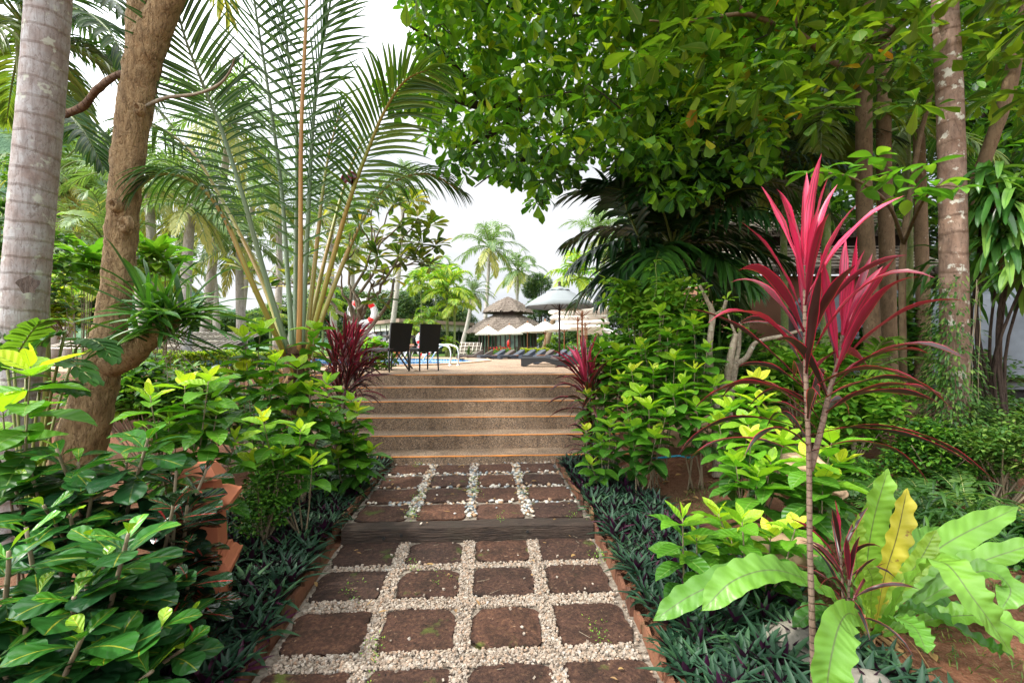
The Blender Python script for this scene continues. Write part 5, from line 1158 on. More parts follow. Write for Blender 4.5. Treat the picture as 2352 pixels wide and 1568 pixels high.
part(m2, 'side_branch', 'fibre_bark', root)
m2 = MB(); m2.tube(PS((335, 245, 3.4), (380, 225, 3.3), (450, 216, 3.2), (500, 196, 3.1), (528, 165, 3.05), (538, 135, 3.)), [.014, .012, .01, .009, .007, .005], 8, 0, .5, .1, 12, n=40)
part(m2, 'bare_twig', 'twig_bark', root)
m2 = MB(); C = ellip(170, P(430, -620, 3.3), (1.6, 1.4, .6), .2); leaf_cluster(m2, C, 6, (.12, .2), (.06, .09)); part(m2, 'crown', 'tree_leaf', root)
for px, py, r_ in ((262, 470, .026), (285, 515, .03), (318, 250, .022)):
    c_ = P(px, py, 3.3); m2 = MB(); m2.lathe((0, 0, 0), [(r_ * 1.7, -.03), (r_ * 1.35, .012), (r_ * 1., .022), (r_ * .7, .01), (0, -.012)], 14)
    m2.v[-1] = m2.v[-1] @ np.array([[1, 0, 0], [0, 0, 1.3], [0, -1, 0]]) * (1 + rng.normal(0, .07, (len(m2.v[-1]), 1))) + c_ + (0, .0, 0); part(m2, 'knot', 'brown_bark', root)
# orchid clump on the brown tree
b = P(375, 745, 3.22); root = thing('orchid_clump', 'clump of long strap leaves growing on the stub of the brown trunk', 'plant', b); m = MB(); N = 120
a = rnd(0, 6.28, N); e = np.where(rng.random(N) < .7, rnd(.35, 1.35, N), rnd(-.3, .5, N)); D = np.stack([np.cos(a) * np.cos(e) + .12, np.sin(a) * np.cos(e) * .7 - .05, np.sin(e)], -1)
m.straps(b + rng.normal(0, 1, (N, 3)) * (.09, .05, .06), D, (0, -.3, 1), rnd(.25, .6, N), rnd(.024, .038, N), rnd(.3, 1.1, N), 9, 'round', .3, rnd(.1, 1, N), 0, twist=rnd(-.5, .5, N)); part(m, 'leaves', 'strap_leaf', root)
m = MB()
for i in range(12): q = b + rng.normal(0, .06, 3); m.tube(curve([q, q + (rnd(-.05, .12), 0, -.12), q + (rnd(-.1, .2), rnd(-.05, .05), -.32)], 8), .0025, 4)
part(m, 'roots', 'twig_bark', root)
# dark palm behind the grey trunk
def broad_palm(label, c, N, Lf, Ll, W, nl, el, mat, tone, base, tr, group=None, droop=1.2, extra=(), name='broad_leaf_palm', bark_='green_bark', az0=None, ns=5):
    root = thing(name, label, 'palm', base, group); m = MB(); palm_crown(m, np.array(c), N, Lf, Ll, W, nl, el, droop, tone, 0, ns, 3, .02, az0=az0)
    for (pts, side) in extra: pinnate(m, pts, .018, .005, nl, Ll, W, side, .12, 60, 24, .9, .1, tone, 0, 1, 6, ns, 24, 'strap')
    part(m, 'crown', [mat, 'rachis_green'], root); m = MB(); m.tube(curve([base, (np.array(base) + c) / 2 + (.05, 0, 0), c], 16), tr, 12); part(m, 'trunk', bark_, root); return root
broad_palm('dark glossy palm behind the grey trunk, fronds at the top left corner', P(60, 60, 5.2), 18, 1.55, .5, .045, 30, (80, -35), 'palm_leaf', (0, .5), (P(60, 0, 5.2)[0], 5.2, .1), .09, extra=[(PS((80, 60, 5.1), (160, 20, 4.6), (240, 60, 4.2), (300, 160, 4.)), None), (PS((70, 150, 5), (130, 230, 4.6), (190, 300, 4.4), (235, 380, 4.3)), None), (PS((110, -80, 5), (190, -60, 4.6), (260, 0, 4.4), (330, 90, 4.3)), None), (PS((100, 100, 5.4), (190, 110, 5.6), (270, 170, 5.8), (330, 260, 6.)), None)])
bush('dark leafy shrub left of the grey trunk at the picture edge', (P(-40, 0, 5)[0], 5., .1), P(-30, 600, 5), (.9, .8, 1.3), 420, 6, (.08, .15), (.04, .07), 'small_leaf', (0, .9))
# bright plumeria-like shrub between trunks, banana leaf
bush('bright green large-leaved shrub between the grey and brown trunks', (P(190, 0, 6)[0], 6., .1), P(190, 610, 6), (.34, .3, .35), 26, 7, (.3, .42), (.1, .13), 'light_leaf', (.2, .9), 'large_leaf_shrub', stems=10)
bush('bright green large-leaved shrub right of the brown trunk behind the orchid clump', (P(370, 0, 6.5)[0], 6.5, .1), P(375, 600, 6.5), (.4, .3, .3), 22, 7, (.3, .42), (.1, .13), 'light_leaf', (.2, .8), 'large_leaf_shrub', stems=10)
root = thing('banana_plant', 'single bright banana leaf pointing right from behind the grey trunk', 'plant', (P(120, 0, 5)[0], 5., .1)); m = MB()
m.straps([P(105, 500, 5)], (1, -.1, .25), (0, -.5, 1), .62, .22, .6, 14, 'ell', .12, .8, .03, wk=5); part(m, 'leaf', 'light_leaf', root); m = MB(); m.tube([(P(105, 0, 5)[0], 5, .05), P(105, 500, 5)], [.05, .03], 10); part(m, 'stem', 'stem_green', root)
bush('yellow-green bush low right of the grey trunk', P(150, 780, 7), P(140, 690, 7), (.5, .4, .45), 160, 6, (.1, .16), (.05, .07), 'hedge_leaf', (.3, 1))
# philodendron with lobed leaves
root = thing('philodendron', 'philodendron with big deeply lobed dark leaves at the foot of the grey trunk', 'plant', (P(60, 0, 2.9)[0], 2.9, .1)); m = MB()
for pts, tn in ((PS((150, 760, 2.7), (110, 775, 2.65), (50, 820, 2.6), (-20, 850, 2.6)), (.1, .4)), (PS((30, 830, 2.9), (60, 780, 2.9), (90, 745, 2.9), (130, 735, 2.95)), (.9, 1)), (PS((175, 800, 3), (200, 780, 2.9), (230, 790, 2.85), (255, 820, 2.8)), (0, .3)), (PS((60, 870, 2.8), (100, 835, 2.7), (160, 830, 2.65), (210, 870, 2.6)), (.1, .4)), (PS((10, 800, 3), (0, 760, 3), (-20, 730, 3.1)), (.2, .5)), (PS((90, 900, 2.8), (130, 880, 2.75), (180, 900, 2.7)), (0, .4))):
    pinnate(m, pts, .006, .003, 11, .15, .062, None, .04, 85, 20, .5, .06, tn, 0, 1, 5, 4, 16, 'round', fold=.12, lp=([0, .3, .7, 1], [.7, 1, .8, .5]))
    m.tube(curve([(P(60, 0, 2.9)[0], 2.9, .1), (np.array(pts[0]) + (P(60, 0, 2.9)[0], 2.9, .4)) / 2, pts[0]], 8), .008, 6, 1)
part(m, 'leaves', ['strap_leaf', 'stem_green'], root)
# croton bush
def croton(label, base, stems, mat, dark=False):
    base = np.array(base, float); root = thing('croton_bush', label, 'shrub', base, 'glossy croton bushes'); ms, ml = MB(), MB()
    for (tp, nl, Lk) in stems:
        tp = np.array(tp); c = curve([base + (rnd(-.1, .1), rnd(-.1, .1), -.02), (base + tp) / 2 + (rnd(-.05, .05), rnd(-.05, .05), .02), tp], 24); ms.tube(c, np.linspace(.012, .006, 24), 8); ln = np.linalg.norm(tp - base); a = rnd(0, 6); nl = int(nl * 1.25)
        for i in range(nl):
            q = i / nl; p = c[int(23 * max(0, 1 - (q ** 1.25) * .42 / ln))]; e = .95 - 1.15 * q ** .55 + rnd(-.15, .15); a += 2.4 + rnd(-.2, .2)
            D = np.array((math.cos(a) * math.cos(e), math.sin(a) * math.cos(e), math.sin(e))); tn = np.clip(.98 - 1.25 * q ** .5 + rnd(-.12, .12), 0, 1)
            ml.straps(p, D, (rnd(-.25, .25), rnd(-.25, .25), 1), .18 * Lk * (.4 + .75 * min(1, q * 4)) * rnd(.85, 1.15), .104 * Lk * (.4 + .7 * min(1, q * 4)) * rnd(.85, 1.12), .5 * rnd(.4, 1.7), 9, 'obov', .07, tn, .03, wk=1.6, twist=rnd(-.3, .3))
    part(ms, 'stem', 'stem_brown', root); part(ml, 'leaves', mat, root)
def cs(*L_): return [(P(a, b, c), n, k) for a, b, c, n, k in L_]
croton('big glossy croton bush with yellow-veined leaves in the bottom left corner', (-1.62, 1.62, .05), cs((295, 1225, 1.55, 17, 1.05), (20, 1265, 1.5, 16, 1.1), (170, 1370, 1.42, 14, 1.), (330, 1390, 1.6, 15, 1.), (60, 1440, 1.4, 14, 1.05), (420, 1490, 1.6, 12, .95), (250, 1500, 1.4, 14, 1.), (130, 1270, 1.75, 14, 1.), (-60, 1360, 1.5, 14, 1.), (380, 1290, 1.8, 13, .95), (240, 1290, 1.6, 12, .9), (120, 1530, 1.4, 12, 1.), (200, 1310, 1.5, 15, 1.), (90, 1360, 1.5, 15, 1.), (370, 1440, 1.5, 14, 1.), (300, 1330, 1.65, 14, 1.), (190, 1460, 1.35, 14, 1.), (-10, 1500, 1.35, 14, 1.), (60, 1210, 1.7, 14, 1.), (230, 1240, 1.7, 14, 1.), (350, 1540, 1.45, 12, 1.), (430, 1420, 1.7, 12, .9)), 'croton_leaf')
croton('croton bush with broad leaves behind, at the foot of the brown trunk', (-2.05, 2.25, .05), cs((345, 990, 2.1, 18, 1.1), (130, 1030, 2.05, 16, 1.0), (215, 1110, 2.0, 15, 1.0), (30, 1110, 2.0, 15, 1.), (330, 1120, 2.1, 14, .95), (100, 1160, 1.9, 14, 1.), (-30, 1010, 2.1, 14, 1.), (270, 1190, 2., 12, .9), (180, 1060, 2.1, 14, 1.), (70, 1080, 2.05, 14, 1.), (290, 1060, 2.15, 14, 1.), (160, 1180, 1.9, 14, 1.)), 'croton_leaf')
croton('very dark wet-looking croton in front of the terracotta pedestal', (-1.62, 2.1, .05), cs((475, 1075, 2.15, 12, .85), (430, 1160, 2., 14, .95), (405, 1080, 2.1, 13, .95), (425, 1260, 1.9, 13, .9), (400, 1210, 1.95, 12, .9), (430, 1330, 1.8, 13, .95), (400, 1150, 1.9, 13, 1.), (415, 1400, 1.75, 12, .9)), 'croton_dark_leaf')
# terracotta pedestal
c = GP(462, 1425, .05); c[2] = 0; rz = .35; root = thing('terracotta_pedestal', 'square terracotta pedestal with stepped mouldings half hidden in the crotons', 'pedestal', c)
def sq(m, z0, r0, z1, r1): 
    m.lathe((c[0], c[1], 0), [(r0 * 1.414 * .78, z0), (r1 * 1.414 * .78, z1)], 4, ang0=.785 + rz)
m = MB()
for (za, ra, zb, rb) in ((-.05, .15, .27, .145),): sq(m, za, ra, zb, rb)
part(m, 'plinth', 'terracotta', root, smooth=False); m = MB()
for (za, ra, zb, rb) in ((.27, .145, .275, .165), (.275, .165, .295, .172), (.295, .172, .3, .185), (.3, .185, .33, .188), (.33, .188, .335, .2), (.335, .2, .355, .205), (.355, .205, .36, .19), (.36, .19, .385, .17), (.385, .17, .39, .155), (.39, .155, .41, .15), (.41, .15, .412, .13)): sq(m, za, ra, zb, rb)
part(m, 'lower_moulding', 'terracotta', root, smooth=False); m = MB(); sq(m, .41, .125, .62, .115); part(m, 'shaft', 'terracotta', root, smooth=False); m = MB()
for (za, ra, zb, rb) in ((.62, .115, .63, .15), (.63, .15, .65, .165), (.65, .165, .655, .195), (.655, .195, .685, .2), (.685, .2, .69, .185), (.69, .185, .72, .13), (.72, .13, .721, .0)): sq(m, za, ra, zb, rb)
part(m, 'upper_moulding', 'terracotta', root, smooth=False); m = MB()
for (za, ra, zb, rb) in ((.72, .1, .78, .09), (.78, .09, .79, .12), (.79, .12, .86, .07), (.86, .07, .861, 0)): sq(m, za, ra, zb, rb)
part(m, 'cap', 'terracotta', root, smooth=False)
# yellow-tipped shrubs, left
YG = 'yellow-tipped leafy shrubs'
LB = lambda px, d: (P(px, 0, d)[0], d, .08)
shrub('yellow-tipped shrub at the left picture edge below the philodendron', LB(45, 2.15), PS((70, 842, 2.1), (5, 935, 2.15)), .2, .095, 9, .062, group=YG)
shrub('yellow-tipped shrub right of the brown trunk, pale tips before the hedge', LB(420, 2.8), PS((480, 868, 2.7), (345, 908, 2.6), (425, 880, 2.8), (500, 940, 2.75), (390, 960, 2.7), (450, 1000, 2.7), (540, 1010, 2.8)), .18, .085, 10, .056, group=YG)
shrub('yellow-tipped shrub left of the coconut petioles, above the retaining wall', LB(590, 3.8), PS((562, 772, 3.6), (598, 758, 3.7), (634, 826, 3.5), (560, 850, 3.7), (610, 880, 3.6)), .2, .095, 9, .06, group=YG)
shrub('yellow-tipped shrub in front of the young coconut trunk', LB(690, 3.7), PS((722, 752, 3.9), (683, 838, 3.7), (711, 895, 3.6), (751, 880, 3.7), (660, 900, 3.6), (740, 950, 3.7), (690, 960, 3.6)), .18, .088, 10, .058, group=YG)
shrub('yellow-tipped shrub beside the left end of the steps', LB(800, 4.3), PS((806, 916, 4.2), (822, 940, 4.1), (790, 980, 4.1), (850, 1035, 4.1), (775, 1045, 4.), (760, 930, 4.1), (812, 1010, 4.05)), .18, .088, 10, .056, group=YG)
shrub('yellow-tipped shrub low over the oyster plants, left of the bare stems', LB(690, 3.2), PS((603, 962, 3.), (690, 985, 3.2), (717, 1063, 3.1), (650, 1040, 3.1), (580, 1060, 3.)), .17, .085, 8, .055, group=YG, bare=.2)
bush('small-leaved dark shrub between the pedestal and the oyster plants', (P(600, 0, 3.)[0], 3., .05), P(598, 1150, 3.), (.2, .25, .36), 520, 6, (.02, .035), (.013, .022), 'small_leaf', (.1, .8), stems=24)
bush('small-leaved dark shrub behind the upper path at the left', (P(640, 0, 3.8)[0], 3.8, .05), P(640, 1040, 3.8), (.35, .25, .3), 420, 6, (.025, .04), (.015, .025), 'small_leaf', (.1, .7), stems=16)
bush('dark green shrub below the retaining wall between the stems', (P(560, 0, 5)[0], 5., .05), P(570, 960, 5), (.9, .5, .4), 600, 6, (.05, .09), (.03, .05), 'small_leaf', (0, .8), stems=20)
bush('broad green shrub in front of the hedge, right of the brown trunk', (P(370, 0, 4.4)[0], 4.4, .05), P(380, 920, 4.4), (.9, .5, .5), 520, 6, (.08, .13), (.04, .06), 'small_leaf', (.1, 1), stems=20)
# young coconut palm
cb = P(680, 822, 4.15); root = thing('young_coconut_palm', 'young coconut palm with huge upright fronds left of the steps', 'palm', (cb[0], 4.15, .05)); m = MB()
m.tube([(cb[0] - .02, 4.15, .0), (cb[0] - .01, 4.15, .6), (cb[0], 4.15, 1.1), cb + (0, 0, .12)], [.15, .12, .11, .09], 20, 0, .5, .09, 30, n=60); part(m, 'trunk', 'fibre_bark', root)
m = MB()
for i in range(46):
    a = rnd(0, 6.28); q = cb + (math.cos(a) * .1, math.sin(a) * .1, rnd(-.5, .05)); m.straps(q, (math.cos(a) * .5, math.sin(a) * .5, rnd(-1, 1)), (0, 0, 1), rnd(.1, .3), rnd(.01, .035), rnd(.3, 1.5), 4, 'lance')
part(m, 'fibres', 'dry_leaf', root)
LP = ([0, .1, .35, .6, .85, 1], [.35, .7, 1, .95, .65, .35])
FR = [ # points, side, n, Ll, petiole material, droop, vee, a0, tone
 (((686, 815, 4.1), (690, 620, 4.05), (692, 300, 3.95), (704, 20, 3.85), (712, -250, 3.75), (700, -520, 3.6)), (1, .05, 0), 62, .95, 'rachis_orange', .3, .05, 58, (.15, .6), .22),
 (((672, 815, 4.15), (660, 620, 4.25), (645, 420, 4.3), (612, 180, 4.3), (580, -30, 4.2), (555, -300, 4.1)), (.5, .87, 0), 58, .8, 'petiole_green', .25, .1, 75, (.1, .45), .3),
 (((678, 815, 4.25), (680, 560, 4.5), (681, 300, 4.6), (660, 110, 4.6), (638, -80, 4.6), (610, -300, 4.5)), (.15, 1, 0), 50, .8, 'petiole_green', .3, .15, 60, (.05, .4), .3),
 (((692, 815, 4.2), (705, 560, 4.4), (718, 300, 4.5), (738, 120, 4.5), (765, -30, 4.5), (800, -250, 4.4)), (.12, 1, 0), 56, .85, 'petiole_green', .3, .25, 55, (.05, .4), .28),
 (((700, 815, 4.25), (728, 560, 4.5), (740, 450, 4.6), (757, 346, 4.7), (784, 246, 4.8)), (1, 0, 0), 40, .46, 'petiole', .2, .05, 60, (.1, .4), .42),
 (((704, 815, 4.1), (760, 610, 4.0), (802, 462, 3.9), (842, 352, 3.8), (885, 252, 3.7), (935, 182, 3.6), (1015, 150, 3.5)), (.75, .6, -.35), 64, .72, 'petiole', .8, .25, 60, (.3, .8), .28),
 (((664, 815, 4.1), (605, 620, 4.), (561, 462, 3.9), (508, 296, 3.8), (471, 206, 3.7), (417, 60, 3.5), (380, -130, 3.4)), (.7, .7, .1), 64, .66, 'petiole_green', .35, .08, 78, (.0, .4), .3),
 (((660, 818, 4.2), (600, 640, 4.4), (515, 470, 4.6), (440, 350, 4.7), (350, 290, 4.8), (270, 320, 4.9)), None, 56, .75, 'petiole', 1.6, .1, 66, (.0, .45), .3),
 (((656, 818, 4.1), (575, 640, 3.8), (515, 500, 3.7), (450, 420, 3.6), (370, 400, 3.5), (310, 440, 3.4)), None, 44, .62, 'petiole', 1.8, .1, 66, (.05, .5), .35),
 (((708, 818, 4.25), (770, 650, 4.4), (835, 500, 4.5), (900, 420, 4.6), (985, 400, 4.7), (1060, 440, 4.8)), None, 56, .7, 'petiole', 1.5, .1, 66, (.1, .5), .3),
 (((698, 815, 4.4), (745, 600, 4.9), (790, 430, 5.3), (830, 330, 5.6), (870, 300, 5.8)), None, 46, .7, 'petiole', .9, .1, 60, (.1, .5), .35),
]
for (pts, side, n, Ll, pm, dr, vee, a0, tn, t0) in FR:
    m = MB(); pinnate(m, PS(*pts), .026, .006, int(n * .62), Ll * .84, .031, side, t0, a0, 18, dr, vee, tn, 0, 1, 8, 7, 40, 'lance', fold=.35, lp=LP, jit=.04)
    part(m, 'frond', ['palm_leaf', pm], root)
m = MB(); c_ = P(801, 402, 3.85); m.straps(np.repeat([c_], 9, 0), nrm(rng.normal(0, 1, (9, 3)) + (0, 0, -.4)), (0, -1, 0), .09, .06, .5, 5, 'ell', .4, rnd(0, .6, 9)); tag(m.build('dried_flower', 'cordyline_leaf'), 'dark red dried flower cluster caught among the right palm fronds', 'flower')
# frangipani with grey branches
fb = P(800, 0, 7.3); base = np.array((fb[0], 7.3, .1)); root = thing('frangipani_tree', 'frangipani tree with bare grey branches and paddle leaves behind the red cordyline', 'tree', base)
tips = PS((872, 440, 6.9), (905, 470, 7), (945, 462, 7.2), (985, 520, 7.1), (1000, 565, 7.), (962, 600, 6.9), (915, 590, 6.7), (850, 620, 6.8), (760, 560, 7.), (800, 480, 7.2), (735, 640, 7.1), (985, 612, 7.2), (830, 520, 6.6), (880, 540, 7.5), (925, 520, 6.8), (780, 610, 6.7), (700, 590, 7.3), (660, 640, 7.4), (610, 660, 7.5), (845, 470, 7.5), (900, 640, 7.3), (870, 690, 6.8), (940, 560, 7.4), (740, 500, 7.4), (560, 620, 7.2), (960, 500, 6.8), (870, 590, 6.9), (820, 570, 7.3), (970, 560, 6.9))
m = MB(); m.tube(curve([base, P(815, 850, 7.3), P(822, 790, 7.25), P(818, 740, 7.2)], 12), np.linspace(.06, .04, 12), 10); tt = P(818, 740, 7.2); limbs(m, base, tips, .062, .009, tt, amp=.1)
m.tube(curve([P(822, 790, 7.25), P(860, 740, 7.2), P(895, 690, 7.1), P(905, 640, 7.1)], 12), np.linspace(.035, .018, 12), 8)
part(m, 'trunk', 'twig_bark', root); m = MB(); leaf_cluster(m, np.array(tips), 15, (.2, .34), (.08, .12), (-.35, .9), (.1, .7), (0, .95), 'obov', n=6, spread=.03); part(m, 'leaves', 'plumeria_leaf', root)
bush('green leafy shrub under the frangipani, behind the life rings', P(850, 850, 9), P(850, 815, 9), (.5, .4, .35), 90, 5, (.12, .2), (.09, .14), 'light_leaf', (.1, .8), prof='obov')
# left cordyline beside the steps
cb = np.array((P(775, 0, 5.6)[0], 5.6, .1))
def heads(L_): return [([cb + (rnd(-.1, .1), rnd(-.08, .08), 0), (cb + P(*q[:3])) / 2 + (0, 0, .05), P(*q[:3])], q[3], q[4], q[5], q[6], q[7]) for q in L_]
cordyline('large clump of narrow red-leaved cordyline left of the top steps', cb, heads([(790, 805, 5.6, 40, 1., .34, .7, .05), (812, 818, 5.4, 34, .95, .34, .65, .0), (772, 830, 5.5, 34, .95, .34, .6, .0), (800, 865, 5.4, 34, .95, .38, .45, -.1), (825, 855, 5.6, 30, .9, .34, .5, .0), (780, 895, 5.3, 30, .9, .42, .3, -.1), (805, 795, 5.8, 30, .9, .3, .8, .1)]), 0, .52, .03, r=.012, nseg=8)
# oyster plant beds
def oyster(label, reg, N, seed, zf=0.03):
    root = MB(); pts = []; tries = 0
    while len(pts) < N and tries < N * 60:
        tries += 1; v = rnd(1.25, 5.45); a, b = reg(v); u = rnd(a, b)
        if all((u - p[0]) ** 2 + (v - p[1]) ** 2 > .0052 for p in pts): pts.append((u, v))
    for (u, v) in pts:
        c = PF(u, v, 0); c[2] = float(gz(c[0], c[1])) + rnd(.04, .13); k = rng.integers(12, 18); a = np.arange(k) * 2.4 + rnd(0, 6); q = np.arange(k) / k; e = 1.25 - 1.15 * q + rng.normal(0, .1, k); s_ = rnd(.8, 1.15)
        D = np.stack([np.cos(a) * np.cos(e), np.sin(a) * np.cos(e), np.sin(e)], -1); tn = np.clip(rnd(.1, .75) + rng.normal(0, .12, k), 0, .9)
        if rng.random() < .07: tn = np.where(rng.random(k) < .4, 1., tn)
        root.straps(c + D * .01, D, (0, 0, 1), .155 * s_ * rnd(.8, 1.1, k) * (.7 + .4 * np.minimum(1, q * 2)), .03 * s_, .35 * rnd(.3, 1.6, k), 4, 'lance', .28, tn)
    tag(root.build('oyster_plants', 'oyster_leaf'), label, 'ground cover', None, 'stuff')
oyster('dense bed of dark teal oyster plants along the left side of the path', lambda v: (np.interp(v, [1.2, 2.2, 3.4, 5.5], [-2.15, -1.95, -1.85, -1.95]), -1.13), 560, 1)
oyster('dense bed of dark teal and purple oyster plants along the right side of the path', lambda v: (.92, np.interp(v, [1.2, 2., 3., 4.2, 5.5], [2.0, 1.75, 1.5, 1.45, 1.35])), 480, 2)
# ================= right side
def RB(px, d, dz=0.): x = P(px, 0, d)[0]; return np.array((x, d, float(gz(x, d)) + dz))
shr = [('yellow-tipped shrub beside the right end of the upper steps', 1395, 4.9, ((1383, 795, 4.9), (1420, 803, 4.9), (1402, 832, 4.8), (1350, 905, 4.8), (1390, 900, 4.7), (1425, 870, 4.6), (1400, 950, 4.6)), .18),
 ('yellow-tipped shrub with the tallest pale tip, before the climber', 1520, 4.5, ((1515, 716, 4.5), (1534, 766, 4.4), (1480, 800, 4.5), (1471, 795, 4.6), (1550, 820, 4.3), (1500, 850, 4.3), (1450, 850, 4.4), (1560, 780, 4.5), (1470, 900, 4.2)), .18),
 ('yellow-tipped shrub leaning on the pruned bare branches', 1600, 4.2, ((1592, 737, 4.3), (1596, 847, 4.1), (1570, 880, 4.), (1625, 800, 4.2), (1640, 880, 4.), (1600, 930, 3.9), (1545, 900, 4.)), .18),
 ('yellow-tipped shrub low beside the bottom step, right of it', 1375, 4.4, ((1358, 1063, 4.3), (1402, 973, 4.2), (1380, 1010, 4.3), (1345, 985, 4.5)), .16),
 ('yellow-tipped shrub on thin bare stems over the red soil', 1480, 4.1, ((1508, 999, 3.9), (1453, 978, 4.), (1440, 925, 4.1), (1530, 950, 3.9), (1490, 930, 4.)), .165),
 ('large yellow-tipped shrub left of the big red cordyline', 1715, 3.5, ((1735, 876, 3.5), (1744, 920, 3.3), (1673, 935, 3.4), (1700, 900, 3.5), (1770, 960, 3.3), (1650, 970, 3.4), (1720, 970, 3.2)), .19),
 ('yellow-tipped shrub halfway down, left of the cordyline stem', 1715, 2.85, ((1724, 1008, 2.85), (1690, 1060, 2.8), (1770, 1060, 2.8), (1800, 1010, 2.9), (1740, 1090, 2.7)), .18),
 ('lowest yellow-tipped shrub, alone above the oyster plants', 1580, 2.35, ((1568, 1190, 2.3), (1600, 1235, 2.35)), .15),
 ('yellow-tipped shrub behind the left fronds of the bird nest fern', 1740, 2.45, ((1704, 1192, 2.35), (1829, 1206, 2.3), (1770, 1230, 2.4), (1680, 1240, 2.45), (1650, 1180, 2.5)), .15),
 ('yellow-tipped shrub right behind the cordyline stem', 1890, 2.7, ((1911, 1010, 2.7), (1856, 1052, 2.6), (1930, 1060, 2.8), (1890, 1100, 2.6)), .18)]
for lab, bx, d, tips, L_ in shr: shrub(lab, RB(bx, d), PS(*tips), L_, L_ * .48, 10, .055, group=YG, bare=.12 if d < 4.2 and d > 3.6 else 0.)
bush('light green climbing shrub above the yellow-tipped shrubs, before the dark palm', RB(1480, 5.2), P(1490, 715, 5.2), (.55, .4, .55), 560, 6, (.08, .14), (.04, .07), 'light_leaf', (.1, 1), stems=26, shell=.5)
bush('dense green shrub behind the yellow-tipped ones, right of the deck edge', RB(1470, 5.5), P(1470, 860, 5.4), (.75, .5, .6), 520, 6, (.08, .14), (.04, .07), 'light_leaf', (0, .8), stems=20, shell=.5)
root = thing('climbing_shoot', 'thin upright shoot with pale flowers above the climbing shrub', 'plant', P(1500, 700, 4.9)); m = MB(); m.tube(PS((1500, 700, 4.9), (1508, 650, 4.85), (1506, 605, 4.8), (1522, 595, 4.8)), .004, 5, n=10); part(m, 'stem', 'stem_green', root)
m = MB(); leaf_cluster(m, PS((1506, 606, 4.8), (1512, 635, 4.8), (1500, 660, 4.85), (1520, 598, 4.8)), 3, (.08, .13), (.035, .05), tone=(.3, .9), n=4); part(m, 'leaves', 'light_leaf', root)
# dark broad palm
DP = P(1545, 565, 6.4)
broad_palm('very dark green palm with broad leaflets right of the parasols', DP, 27, 1.75, .72, .08, 28, (86, -30), 'dark_palm_leaf', (0, .6), (DP[0], 6.4, .4), .09, droop=1.15, az0=.4,
 extra=[(PS((1530, 590, 6.3), (1480, 570, 6.), (1430, 610, 5.8), (1385, 690, 5.7)), None), (PS((1500, 600, 6.3), (1570, 570, 6.), (1650, 600, 5.9), (1720, 660, 5.8)), None), (PS((1490, 600, 6.3), (1440, 480, 6.2), (1430, 440, 6.1), (1390, 430, 6.)), None), (PS((1500, 600, 6.5), (1520, 450, 6.4), (1530, 330, 6.3), (1540, 280, 6.2)), (1, 0, 0)), (PS((1500, 600, 6.5), (1590, 470, 6.4), (1640, 440, 6.3), (1700, 460, 6.2)), None), (PS((1500, 600, 6.2), (1570, 610, 5.8), (1640, 660, 5.6), (1690, 740, 5.5)), None)])
# cordylines
cb = RB(1362, 4.95); h1, h2 = P(1344, 862, 4.95), P(1356, 985, 4.9)
cordyline('small red cordyline standing right of the top steps', cb, [([cb, (cb + h1) / 2 + (.02, 0, 0), h1], 44, 1., .42, .85, .1), ([cb + (.03, 0, 0), (cb + h2) / 2, h2], 30, .62, .3, .3, .1), ([cb + (.04, .04, 0), (cb + h1) / 2 + (.08, 0, 0), h1 + (.1, .05, -.1)], 30, .8, .3, .7, .05)], 0, .5, .042, r=.012, nseg=8)
A_ = PS((1871, 1660, 1.75), (1866, 1450, 1.75), (1860, 1250, 1.75), (1858, 1050, 1.75), (1852, 900, 1.75), (1849, 740, 1.75), (1850, 610, 1.75)); B_ = PS((1861, 1080, 1.76), (1885, 990, 1.78), (1905, 900, 1.8), (1925, 830, 1.8), (1935, 770, 1.8))
cordyline('tall bright pink-leaved cordyline in the right foreground on a thin bare stem', A_[0], [(A_, 38, 1., .74, 1.15, -.1), (B_, 22, .95, .4, 1.05, 0.)], 0, .46, .036, r=.012, nseg=14)
cb = np.array((P(1945, 0, 2.)[0], 2., .1)); h1, h2 = P(1950, 1330, 1.95), P(1930, 1260, 2.02)
cordyline('small dark cordyline with thin red-edged leaves beside the bird nest fern', cb, [([cb, (cb + h1) / 2, h1], 14, 1., .2, .45, .0), ([cb, (cb + h2) / 2, h2], 10, 1., .2, .4, .0)], 0, .26, .02, r=.008, nseg=9)
# bird's nest fern
def blade(m, pts, W, hint, n=64, fold=.16, wave=.075, wk=9, tone=.6, prof='nest', thick=0):
    c = curve(pts, n + 1); T = nrm(np.gradient(c, axis=0)); t = np.linspace(0, 1, n + 1); S = nrm(np.cross(T, np.array(hint, float))); N_ = np.cross(S, T); hw = (W / 2 * np.interp(t, *PROF[prof]))[:, None]
    ph = rnd(0, 6); wl = (wave * W * np.sin(t * wk * 6.28 + ph) * np.minimum(1, hw[:, 0] / (W * .25)))[:, None]; wr = (wave * W * np.sin(t * wk * 6.28 + ph + 1.5) * np.minimum(1, hw[:, 0] / (W * .25)))[:, None]
    wig = (1 + .05 * np.sin(t * wk * 6.28 + ph + .7))[:, None]; cols_ = []
    for s_, ww in ((-1, wl), (-.5, wl * .35), (0, wl * 0), (.5, wr * .35), (1, wr)): cols_.append(c + S * hw * s_ * (wig if abs(s_) == 1 else 1) + N_ * (hw * fold * abs(s_) * 1.6 + ww))
    V = np.stack(cols_, 1); K = n + 1; ix = np.arange(K * 5).reshape(K, 5); UV = np.zeros((K, 5, 2)); UV[..., 0] = np.array((0, .25, .5, .75, 1)); UV[..., 1] = t[:, None]
    m.add(V.reshape(-1, 3), np.stack([ix[:-1, :-1], ix[:-1, 1:], ix[1:, 1:], ix[1:, :-1]], -1).reshape(-1, 4), tone, UV)
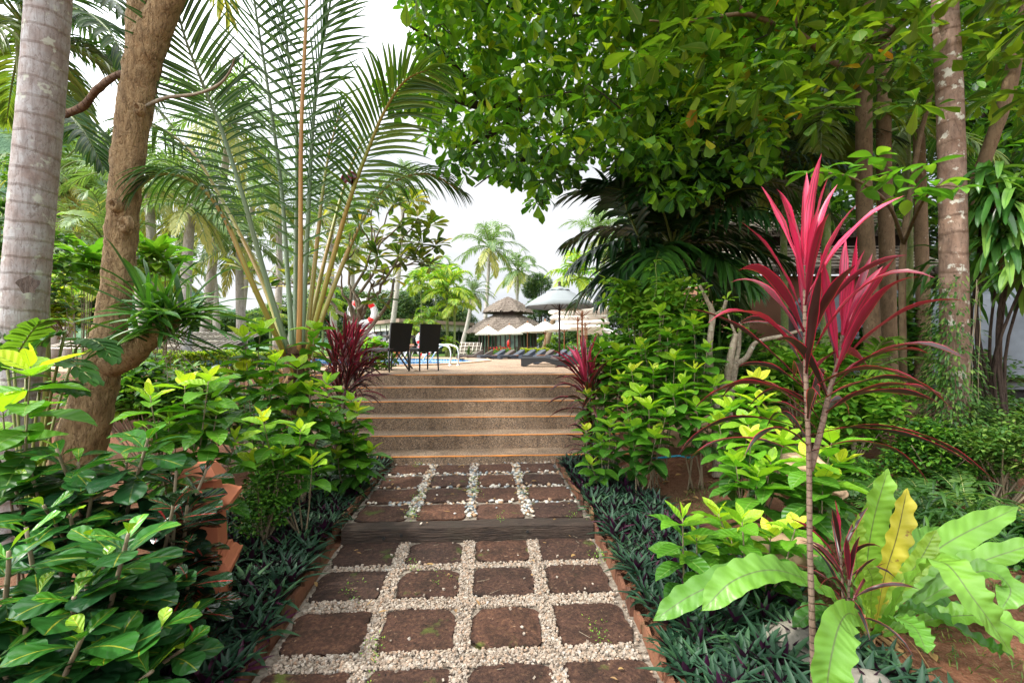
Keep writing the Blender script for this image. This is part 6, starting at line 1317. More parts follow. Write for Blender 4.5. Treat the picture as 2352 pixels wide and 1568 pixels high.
fb = P(2005, 1462, 2.15); root = thing('birds_nest_fern', "big bird's nest fern with wavy light green fronds in the right foreground", 'fern', (fb[0], fb[1], .1))
FN = [(((1998, 1440, 2.15), (1990, 1320, 2.2), (2005, 1200, 2.25), (2040, 1075, 2.3)), .225, (0, -1, .25), .75, 0),
 (((2010, 1440, 2.1), (2030, 1330, 2.12), (2060, 1230, 2.15), (2084, 1120, 2.2)), .2, (.1, -1, .2), .5, 1),
 (((2000, 1430, 2.05), (1975, 1340, 2.05), (1965, 1260, 2.05), (1971, 1178, 2.05)), .13, (.2, -1, .1), .9, 0),
 (((2020, 1430, 2.2), (2090, 1330, 2.3), (2170, 1250, 2.4), (2340, 1163, 2.5)), .23, (-.2, -.75, .7), .7, 0),
 (((2015, 1430, 2.1), (2060, 1350, 2.1), (2110, 1290, 2.1), (2152, 1215, 2.1)), .13, (-.4, -1, .3), .9, 0),
 (((1990, 1430, 2.3), (1960, 1300, 2.5), (1930, 1220, 2.6), (1900, 1140, 2.7)), .24, (.2, -1, .5), .6, 0),
 (((2020, 1450, 2.1), (2080, 1350, 1.95), (2160, 1290, 1.8), (2240, 1380, 1.65), (2330, 1510, 1.6)), .2, (-.15, -.5, 1), .72, 0),
 (((2030, 1450, 2.2), (2130, 1370, 2.3), (2230, 1300, 2.3), (2400, 1240, 2.3)), .2, (0, -.55, 1), .7, 0),
 (((2030, 1450, 2.15), (2150, 1360, 2.1), (2260, 1310, 2.05), (2320, 1350, 2.), (2300, 1400, 1.95)), .17, (0, -.5, 1), .6, 0),
 (((1985, 1450, 2.1), (1900, 1360, 2.), (1790, 1310, 1.9), (1690, 1330, 1.85), (1612, 1402, 1.8)), .2, (.25, -.55, 1), .66, 0),
 (((1985, 1445, 2.25), (1880, 1350, 2.2), (1740, 1310, 2.15), (1600, 1360, 2.1), (1500, 1425, 2.05)), .19, (.25, -.6, 1), .5, 0),
 (((2000, 1460, 2.), (1960, 1410, 1.8), (1930, 1430, 1.6), (1905, 1530, 1.5), (1895, 1640, 1.48)), .2, (0, -1, .6), .7, 0),
 (((2010, 1460, 2.1), (2080, 1400, 2.), (2160, 1420, 1.95), (2260, 1480, 1.9), (2330, 1500, 1.85)), .17, (0, -.1, 1), .15, 0),
 (((2020, 1450, 2.2), (2110, 1390, 2.2), (2200, 1400, 2.2), (2290, 1440, 2.2)), .17, (0, -.2, 1), .2, 0),
 (((1990, 1450, 2.3), (1900, 1400, 2.4), (1800, 1390, 2.45), (1720, 1430, 2.5)), .17, (0, -.3, 1), .12, 0),
 (((1995, 1450, 2.3), (1930, 1340, 2.4), (1850, 1260, 2.5), (1790, 1190, 2.6)), .19, (.3, -.8, .6), .3, 0),
 (((2000, 1460, 2.05), (2050, 1420, 1.9), (2100, 1440, 1.8), (2130, 1500, 1.72)), .14, (0, -.5, 1), .45, 0),
 (((2010, 1450, 2.3), (2060, 1300, 2.5), (2120, 1240, 2.7), (2200, 1230, 2.9)), .2, (0, -.8, .8), .5, 0),
 (((2005, 1440, 2.1), (2000, 1380, 2.05), (2003, 1330, 2.), (1985, 1290, 1.98)), .12, (0, -1, 0), .85, 0),
 (((2030, 1460, 2.1), (2150, 1420, 2.), (2280, 1420, 1.9), (2400, 1500, 1.8)), .19, (0, -.4, 1), .7, 0),
 (((1985, 1455, 2.15), (1940, 1420, 2.1), (1880, 1400, 2.05), (1820, 1440, 2.)), .14, (0, -.3, 1), .1, 0)]
for pts, W, hint, tn, yel in FN:
    m = MB(); blade(m, PS(*pts), W * .66, hint, tone=tn, wk=rnd(8, 12)); part(m, 'frond', 'nest_yellow_leaf' if yel else 'nest_leaf', root, label='yellowing upright frond with brown spots' if yel else None)
m = MB(); N = 130; a = rnd(0, 6.28, N); m.straps(fb + rng.normal(0, .05, (N, 3)) - (0, 0, .03), np.stack([np.cos(a), np.sin(a), rnd(-.9, .5, N)], -1), (0, 0, 1), rnd(.08, .25, N), rnd(.005, .03, N), rnd(.5, 2, N), 4, 'lance', tone=rnd(0, 1, N)); part(m, 'dry_base', 'dry_leaf', root)
# rocks
def rock(label, c, r, mat, sd):
    import bmesh; bm = bmesh.new(); bmesh.ops.create_icosphere(bm, subdivisions=4, radius=1); v = np.array([x.co[:] for x in bm.verts]); f = np.array([[q.index for q in p.verts] for p in bm.faces]); bm.free(); g = np.random.default_rng(sd); k = np.zeros(len(v))
    for o_ in range(7): w_ = g.normal(0, 1.2 + o_ * .8, 3); k += np.sin(v @ w_ + g.uniform(0, 6)) * .16 / (1 + o_ * .5)
    for o_ in range(5):
        n_ = nrm(g.normal(0, 1, 3)); dd = v @ n_; v = v - np.maximum(0, dd - .72)[:, None] * n_ * .8
    m = MB(); m.add(v * (1 + k)[:, None] * np.array(r) + np.array(c), f, .5, v[:, :2]); tag(m.build('rock', mat), label, 'rock', 'garden rocks')
rock('tan boulder behind the big cordyline stem', P(1840, 1070, 3.2), (.17, .15, .11), 'tan_rock', 3); rock('pale angular rock below the tan boulder', P(1815, 1115, 3.05), (.14, .12, .09), 'tan_rock', 4)
rock('orange-tan rock hidden by the left fronds of the bird nest fern', P(1780, 1265, 2.6), (.2, .14, .1), 'tan_rock', 5); rock('grey rock at the bottom beside the cordyline stem', P(1835, 1500, 2.02), (.16, .13, .11), 'grey_rock', 6)
rock('dark grey rock under the drooping front frond', P(1985, 1600, 1.7), (.12, .1, .06), 'grey_rock', 7); rock('reddish boulder behind the thin bare stems', P(1585, 985, 4.9), (.26, .2, .2), 'tan_rock', 8); rock('small tan stone at the far end of the red soil', P(1905, 1130, 3.3), (.12, .1, .07), 'tan_rock', 9)
m = MB(); m.tube(PS((1500, 1052, 4.3), (1525, 1050, 4.2), (1560, 1046, 4.15), (1585, 1050, 4.1), (1600, 1040, 4.2)), .009, 8, n=24); tag(m.build('garden_hose', 'blue_hose'), 'bright blue garden hose on the red soil between thin stems', 'hose')
# pruned frangipani
root = thing('pruned_tree', 'pruned tree with thick bare pale branches and tiny leaf tufts', 'tree', RB(1650, 4.3)); b0 = RB(1648, 4.3)
m = MB(); m.tube([b0, P(1647, 1060, 4.3), P(1643, 905, 4.3)], [.05, .042, .038], 12, 0, .5, .06, 8, n=24)
m.tube(PS((1643, 910, 4.3), (1632, 850, 4.3), (1629, 800, 4.3), (1636, 722, 4.28), (1624, 690, 4.26), (1607, 655, 4.25)), [.034, .032, .03, .028, .018, .012], 10, 0, .5, .08, 9, n=36)
m.tube(PS((1645, 915, 4.3), (1668, 875, 4.25), (1676, 830, 4.2), (1690, 766, 4.2)), [.034, .032, .034, .026], 10, 0, .5, .1, 9, n=26)
m.tube(PS((1638, 725, 4.28), (1660, 712, 4.25), (1668, 690, 4.2)), [.02, .018, .016], 8, n=10)
m.tube(PS((1690, 770, 4.2), (1680, 745, 4.2), (1672, 722, 4.2)), [.014, .01, .008], 8, n=8); part(m, 'trunk', 'twig_bark', root)
m = MB(); leaf_cluster(m, PS((1607, 655, 4.25), (1668, 690, 4.2), (1672, 722, 4.2), (1636, 722, 4.28), (1615, 668, 4.25), (1690, 766, 4.2)), 6, (.07, .12), (.03, .05), (-.2, 1), tone=(.3, 1), prof='obov', n=5); part(m, 'leaves', 'light_leaf', root)
root = thing('pruned_tree', 'second pruned tree with one long branch bending right behind the cordyline', 'tree', RB(1668, 4.6)); b0 = RB(1672, 4.6)
m = MB(); m.tube([b0, P(1672, 960, 4.6), P(1678, 900, 4.55), P(1688, 835, 4.5)], [.05, .045, .04, .036], 12, 0, .5, .06, 8, n=24)
m.tube(PS((1688, 838, 4.5), (1715, 820, 4.45), (1732, 790, 4.4), (1755, 780, 4.35), (1800, 770, 4.3), (1850, 755, 4.3)), [.03, .026, .022, .02, .018, .014], 10, 0, .5, .08, 9, n=30); m.tube(PS((1688, 838, 4.5), (1697, 800, 4.5), (1700, 740, 4.5)), [.024, .02, .014], 8, n=12)
part(m, 'trunk', 'twig_bark', root)
# thatched hut and grey wall
hd = 9.6; root = thing('thatched_hut', 'garden hut with tan wall and dark thatch laid on white battens', 'building', P(1800, 900, hd)); x0, x1 = P(1640, 0, hd)[0], P(2150, 0, hd)[0]
m = MB(); m.box(((x0 + x1) / 2 + .3, hd + 1.6, 1.75), (x1 - x0 - .2, 2.4, 2.6)); part(m, 'wall', 'tan_wall', root, smooth=False)
def slope(xa, xb, ya, za, yb, zb, n=26, k=9, name='roof', jagm=.05):
    m = MB(); V = []
    for i in range(n):
        for j in range(k):
            t_ = j / (k - 1); V.append((xa + (xb - xa) * i / (n - 1), ya + (yb - ya) * t_ + rnd(-jagm, jagm), za + (zb - za) * t_ + rnd(-jagm, jagm) * .6))
    ix = np.arange(n * k).reshape(n, k); m.add(V, np.stack([ix[:-1, :-1], ix[1:, :-1], ix[1:, 1:], ix[:-1, 1:]], -1).reshape(-1, 4)); V2 = np.array(V) - (0, 0, .12); m.add(V2, np.stack([ix[:-1, :-1], ix[:-1, 1:], ix[1:, 1:], ix[1:, :-1]], -1).reshape(-1, 4))
    N = 260; xx = rnd(xa, xb, N); m.straps(np.stack([xx, np.full(N, ya), np.full(N, za)], -1), np.stack([rng.normal(0, .2, N), np.full(N, -.5), np.full(N, -.8)], -1), (0, 0, 1), rnd(.08, .22, N), rnd(.02, .05, N), 0, 1, 'strap', across=2); o = part(m, name, 'thatch', root, smooth=False); m = MB()
    for i in range(9): x = xa + (xb - xa) * i / 8; m.tube([(x + .1, ya, za + .05), (x - .2, yb, zb + .05)], .016, 5)
    for j in range(7): t_ = j / 6; m.tube([(xa, ya + (yb - ya) * t_, za + (zb - za) * t_ + .06), (xb, ya + (yb - ya) * t_, za + (zb - za) * t_ + .06)], .012, 5)
    o2 = m.build('batten', 'batten'); o2.parent = o
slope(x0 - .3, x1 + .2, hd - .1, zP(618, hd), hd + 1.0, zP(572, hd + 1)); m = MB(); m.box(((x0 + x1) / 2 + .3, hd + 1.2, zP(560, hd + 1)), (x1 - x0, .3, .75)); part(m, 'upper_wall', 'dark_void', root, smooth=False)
slope(x0 - .1, x1 + .4, hd + .7, zP(530, hd + .7), hd + 2., zP(490, hd + 2), name='upper_roof')
root = thing('storage_tank', 'smooth dark grey rounded tank behind the thick trunk, above a dark gap', 'tank', P(2250, 900, 7.8)); m = MB(); a, b = P(1860, 0, 8.4), P(2560, 0, 7.2)
def wallseg(m, a, b, z0, z1, th=.12, mat=0):
    d = nrm((b - a)[:2]); n_ = np.array((-d[1], d[0])) * th; pts = [a[:2], b[:2], b[:2] + n_, a[:2] + n_]; prism(m, [tuple(q) for q in pts], z0, z1, mat)
ab = b - a; m.box(((a + b) / 2)[0:1].tolist() + [float(((a + b) / 2)[1]) + .5, (zP(893, 7.8) + zP(660, 7.8)) / 2], (float(np.hypot(ab[0], ab[1])), 1., zP(660, 7.8) - zP(893, 7.8)), rz=math.atan2(ab[1], ab[0]), bev=.22); part(m, 'shell', 'grey_wall', root); m = MB(); wallseg(m, a + (0, .3, 0), b + (0, .3, 0), 0, zP(893, 7.8) + .02); part(m, 'base', 'dark_void', root, smooth=False)  # near-black sheet below the shell stands in for the shade of the gap
for k in range(4): m = MB(); p = a + (b - a) * (k + .4) / 4; m.box((p[0], p[1] - .02, 1.0), (.1, .1, zP(893, 7.8) + .1)); part(m, 'post', 'dark_wood', root, smooth=False)
# trunks on the right
def gpt(px, d): return RB(px, d, -.05)
main = [gpt(2185, 4.1)] + PS((2188, 1060, 4.1), (2190, 900, 4.1), (2192, 750, 4.1), (2190, 600, 4.1), (2187, 420, 4.1), (2180, 200, 4.1), (2170, 0, 4.1), (2160, -300, 4.15), (2150, -800, 4.2))
root = trunk('thick pinkish ringed palm trunk with white lichen, right side', main, [.17, .16, .152, .146, .142, .138, .134, .13, .125, .12], 'pink_bark', 'coconut_palm', 'palm', None, 36, 240, .014, 50)
m = MB(); palm_crown(m, main[-1], 15, 3., .7, .05, 40, (60, -10), 1.2, (.1, .5), 0, 3, 2, .035); part(m, 'crown', ['coconut_leaf', 'rachis_green'], root)
root = trunk('smooth tan tree trunk left of the thick pinkish one', [gpt(2012, 5.6)] + PS((2008, 900, 5.6), (2000, 700, 5.6), (1986, 500, 5.6), (1984, 340, 5.6), (1986, 180, 5.6), (2000, 0, 5.6), (2010, -250, 5.6)), [.14, .125, .115, .112, .11, .11, .108, .09], 'tan_bark', 'almond_tree', 'tree', None, 24, 120, .02, 14)
TT = root
m = MB(); m.tube(PS((1984, 182, 5.6), (1932, 152, 5.2), (1888, 139, 4.9), (1874, 110, 4.7), (1822, 70, 4.4), (1770, 52, 4.3), (1713, 33, 4.2), (1639, 40, 4.1), (1560, 52, 4.), (1493, 48, 3.9)), [.05, .042, .036, .03, .027, .024, .02, .016, .012, .008], 10, 0, .5, .06, 12, n=70)
m.tube(PS((1888, 139, 4.9), (1830, 170, 4.7), (1790, 160, 4.5)), [.02, .015, .01], 8, n=14); m.tube(PS((1822, 70, 4.4), (1835, 30, 4.3), (1850, -30, 4.2)), [.02, .015, .01], 8, n=14); m.tube(PS((1713, 33, 4.2), (1690, 0, 4.2), (1680, -60, 4.2)), [.02, .015, .01], 8, n=14); m.tube(PS((2000, 110, 5.6), (2060, 60, 5.2), (2110, -10, 4.9)), [.04, .03, .02], 8, n=14)
part(m, 'branch', 'tan_bark', root)
def inpoly(x, y, poly):
    r = np.zeros(len(x), bool); n = len(poly); j = n - 1
    for i in range(n):
        xi, yi = poly[i]; xj, yj = poly[j]; r ^= ((yi > y) != (yj > y)) & (x < (xj - xi) * (y - yi) / (yj - yi + 1e-9) + xi); j = i
    return r
def cloud(poly, N, d0, d1, gaps=()):
    xs_, ys_ = [p[0] for p in poly], [p[1] for p in poly]; x = rnd(min(xs_), max(xs_), N); y = rnd(min(ys_), max(ys_), N); k = inpoly(x, y, poly)
    for gx, gy, gr in gaps: k &= ~(((x - gx) ** 2 + (y - gy) ** 2 < gr * gr) & (rng.random(N) < .93))
    x, y = x[k], y[k]; d = rnd(d0, d1, len(x)); return np.stack([(x - 1176) / F * d, d, CZ + (800 - y) / F * d], -1)
C = cloud([(1380, -350), (1400, 20), (1450, 130), (1540, 210), (1680, 250), (1800, 300), (1960, 260), (2140, 250), (2400, 300), (2500, -350)], 520, 3.4, 5.4)
m = MB(); leaf_cluster(m, C, 6, (.12, .25), (.06, .115), (-.8, .5), (.1, .8), (0, 1), 'obov', n=5, spread=.03); part(m, 'crown', 'almond_leaf', TT)
root = thing('almond_branch_tree', 'small tree whose leafy branch crosses the thick trunk above the cordyline', 'tree', RB(2075, 5.)); m = MB(); m.tube([RB(2072, 5.)] + PS((2075, 900, 5.), (2073, 600, 5.), (2090, 450, 5.), (2112, 320, 5.), (2150, 170, 5.)), [.04, .036, .032, .028, .024, .02], 10, 0, .5, .05, 12, n=60)
m.tube(PS((2076, 560, 5.), (2040, 470, 4.5), (1960, 410, 4.), (1870, 395, 3.7)), [.02, .016, .012, .006], 8, n=20); m.tube(PS((2076, 560, 5.), (2110, 480, 4.2), (2150, 430, 3.7), (2220, 430, 3.6)), [.02, .014, .01, .005], 8, n=20); part(m, 'trunk', 'tan_bark', root)
m = MB(); leaf_cluster(m, PS((1865, 395, 3.6), (1900, 385, 3.7), (1945, 400, 3.7), (1990, 380, 3.6), (2010, 360, 3.6), (2030, 420, 3.6), (2060, 400, 3.6), (2110, 430, 3.5), (2150, 430, 3.5), (2200, 430, 3.5), (1975, 440, 3.7), (2085, 455, 3.6), (2130, 380, 3.6)), 5, (.13, .2), (.065, .095), (-.5, .5), tone=(.1, .8), prof='ell', n=6, spread=.02); part(m, 'leaves', 'light_leaf', root)
T2 = trunk('second smooth tan trunk, just behind the first one', [gpt(2050, 6.4)] + PS((2045, 900, 6.4), (2038, 600, 6.4), (2030, 350, 6.4), (2032, 150, 6.4), (2040, -150, 6.4)), [.15, .13, .12, .115, .105, .09], 'tan_bark', 'almond_tree', 'tree', None, 20, 80, .02, 12)
C = cloud([(1560, -300), (1560, 250), (1640, 480), (1900, 520), (2140, 520), (2250, 600), (2450, 640), (2500, -300)], 2300, 8.2, 11.5)
m = MB(); leaf_cluster(m, C, 5, (.2, .34), (.09, .15), (-1.2, .4), (.1, .8), (0, .8), 'ell', n=4); part(m, 'crown', 'tree_leaf', T2)
trunk('leaning tan trunk at the right picture edge', [gpt(2190, 5.)] + PS((2190, 700, 4.8), (2215, 520, 4.6), (2240, 425, 4.45), (2275, 330, 4.35), (2318, 200, 4.3), (2345, 60, 4.25), (2385, -60, 4.2), (2440, -300, 4.2)), [.09, .085, .08, .078, .08, .085, .08, .075, .06], 'tan_bark', 'leaning_tree', 'tree', None, 20, 120, .03, 14)
trunk('tan buttressed trunk base behind the small leaves, between the big trunks', [gpt(2105, 6.8)] + PS((2108, 950, 6.8), (2118, 880, 6.8), (2120, 700, 6.9), (2110, 300, 7)), [.3, .22, .15, .12, .1], 'tan_bark', 'leaning_tree', 'tree', None, 20, 60, .05, 8)
for px, d, lab, top_ in ((1712, 7., 'green ringed palm stem before the thatched hut, left one', 470), (1802, 7.2, 'green ringed palm stem before the thatched hut, right one', 440)):
    r_ = trunk(lab, [gpt(px, d)] + PS((px, 700, d), (px - 2, 560, d), (px + 4, top_, d)), [.07, .062, .06, .058], 'green_bark', 'areca_palm', 'palm', 'ringed green palm stems by the hut', 16, 50, .01, 10)
    m = MB(); palm_crown(m, P(px + 6, top_ - 60, d), 12, 1.7, .55, .05, 26, (75, -25), 1.4, (0, .5), 0, 4, 3, .018); part(m, 'crown', ['dark_palm_leaf', 'rachis_green'], r_)
for i, (px, py, d, lab) in enumerate(((1890, 250, 6.6, 'dark palm crown high behind the first tan trunk'), (2080, 290, 7.2, 'dark palm with drooping fronds between tan and pinkish trunks'), (1640, 340, 8., 'dark palm half hidden by the big tree crown'))):
    c = P(px, py, d); broad_palm(lab, c, 13, 1.7, .55, .05, 26, (70, -45), 'palm_leaf', (0, .35), (c[0], d, .5), .06, 'dark palms among the right trunks', ns=4)
# big tree over the path
root = thing('shade_tree', 'large leafy shade tree over the path with a dark trunk above the dark palm', 'tree', (P(1500, 0, 8.2)[0], 8.2, .4)); m = MB(); b0 = np.array((P(1500, 0, 8.2)[0], 8.2, .3))
m.tube([b0, P(1498, 600, 8.2), P(1492, 420, 8.2), P(1488, 280, 8.2), P(1500, 120, 8.2), P(1520, -100, 8.2)], [.26, .23, .2, .2, .13, .09], 18, 0, .5, .08, 12, n=60); part(m, 'trunk', 'dark_bark', root)
for pts, r0 in ((((1488, 265, 8.2), (1400, 232, 7.6), (1300, 225, 7.), (1200, 232, 6.3), (1120, 245, 5.8), (1040, 225, 5.3), (960, 190, 5.)), .1), (((1488, 290, 8.2), (1420, 300, 7.6), (1340, 330, 7.), (1260, 360, 6.5), (1180, 370, 6.2)), .07), (((1210, 235, 6.4), (1140, 300, 6.), (1080, 330, 5.6), (1030, 340, 5.4)), .05), (((1495, 255, 8.2), (1545, 250, 7.8), (1600, 232, 7.4), (1660, 245, 7.), (1700, 262, 6.8)), .075), (((1600, 236, 7.4), (1608, 170, 7.3), (1620, 80, 7.2)), .045), (((1500, 120, 8.2), (1400, 60, 7.4), (1250, 30, 6.5), (1100, 10, 5.8)), .07), (((1120, 245, 5.8), (1060, 170, 5.3), (1000, 100, 5.), (940, 60, 4.7)), .035), (((1300, 225, 7.), (1250, 160, 6.4), (1200, 100, 5.9)), .04), (((1260, 360, 6.5), (1250, 420, 6.2), (1245, 470, 6.1)), .02), (((1180, 370, 6.2), (1130, 400, 6.), (1090, 430, 5.9)), .02), (((1510, 60, 8.2), (1600, -40, 7.4), (1700, -120, 6.8)), .06)):
    m = MB(); m.tube(PS(*pts), np.linspace(r0, r0 * .3, len(pts)), 9, 0, .5, .1, 14, n=46); part(m, 'limb', 'dark_bark', root)
POLY = [(880, -600), (885, 0), (915, 50), (912, 95), (945, 150), (900, 178), (850, 180), (822, 205), (845, 240), (900, 262), (935, 270), (930, 315), (925, 345), (975, 380), (1010, 420), (1060, 450), (1120, 440), (1160, 445), (1205, 470), (1235, 505), (1262, 500), (1290, 455), (1318, 440), (1332, 390), (1380, 400), (1430, 405), (1490, 470), (1560, 500), (1640, 470), (1700, 420), (1780, 420), (1800, 300), (1900, 100), (1950, -600)]
C = cloud([(x_ + (40 if x_ < 1000 else 0), y_ - (34 if 300 < y_ else 10)) for x_, y_ in POLY], 6600, 4., 7.8, [(1005, 372, 16), (1150, 318, 14), (1120, 345, 12), (1210, 345, 10), (1330, 175, 10), (1060, 60, 10), (1280, 60, 9), (1420, 130, 9), (1085, 400, 10), (1240, 400, 12), (1300, 330, 9), (1375, 350, 12), (1600, 330, 18), (1660, 380, 18), (1560, 400, 12), (1700, 330, 12)])
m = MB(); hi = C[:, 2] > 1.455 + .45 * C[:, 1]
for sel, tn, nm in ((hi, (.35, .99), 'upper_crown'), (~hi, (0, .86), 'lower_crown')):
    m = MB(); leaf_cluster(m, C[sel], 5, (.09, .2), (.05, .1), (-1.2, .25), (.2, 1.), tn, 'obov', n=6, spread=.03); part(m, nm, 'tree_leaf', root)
m = MB()
for i in rng.choice(len(C), 420, replace=False): c = C[i]; m.tube(curve([c, c + rng.normal(0, .08, 3) + (.1, .1, .08), c + (rnd(.1, .4), rnd(.1, .4), rnd(0, .25))], 5), [.003, .004, .005, .006, .008], 4)
part(m, 'twigs', 'dark_bark', root)['kind'] = 'stuff'
# hanging basket lamp
c = P(1658, 452, 6.2); root = thing('hanging_basket', 'cone-shaped woven bamboo lamp basket hanging among the leaves', 'basket', c); m = MB()
for k in range(30):
    a = k * 6.2832 / 30; m.tube([c + (0, 0, .17), c + (math.cos(a) * .17, math.sin(a) * .17, -.05), c + (math.cos(a) * .13, math.sin(a) * .13, -.2)], .0035, 4)
for r_, z in ((.17, -.05), (.13, -.2), (.09, .05)): t_ = np.linspace(0, 6.2832, 30); m.tube(np.stack([c[0] + r_ * np.cos(t_), c[1] + r_ * np.sin(t_), np.full(30, c[2] + z)], -1), .005, 4, cap=False)
part(m, 'basket', 'bamboo', root); m = MB(); m.tube([c + (0, 0, .17), c + (0, 0, .9)], .003, 4); part(m, 'cord', 'dark_metal', root)
m = MB(); m.lathe(c + (0, 0, -.12), [(0, 0), (.02, .005), (.02, .11), (0, .12)], 10); part(m, 'lamp', 'white_plastic', root)
# drooping strap-leaved plant on the right
root = thing('dracaena', 'plant with long bright drooping strap leaves at the right edge, before the grey wall', 'plant', RB(2330, 4.2)); m = MB(); hd_ = PS((2290, 420, 4.), (2345, 440, 3.9), (2270, 480, 4.1), (2390, 400, 3.9), (2330, 520, 4.), (2390, 560, 3.9), (2300, 560, 4.1), (2360, 620, 4.), (2260, 400, 4.2), (2430, 480, 4))
for h in hd_:
    N = 22; a = rnd(0, 6.28, N); e = rnd(-.6, .9, N); m.straps(h + rng.normal(0, .04, (N, 3)), np.stack([np.cos(a) * np.cos(e), np.sin(a) * np.cos(e), np.sin(e)], -1), (0, 0, 1), rnd(.32, .62, N), rnd(.05, .075, N), rnd(1.6, 3.5, N), 10, 'strap', .2, rnd(0, 1, N), .05, wk=3, twist=rnd(-.8, .8, N))
part(m, 'leaves', 'dracaena_leaf', root); m = MB()
for h in hd_: m.tube(curve([RB(2330, 4.2), (RB(2330, 4.2) + h) / 2 + (rnd(-.1, .1), .2, 0), h], 12), np.linspace(.014, .01, 12), 8)
part(m, 'stem', 'dark_bark', root); N = 30; m = MB(); m.straps(np.array(hd_)[rng.integers(0, len(hd_), N)], (0, 0, -1), (0, 1, 0), rnd(.3, .6, N), rnd(.02, .04, N), .2, 5, 'lance', tone=rnd(0, 1, N), twist=rnd(-2, 2, N)); part(m, 'dry_leaves', 'dry_leaf', root)
# ivy on the thick trunk
root = thing('climbing_vine', 'small-leaved vine covering the foot of the thick pinkish trunk', 'vine', main[0]); m = MB(); N = 7500; q = rng.random(N) ** 1.25; zz = main[0][2] + q * 1.9; a = rnd(0, 6.28, N); keepm = rng.random(N) < np.interp(q, [0, .35, .6, 1], [1, .85, .35, .15]); a, zz, q = a[keepm], zz[keepm], q[keepm]; N = len(a)
tx = np.interp(zz, [p[2] for p in main], [p[0] for p in main]); rr = np.interp(q, [0, .3, 1], [.38, .22, .16]) * rnd(.85, 1.1, N)
a = np.where(q > .45, rng.normal(3.3, .8, N), a)
D = np.stack([np.cos(a), np.sin(a), rnd(-1.2, .5, N)], -1); m.straps(np.stack([tx + rr * np.cos(a), 4.1 + rr * np.sin(a), zz], -1), D, (0, 0, 1), rnd(.035, .085, N), rnd(.011, .024, N), rnd(.2, 1.2, N), 3, 'ell', tone=rnd(0, 1, N)); part(m, 'leaves', 'fern_leaf', root)
m = MB()
for k in range(16):
    a0 = rnd(0, 6.28); zt_ = rnd(.8, 2.) ; t_ = np.linspace(0, 1, 16); m.tube(np.stack([np.interp(main[0][2] + t_ * zt_, [p[2] for p in main], [p[0] for p in main]) + (.165 + .02 * np.sin(t_ * 9)) * np.cos(a0 + t_ * 1.1), 4.1 + .165 * np.sin(a0 + t_ * 1.1), main[0][2] + t_ * zt_], -1), .004, 4)
part(m, 'stem', 'stem_brown', root)
# undergrowth
UG = 'undergrowth bushes on the right'
for lab, px, py, d, r, N, Lr, Wr, mt, tn in (
 ('dense small-leaved bush at the right edge, below the grey wall', 2300, 1010, 3.7, (.55, .4, .38), 900, (.03, .055), (.016, .028), 'fern_leaf', (.2, 1)), ('dark bush around the foot of the thick trunk', 2150, 1040, 3.9, (.4, .3, .3), 650, (.035, .07), (.018, .03), 'small_leaf', (0, .9)),
 ('dark glossy bush low at the right edge, behind the fern', 2320, 1240, 2.9, (.35, .3, .2), 420, (.04, .07), (.02, .032), 'small_leaf', (0, .6)), ('light green leafy plants behind the big cordyline', 1840, 860, 4.9, (.6, .4, .45), 420, (.09, .14), (.05, .08), 'light_leaf', (.1, .9)),
 ('light green leafy plants right of the cordyline, before the tan trunks', 1960, 960, 4.4, (.5, .3, .32), 300, (.08, .13), (.045, .07), 'light_leaf', (.1, .9)), ('green bush under the hut wall, left of the tan trunks', 1700, 860, 6.5, (.8, .5, .6), 520, (.1, .16), (.05, .08), 'small_leaf', (.1, 1)),
 ('dark bush behind the tan trunks', 2000, 800, 7.2, (1., .5, .9), 650, (.1, .17), (.05, .08), 'small_leaf', (0, .8)), ('dark bush at the foot of the grey wall', 2380, 960, 5.2, (.7, .4, .35), 520, (.05, .09), (.03, .045), 'fern_leaf', (.1, .9)),
 ('dark bush filling the gap right of the thick trunk', 2260, 880, 6.4, (.5, .4, .45), 300, (.06, .1), (.03, .05), 'fern_leaf', (.1, .8)), ('low green bush along the edge of the red soil', 1960, 1090, 3.9, (.3, .25, .16), 260, (.04, .07), (.02, .03), 'small_leaf', (.1, .9)),
 ('leafy bush between the hut and the dark palm', 1620, 760, 7.6, (.9, .5, .9), 520, (.12, .18), (.06, .09), 'tree_leaf', (0, .7))):
    b = RB(px, d); c = P(px, py, d); bush(lab, b, c, r, N, 6, Lr, Wr, mt, tn, group=UG, stems=18)
c = P(1990, 860, 5.); broad_palm('small bright feathery palm between the cordyline and the thick trunk', c, 11, .75, .26, .026, 22, (70, -15), 'areca_leaf', (.1, .7), RB(1990, 5.), .02, None, droop=1.3, ns=4)
c = P(1640, 880, 5.4); broad_palm('small dark palm behind the pruned trees', c, 10, .8, .28, .03, 20, (70, -15), 'palm_leaf', (.1, .6), RB(1640, 5.4), .02, None, droop=1.3, ns=4)
for i, (px, d, N, Lf, lab, tn) in enumerate(((1960, 3.6, 8, .5, 'dark fern left of the thick trunk foot', (0, .5)), (2060, 3.3, 8, .5, 'dark fern above the upright fronds of the bird nest fern', (.1, .6)), (2130, 3.4, 7, .45, 'fern right below the vine-covered trunk', (.2, .8)), (2290, 3.2, 9, .6, 'pale fern arching in from the right edge', (.5, 1)), (2380, 3.0, 8, .6, 'yellowish fern at the right picture edge', (.6, 1)), (2220, 3.6, 8, .5, 'fern between the vine and the small-leaved bush', (.1, .7)), (1900, 4.1, 6, .42, 'small fern behind the tan boulder', (.1, .6)))):
    fern(lab, RB(px, d), N, Lf, nl=22, Ll=.1, W=.026, tone=tn)
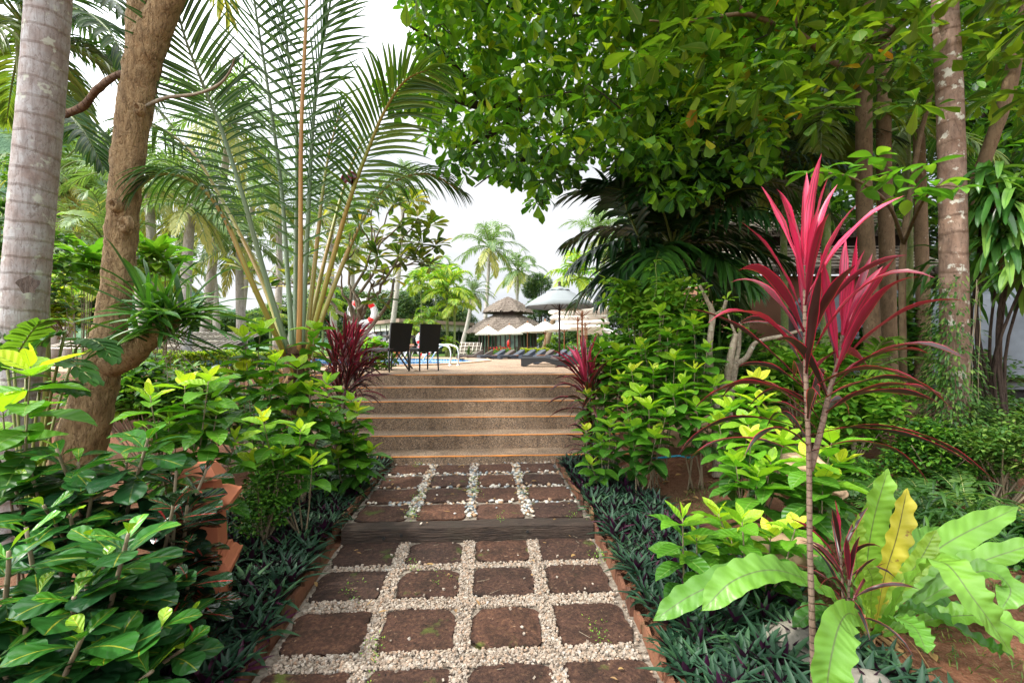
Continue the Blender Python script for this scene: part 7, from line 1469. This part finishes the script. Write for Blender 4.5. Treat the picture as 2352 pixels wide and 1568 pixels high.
for i, (px, d, N, lab) in enumerate(((2060, 3.1, 120, 'tuft of hanging narrow leaves below the ferns, left one'), (2150, 3.0, 130, 'tuft of hanging narrow leaves below the ferns, middle one'), (2240, 3.1, 110, 'tuft of hanging narrow leaves below the ferns, right one'))):
    strap_clump(lab, RB(px, d, .12), N, (.14, .3), (.014, .022), (1.1, -.2), (.8, 2.2), 'fern_leaf', 'grassy_plant', (0, .7), group='tufts of hanging leaves', jb=.12)
strap_clump('tall bamboo-like grassy leaves behind the pruned trees', RB(1590, 6.), 90, (.8, 1.5), (.03, .05), (1.45, .7), (.3, .9), 'palm_leaf', 'grassy_plant', (0, .6), jb=.2)
strap_clump('dark strap leaves hanging behind the pinkish trunk', P(2250, 620, 5.), 50, (.4, .8), (.04, .06), (.8, -.6), (1.2, 3), 'strap_leaf', 'strap_leaf_plant', (0, .6), jb=.2)
# background trees on the right
for i, (px, pt, d, w_, lab) in enumerate(((1560, 430, 14, 330, 'broad tree behind the hut, left part of the skyline'), (1700, 250, 16, 380, 'broad tree above the hut roof'), (1880, 120, 15, 360, 'tall tree behind the tan trunks'), (2060, 60, 14, 360, 'tall tree behind the thick trunk'), (2250, 60, 13, 420, 'tall light tree in the upper right corner'), (2420, 200, 12, 420, 'tree at the far right edge'), (2150, 420, 16, 360, 'rounded tree low behind the thick trunk'), (1800, 430, 18, 300, 'rounded tree low behind the hut'), (2330, 480, 11, 300, 'bushy tree behind the drooping strap leaves'))):
    far_tree(px, pt, d, w_, lab, i % 3, z0=.6, tall=w_ / 2 / F * d * .8, group='trees behind the thatched hut')
# grass at the lower right
m = MB(); N = 15000; x = rnd(1.3, 4.2, N); y = rnd(1.2, 4.2, N); pat = np.sin(x * 7.3 + 1) * np.sin(y * 6.1) + np.sin(x * 3.1 - y * 4.2); k = (pat > .15) | ((x > 1.7) & (y < 2.9) & (pat > -1.2)); x, y = x[k], y[k]; N = len(x); a = rnd(0, 6.28, N)
m.straps(np.stack([x, y, gz(x, y)], -1), np.stack([np.cos(a), np.sin(a), rnd(.4, 2, N)], -1), (0, 0, 1), rnd(.02, .055, N), rnd(.004, .009, N), rnd(.2, 1, N), 2, 'lance', tone=rnd(0, 1, N), across=2); tag(m.build('grass', 'grass_blade'), 'patchy low grass and weeds on the red soil at the lower right', 'grass', None, 'stuff')
m = MB(); N = 46; u = rnd(-1.05, .85, N); v = rnd(1.7, 5.3, N); a = rnd(0, 6.28, N); m.straps(np.array([PF(p, q, .03 if q < 3.5 else .125) for p, q in zip(u, v)]), np.stack([np.cos(a), np.sin(a), rnd(-.05, .15, N)], -1), (0, 0, 1), rnd(.02, .07, N), rnd(.006, .025, N), rnd(-.3, .3, N), 4, 'ell', .4, rnd(0, 1, N), .05); N = 900; x = rnd(-3.2, 4.2, N); y = rnd(1.2, 7, N); u = x * CT + y * ST; k = np.abs(u + .11) > 1.15; x, y = x[k], y[k]; N = len(x); a = rnd(0, 6.28, N)
m.straps(np.stack([x, y, gz(x, y) + .012], -1), np.stack([np.cos(a), np.sin(a), rnd(-.1, .2, N)], -1), (0, 0, 1), rnd(.04, .12, N), rnd(.012, .05, N), rnd(-.3, .3, N), 4, 'ell', .3, rnd(0, 1, N), .05); tag(m.build('leaf_litter', 'dry_leaf'), 'dry brown fallen leaves scattered over the planting beds', 'leaf litter', None, 'stuff')
# tiny weeds in the path joints
m = MB(); cc = []
for (u, v, n_) in ((-.6, 3.75, 26), (-.6, 4.2, 20), (-.1, 4.3, 26), (.36, 4.25, 14), (-.1, 4.7, 14), (.36, 4.8, 10), (.6, 2.3, 12), (-.48, 3.05, 8), (-.55, 2.2, 12), (-.5, 1.85, 14), (.82, 3.1, 20), (.1, 3.6, 6), (.74, 3.62, 8), (-.8, 2.75, 8), (-.3, 2.9, 6), (-.78, 5.3, 8)):
    for k in range(n_): cc.append(PF(u + rng.normal(0, .03), v + rng.normal(0, .07), .012 if v < 3.5 else .108))
leaf_cluster(m, np.array(cc), 4, (.008, .02), (.004, .009), (0, 1.2), tone=(.2, 1), n=2, across=2); tag(m.build('path_weeds', 'light_leaf'), 'tiny green weeds sprouting in the joints of the path', 'weeds', None, 'stuff')
m = MB()
for k in range(26):
    u, v = rnd(-.95, .75), rnd(1.7, 5.2); z = .022 if v < 3.5 else .12; a = rnd(0, 6.28); l_ = rnd(.03, .09); p = PF(u, v, z); m.tube([p, p + (math.cos(a) * l_, math.sin(a) * l_, .002)], .0013, 4)
tag(m.build('fallen_twigs', 'twig_bark'), 'thin dry twigs lying on the paving blocks', 'twigs', None, 'stuff')
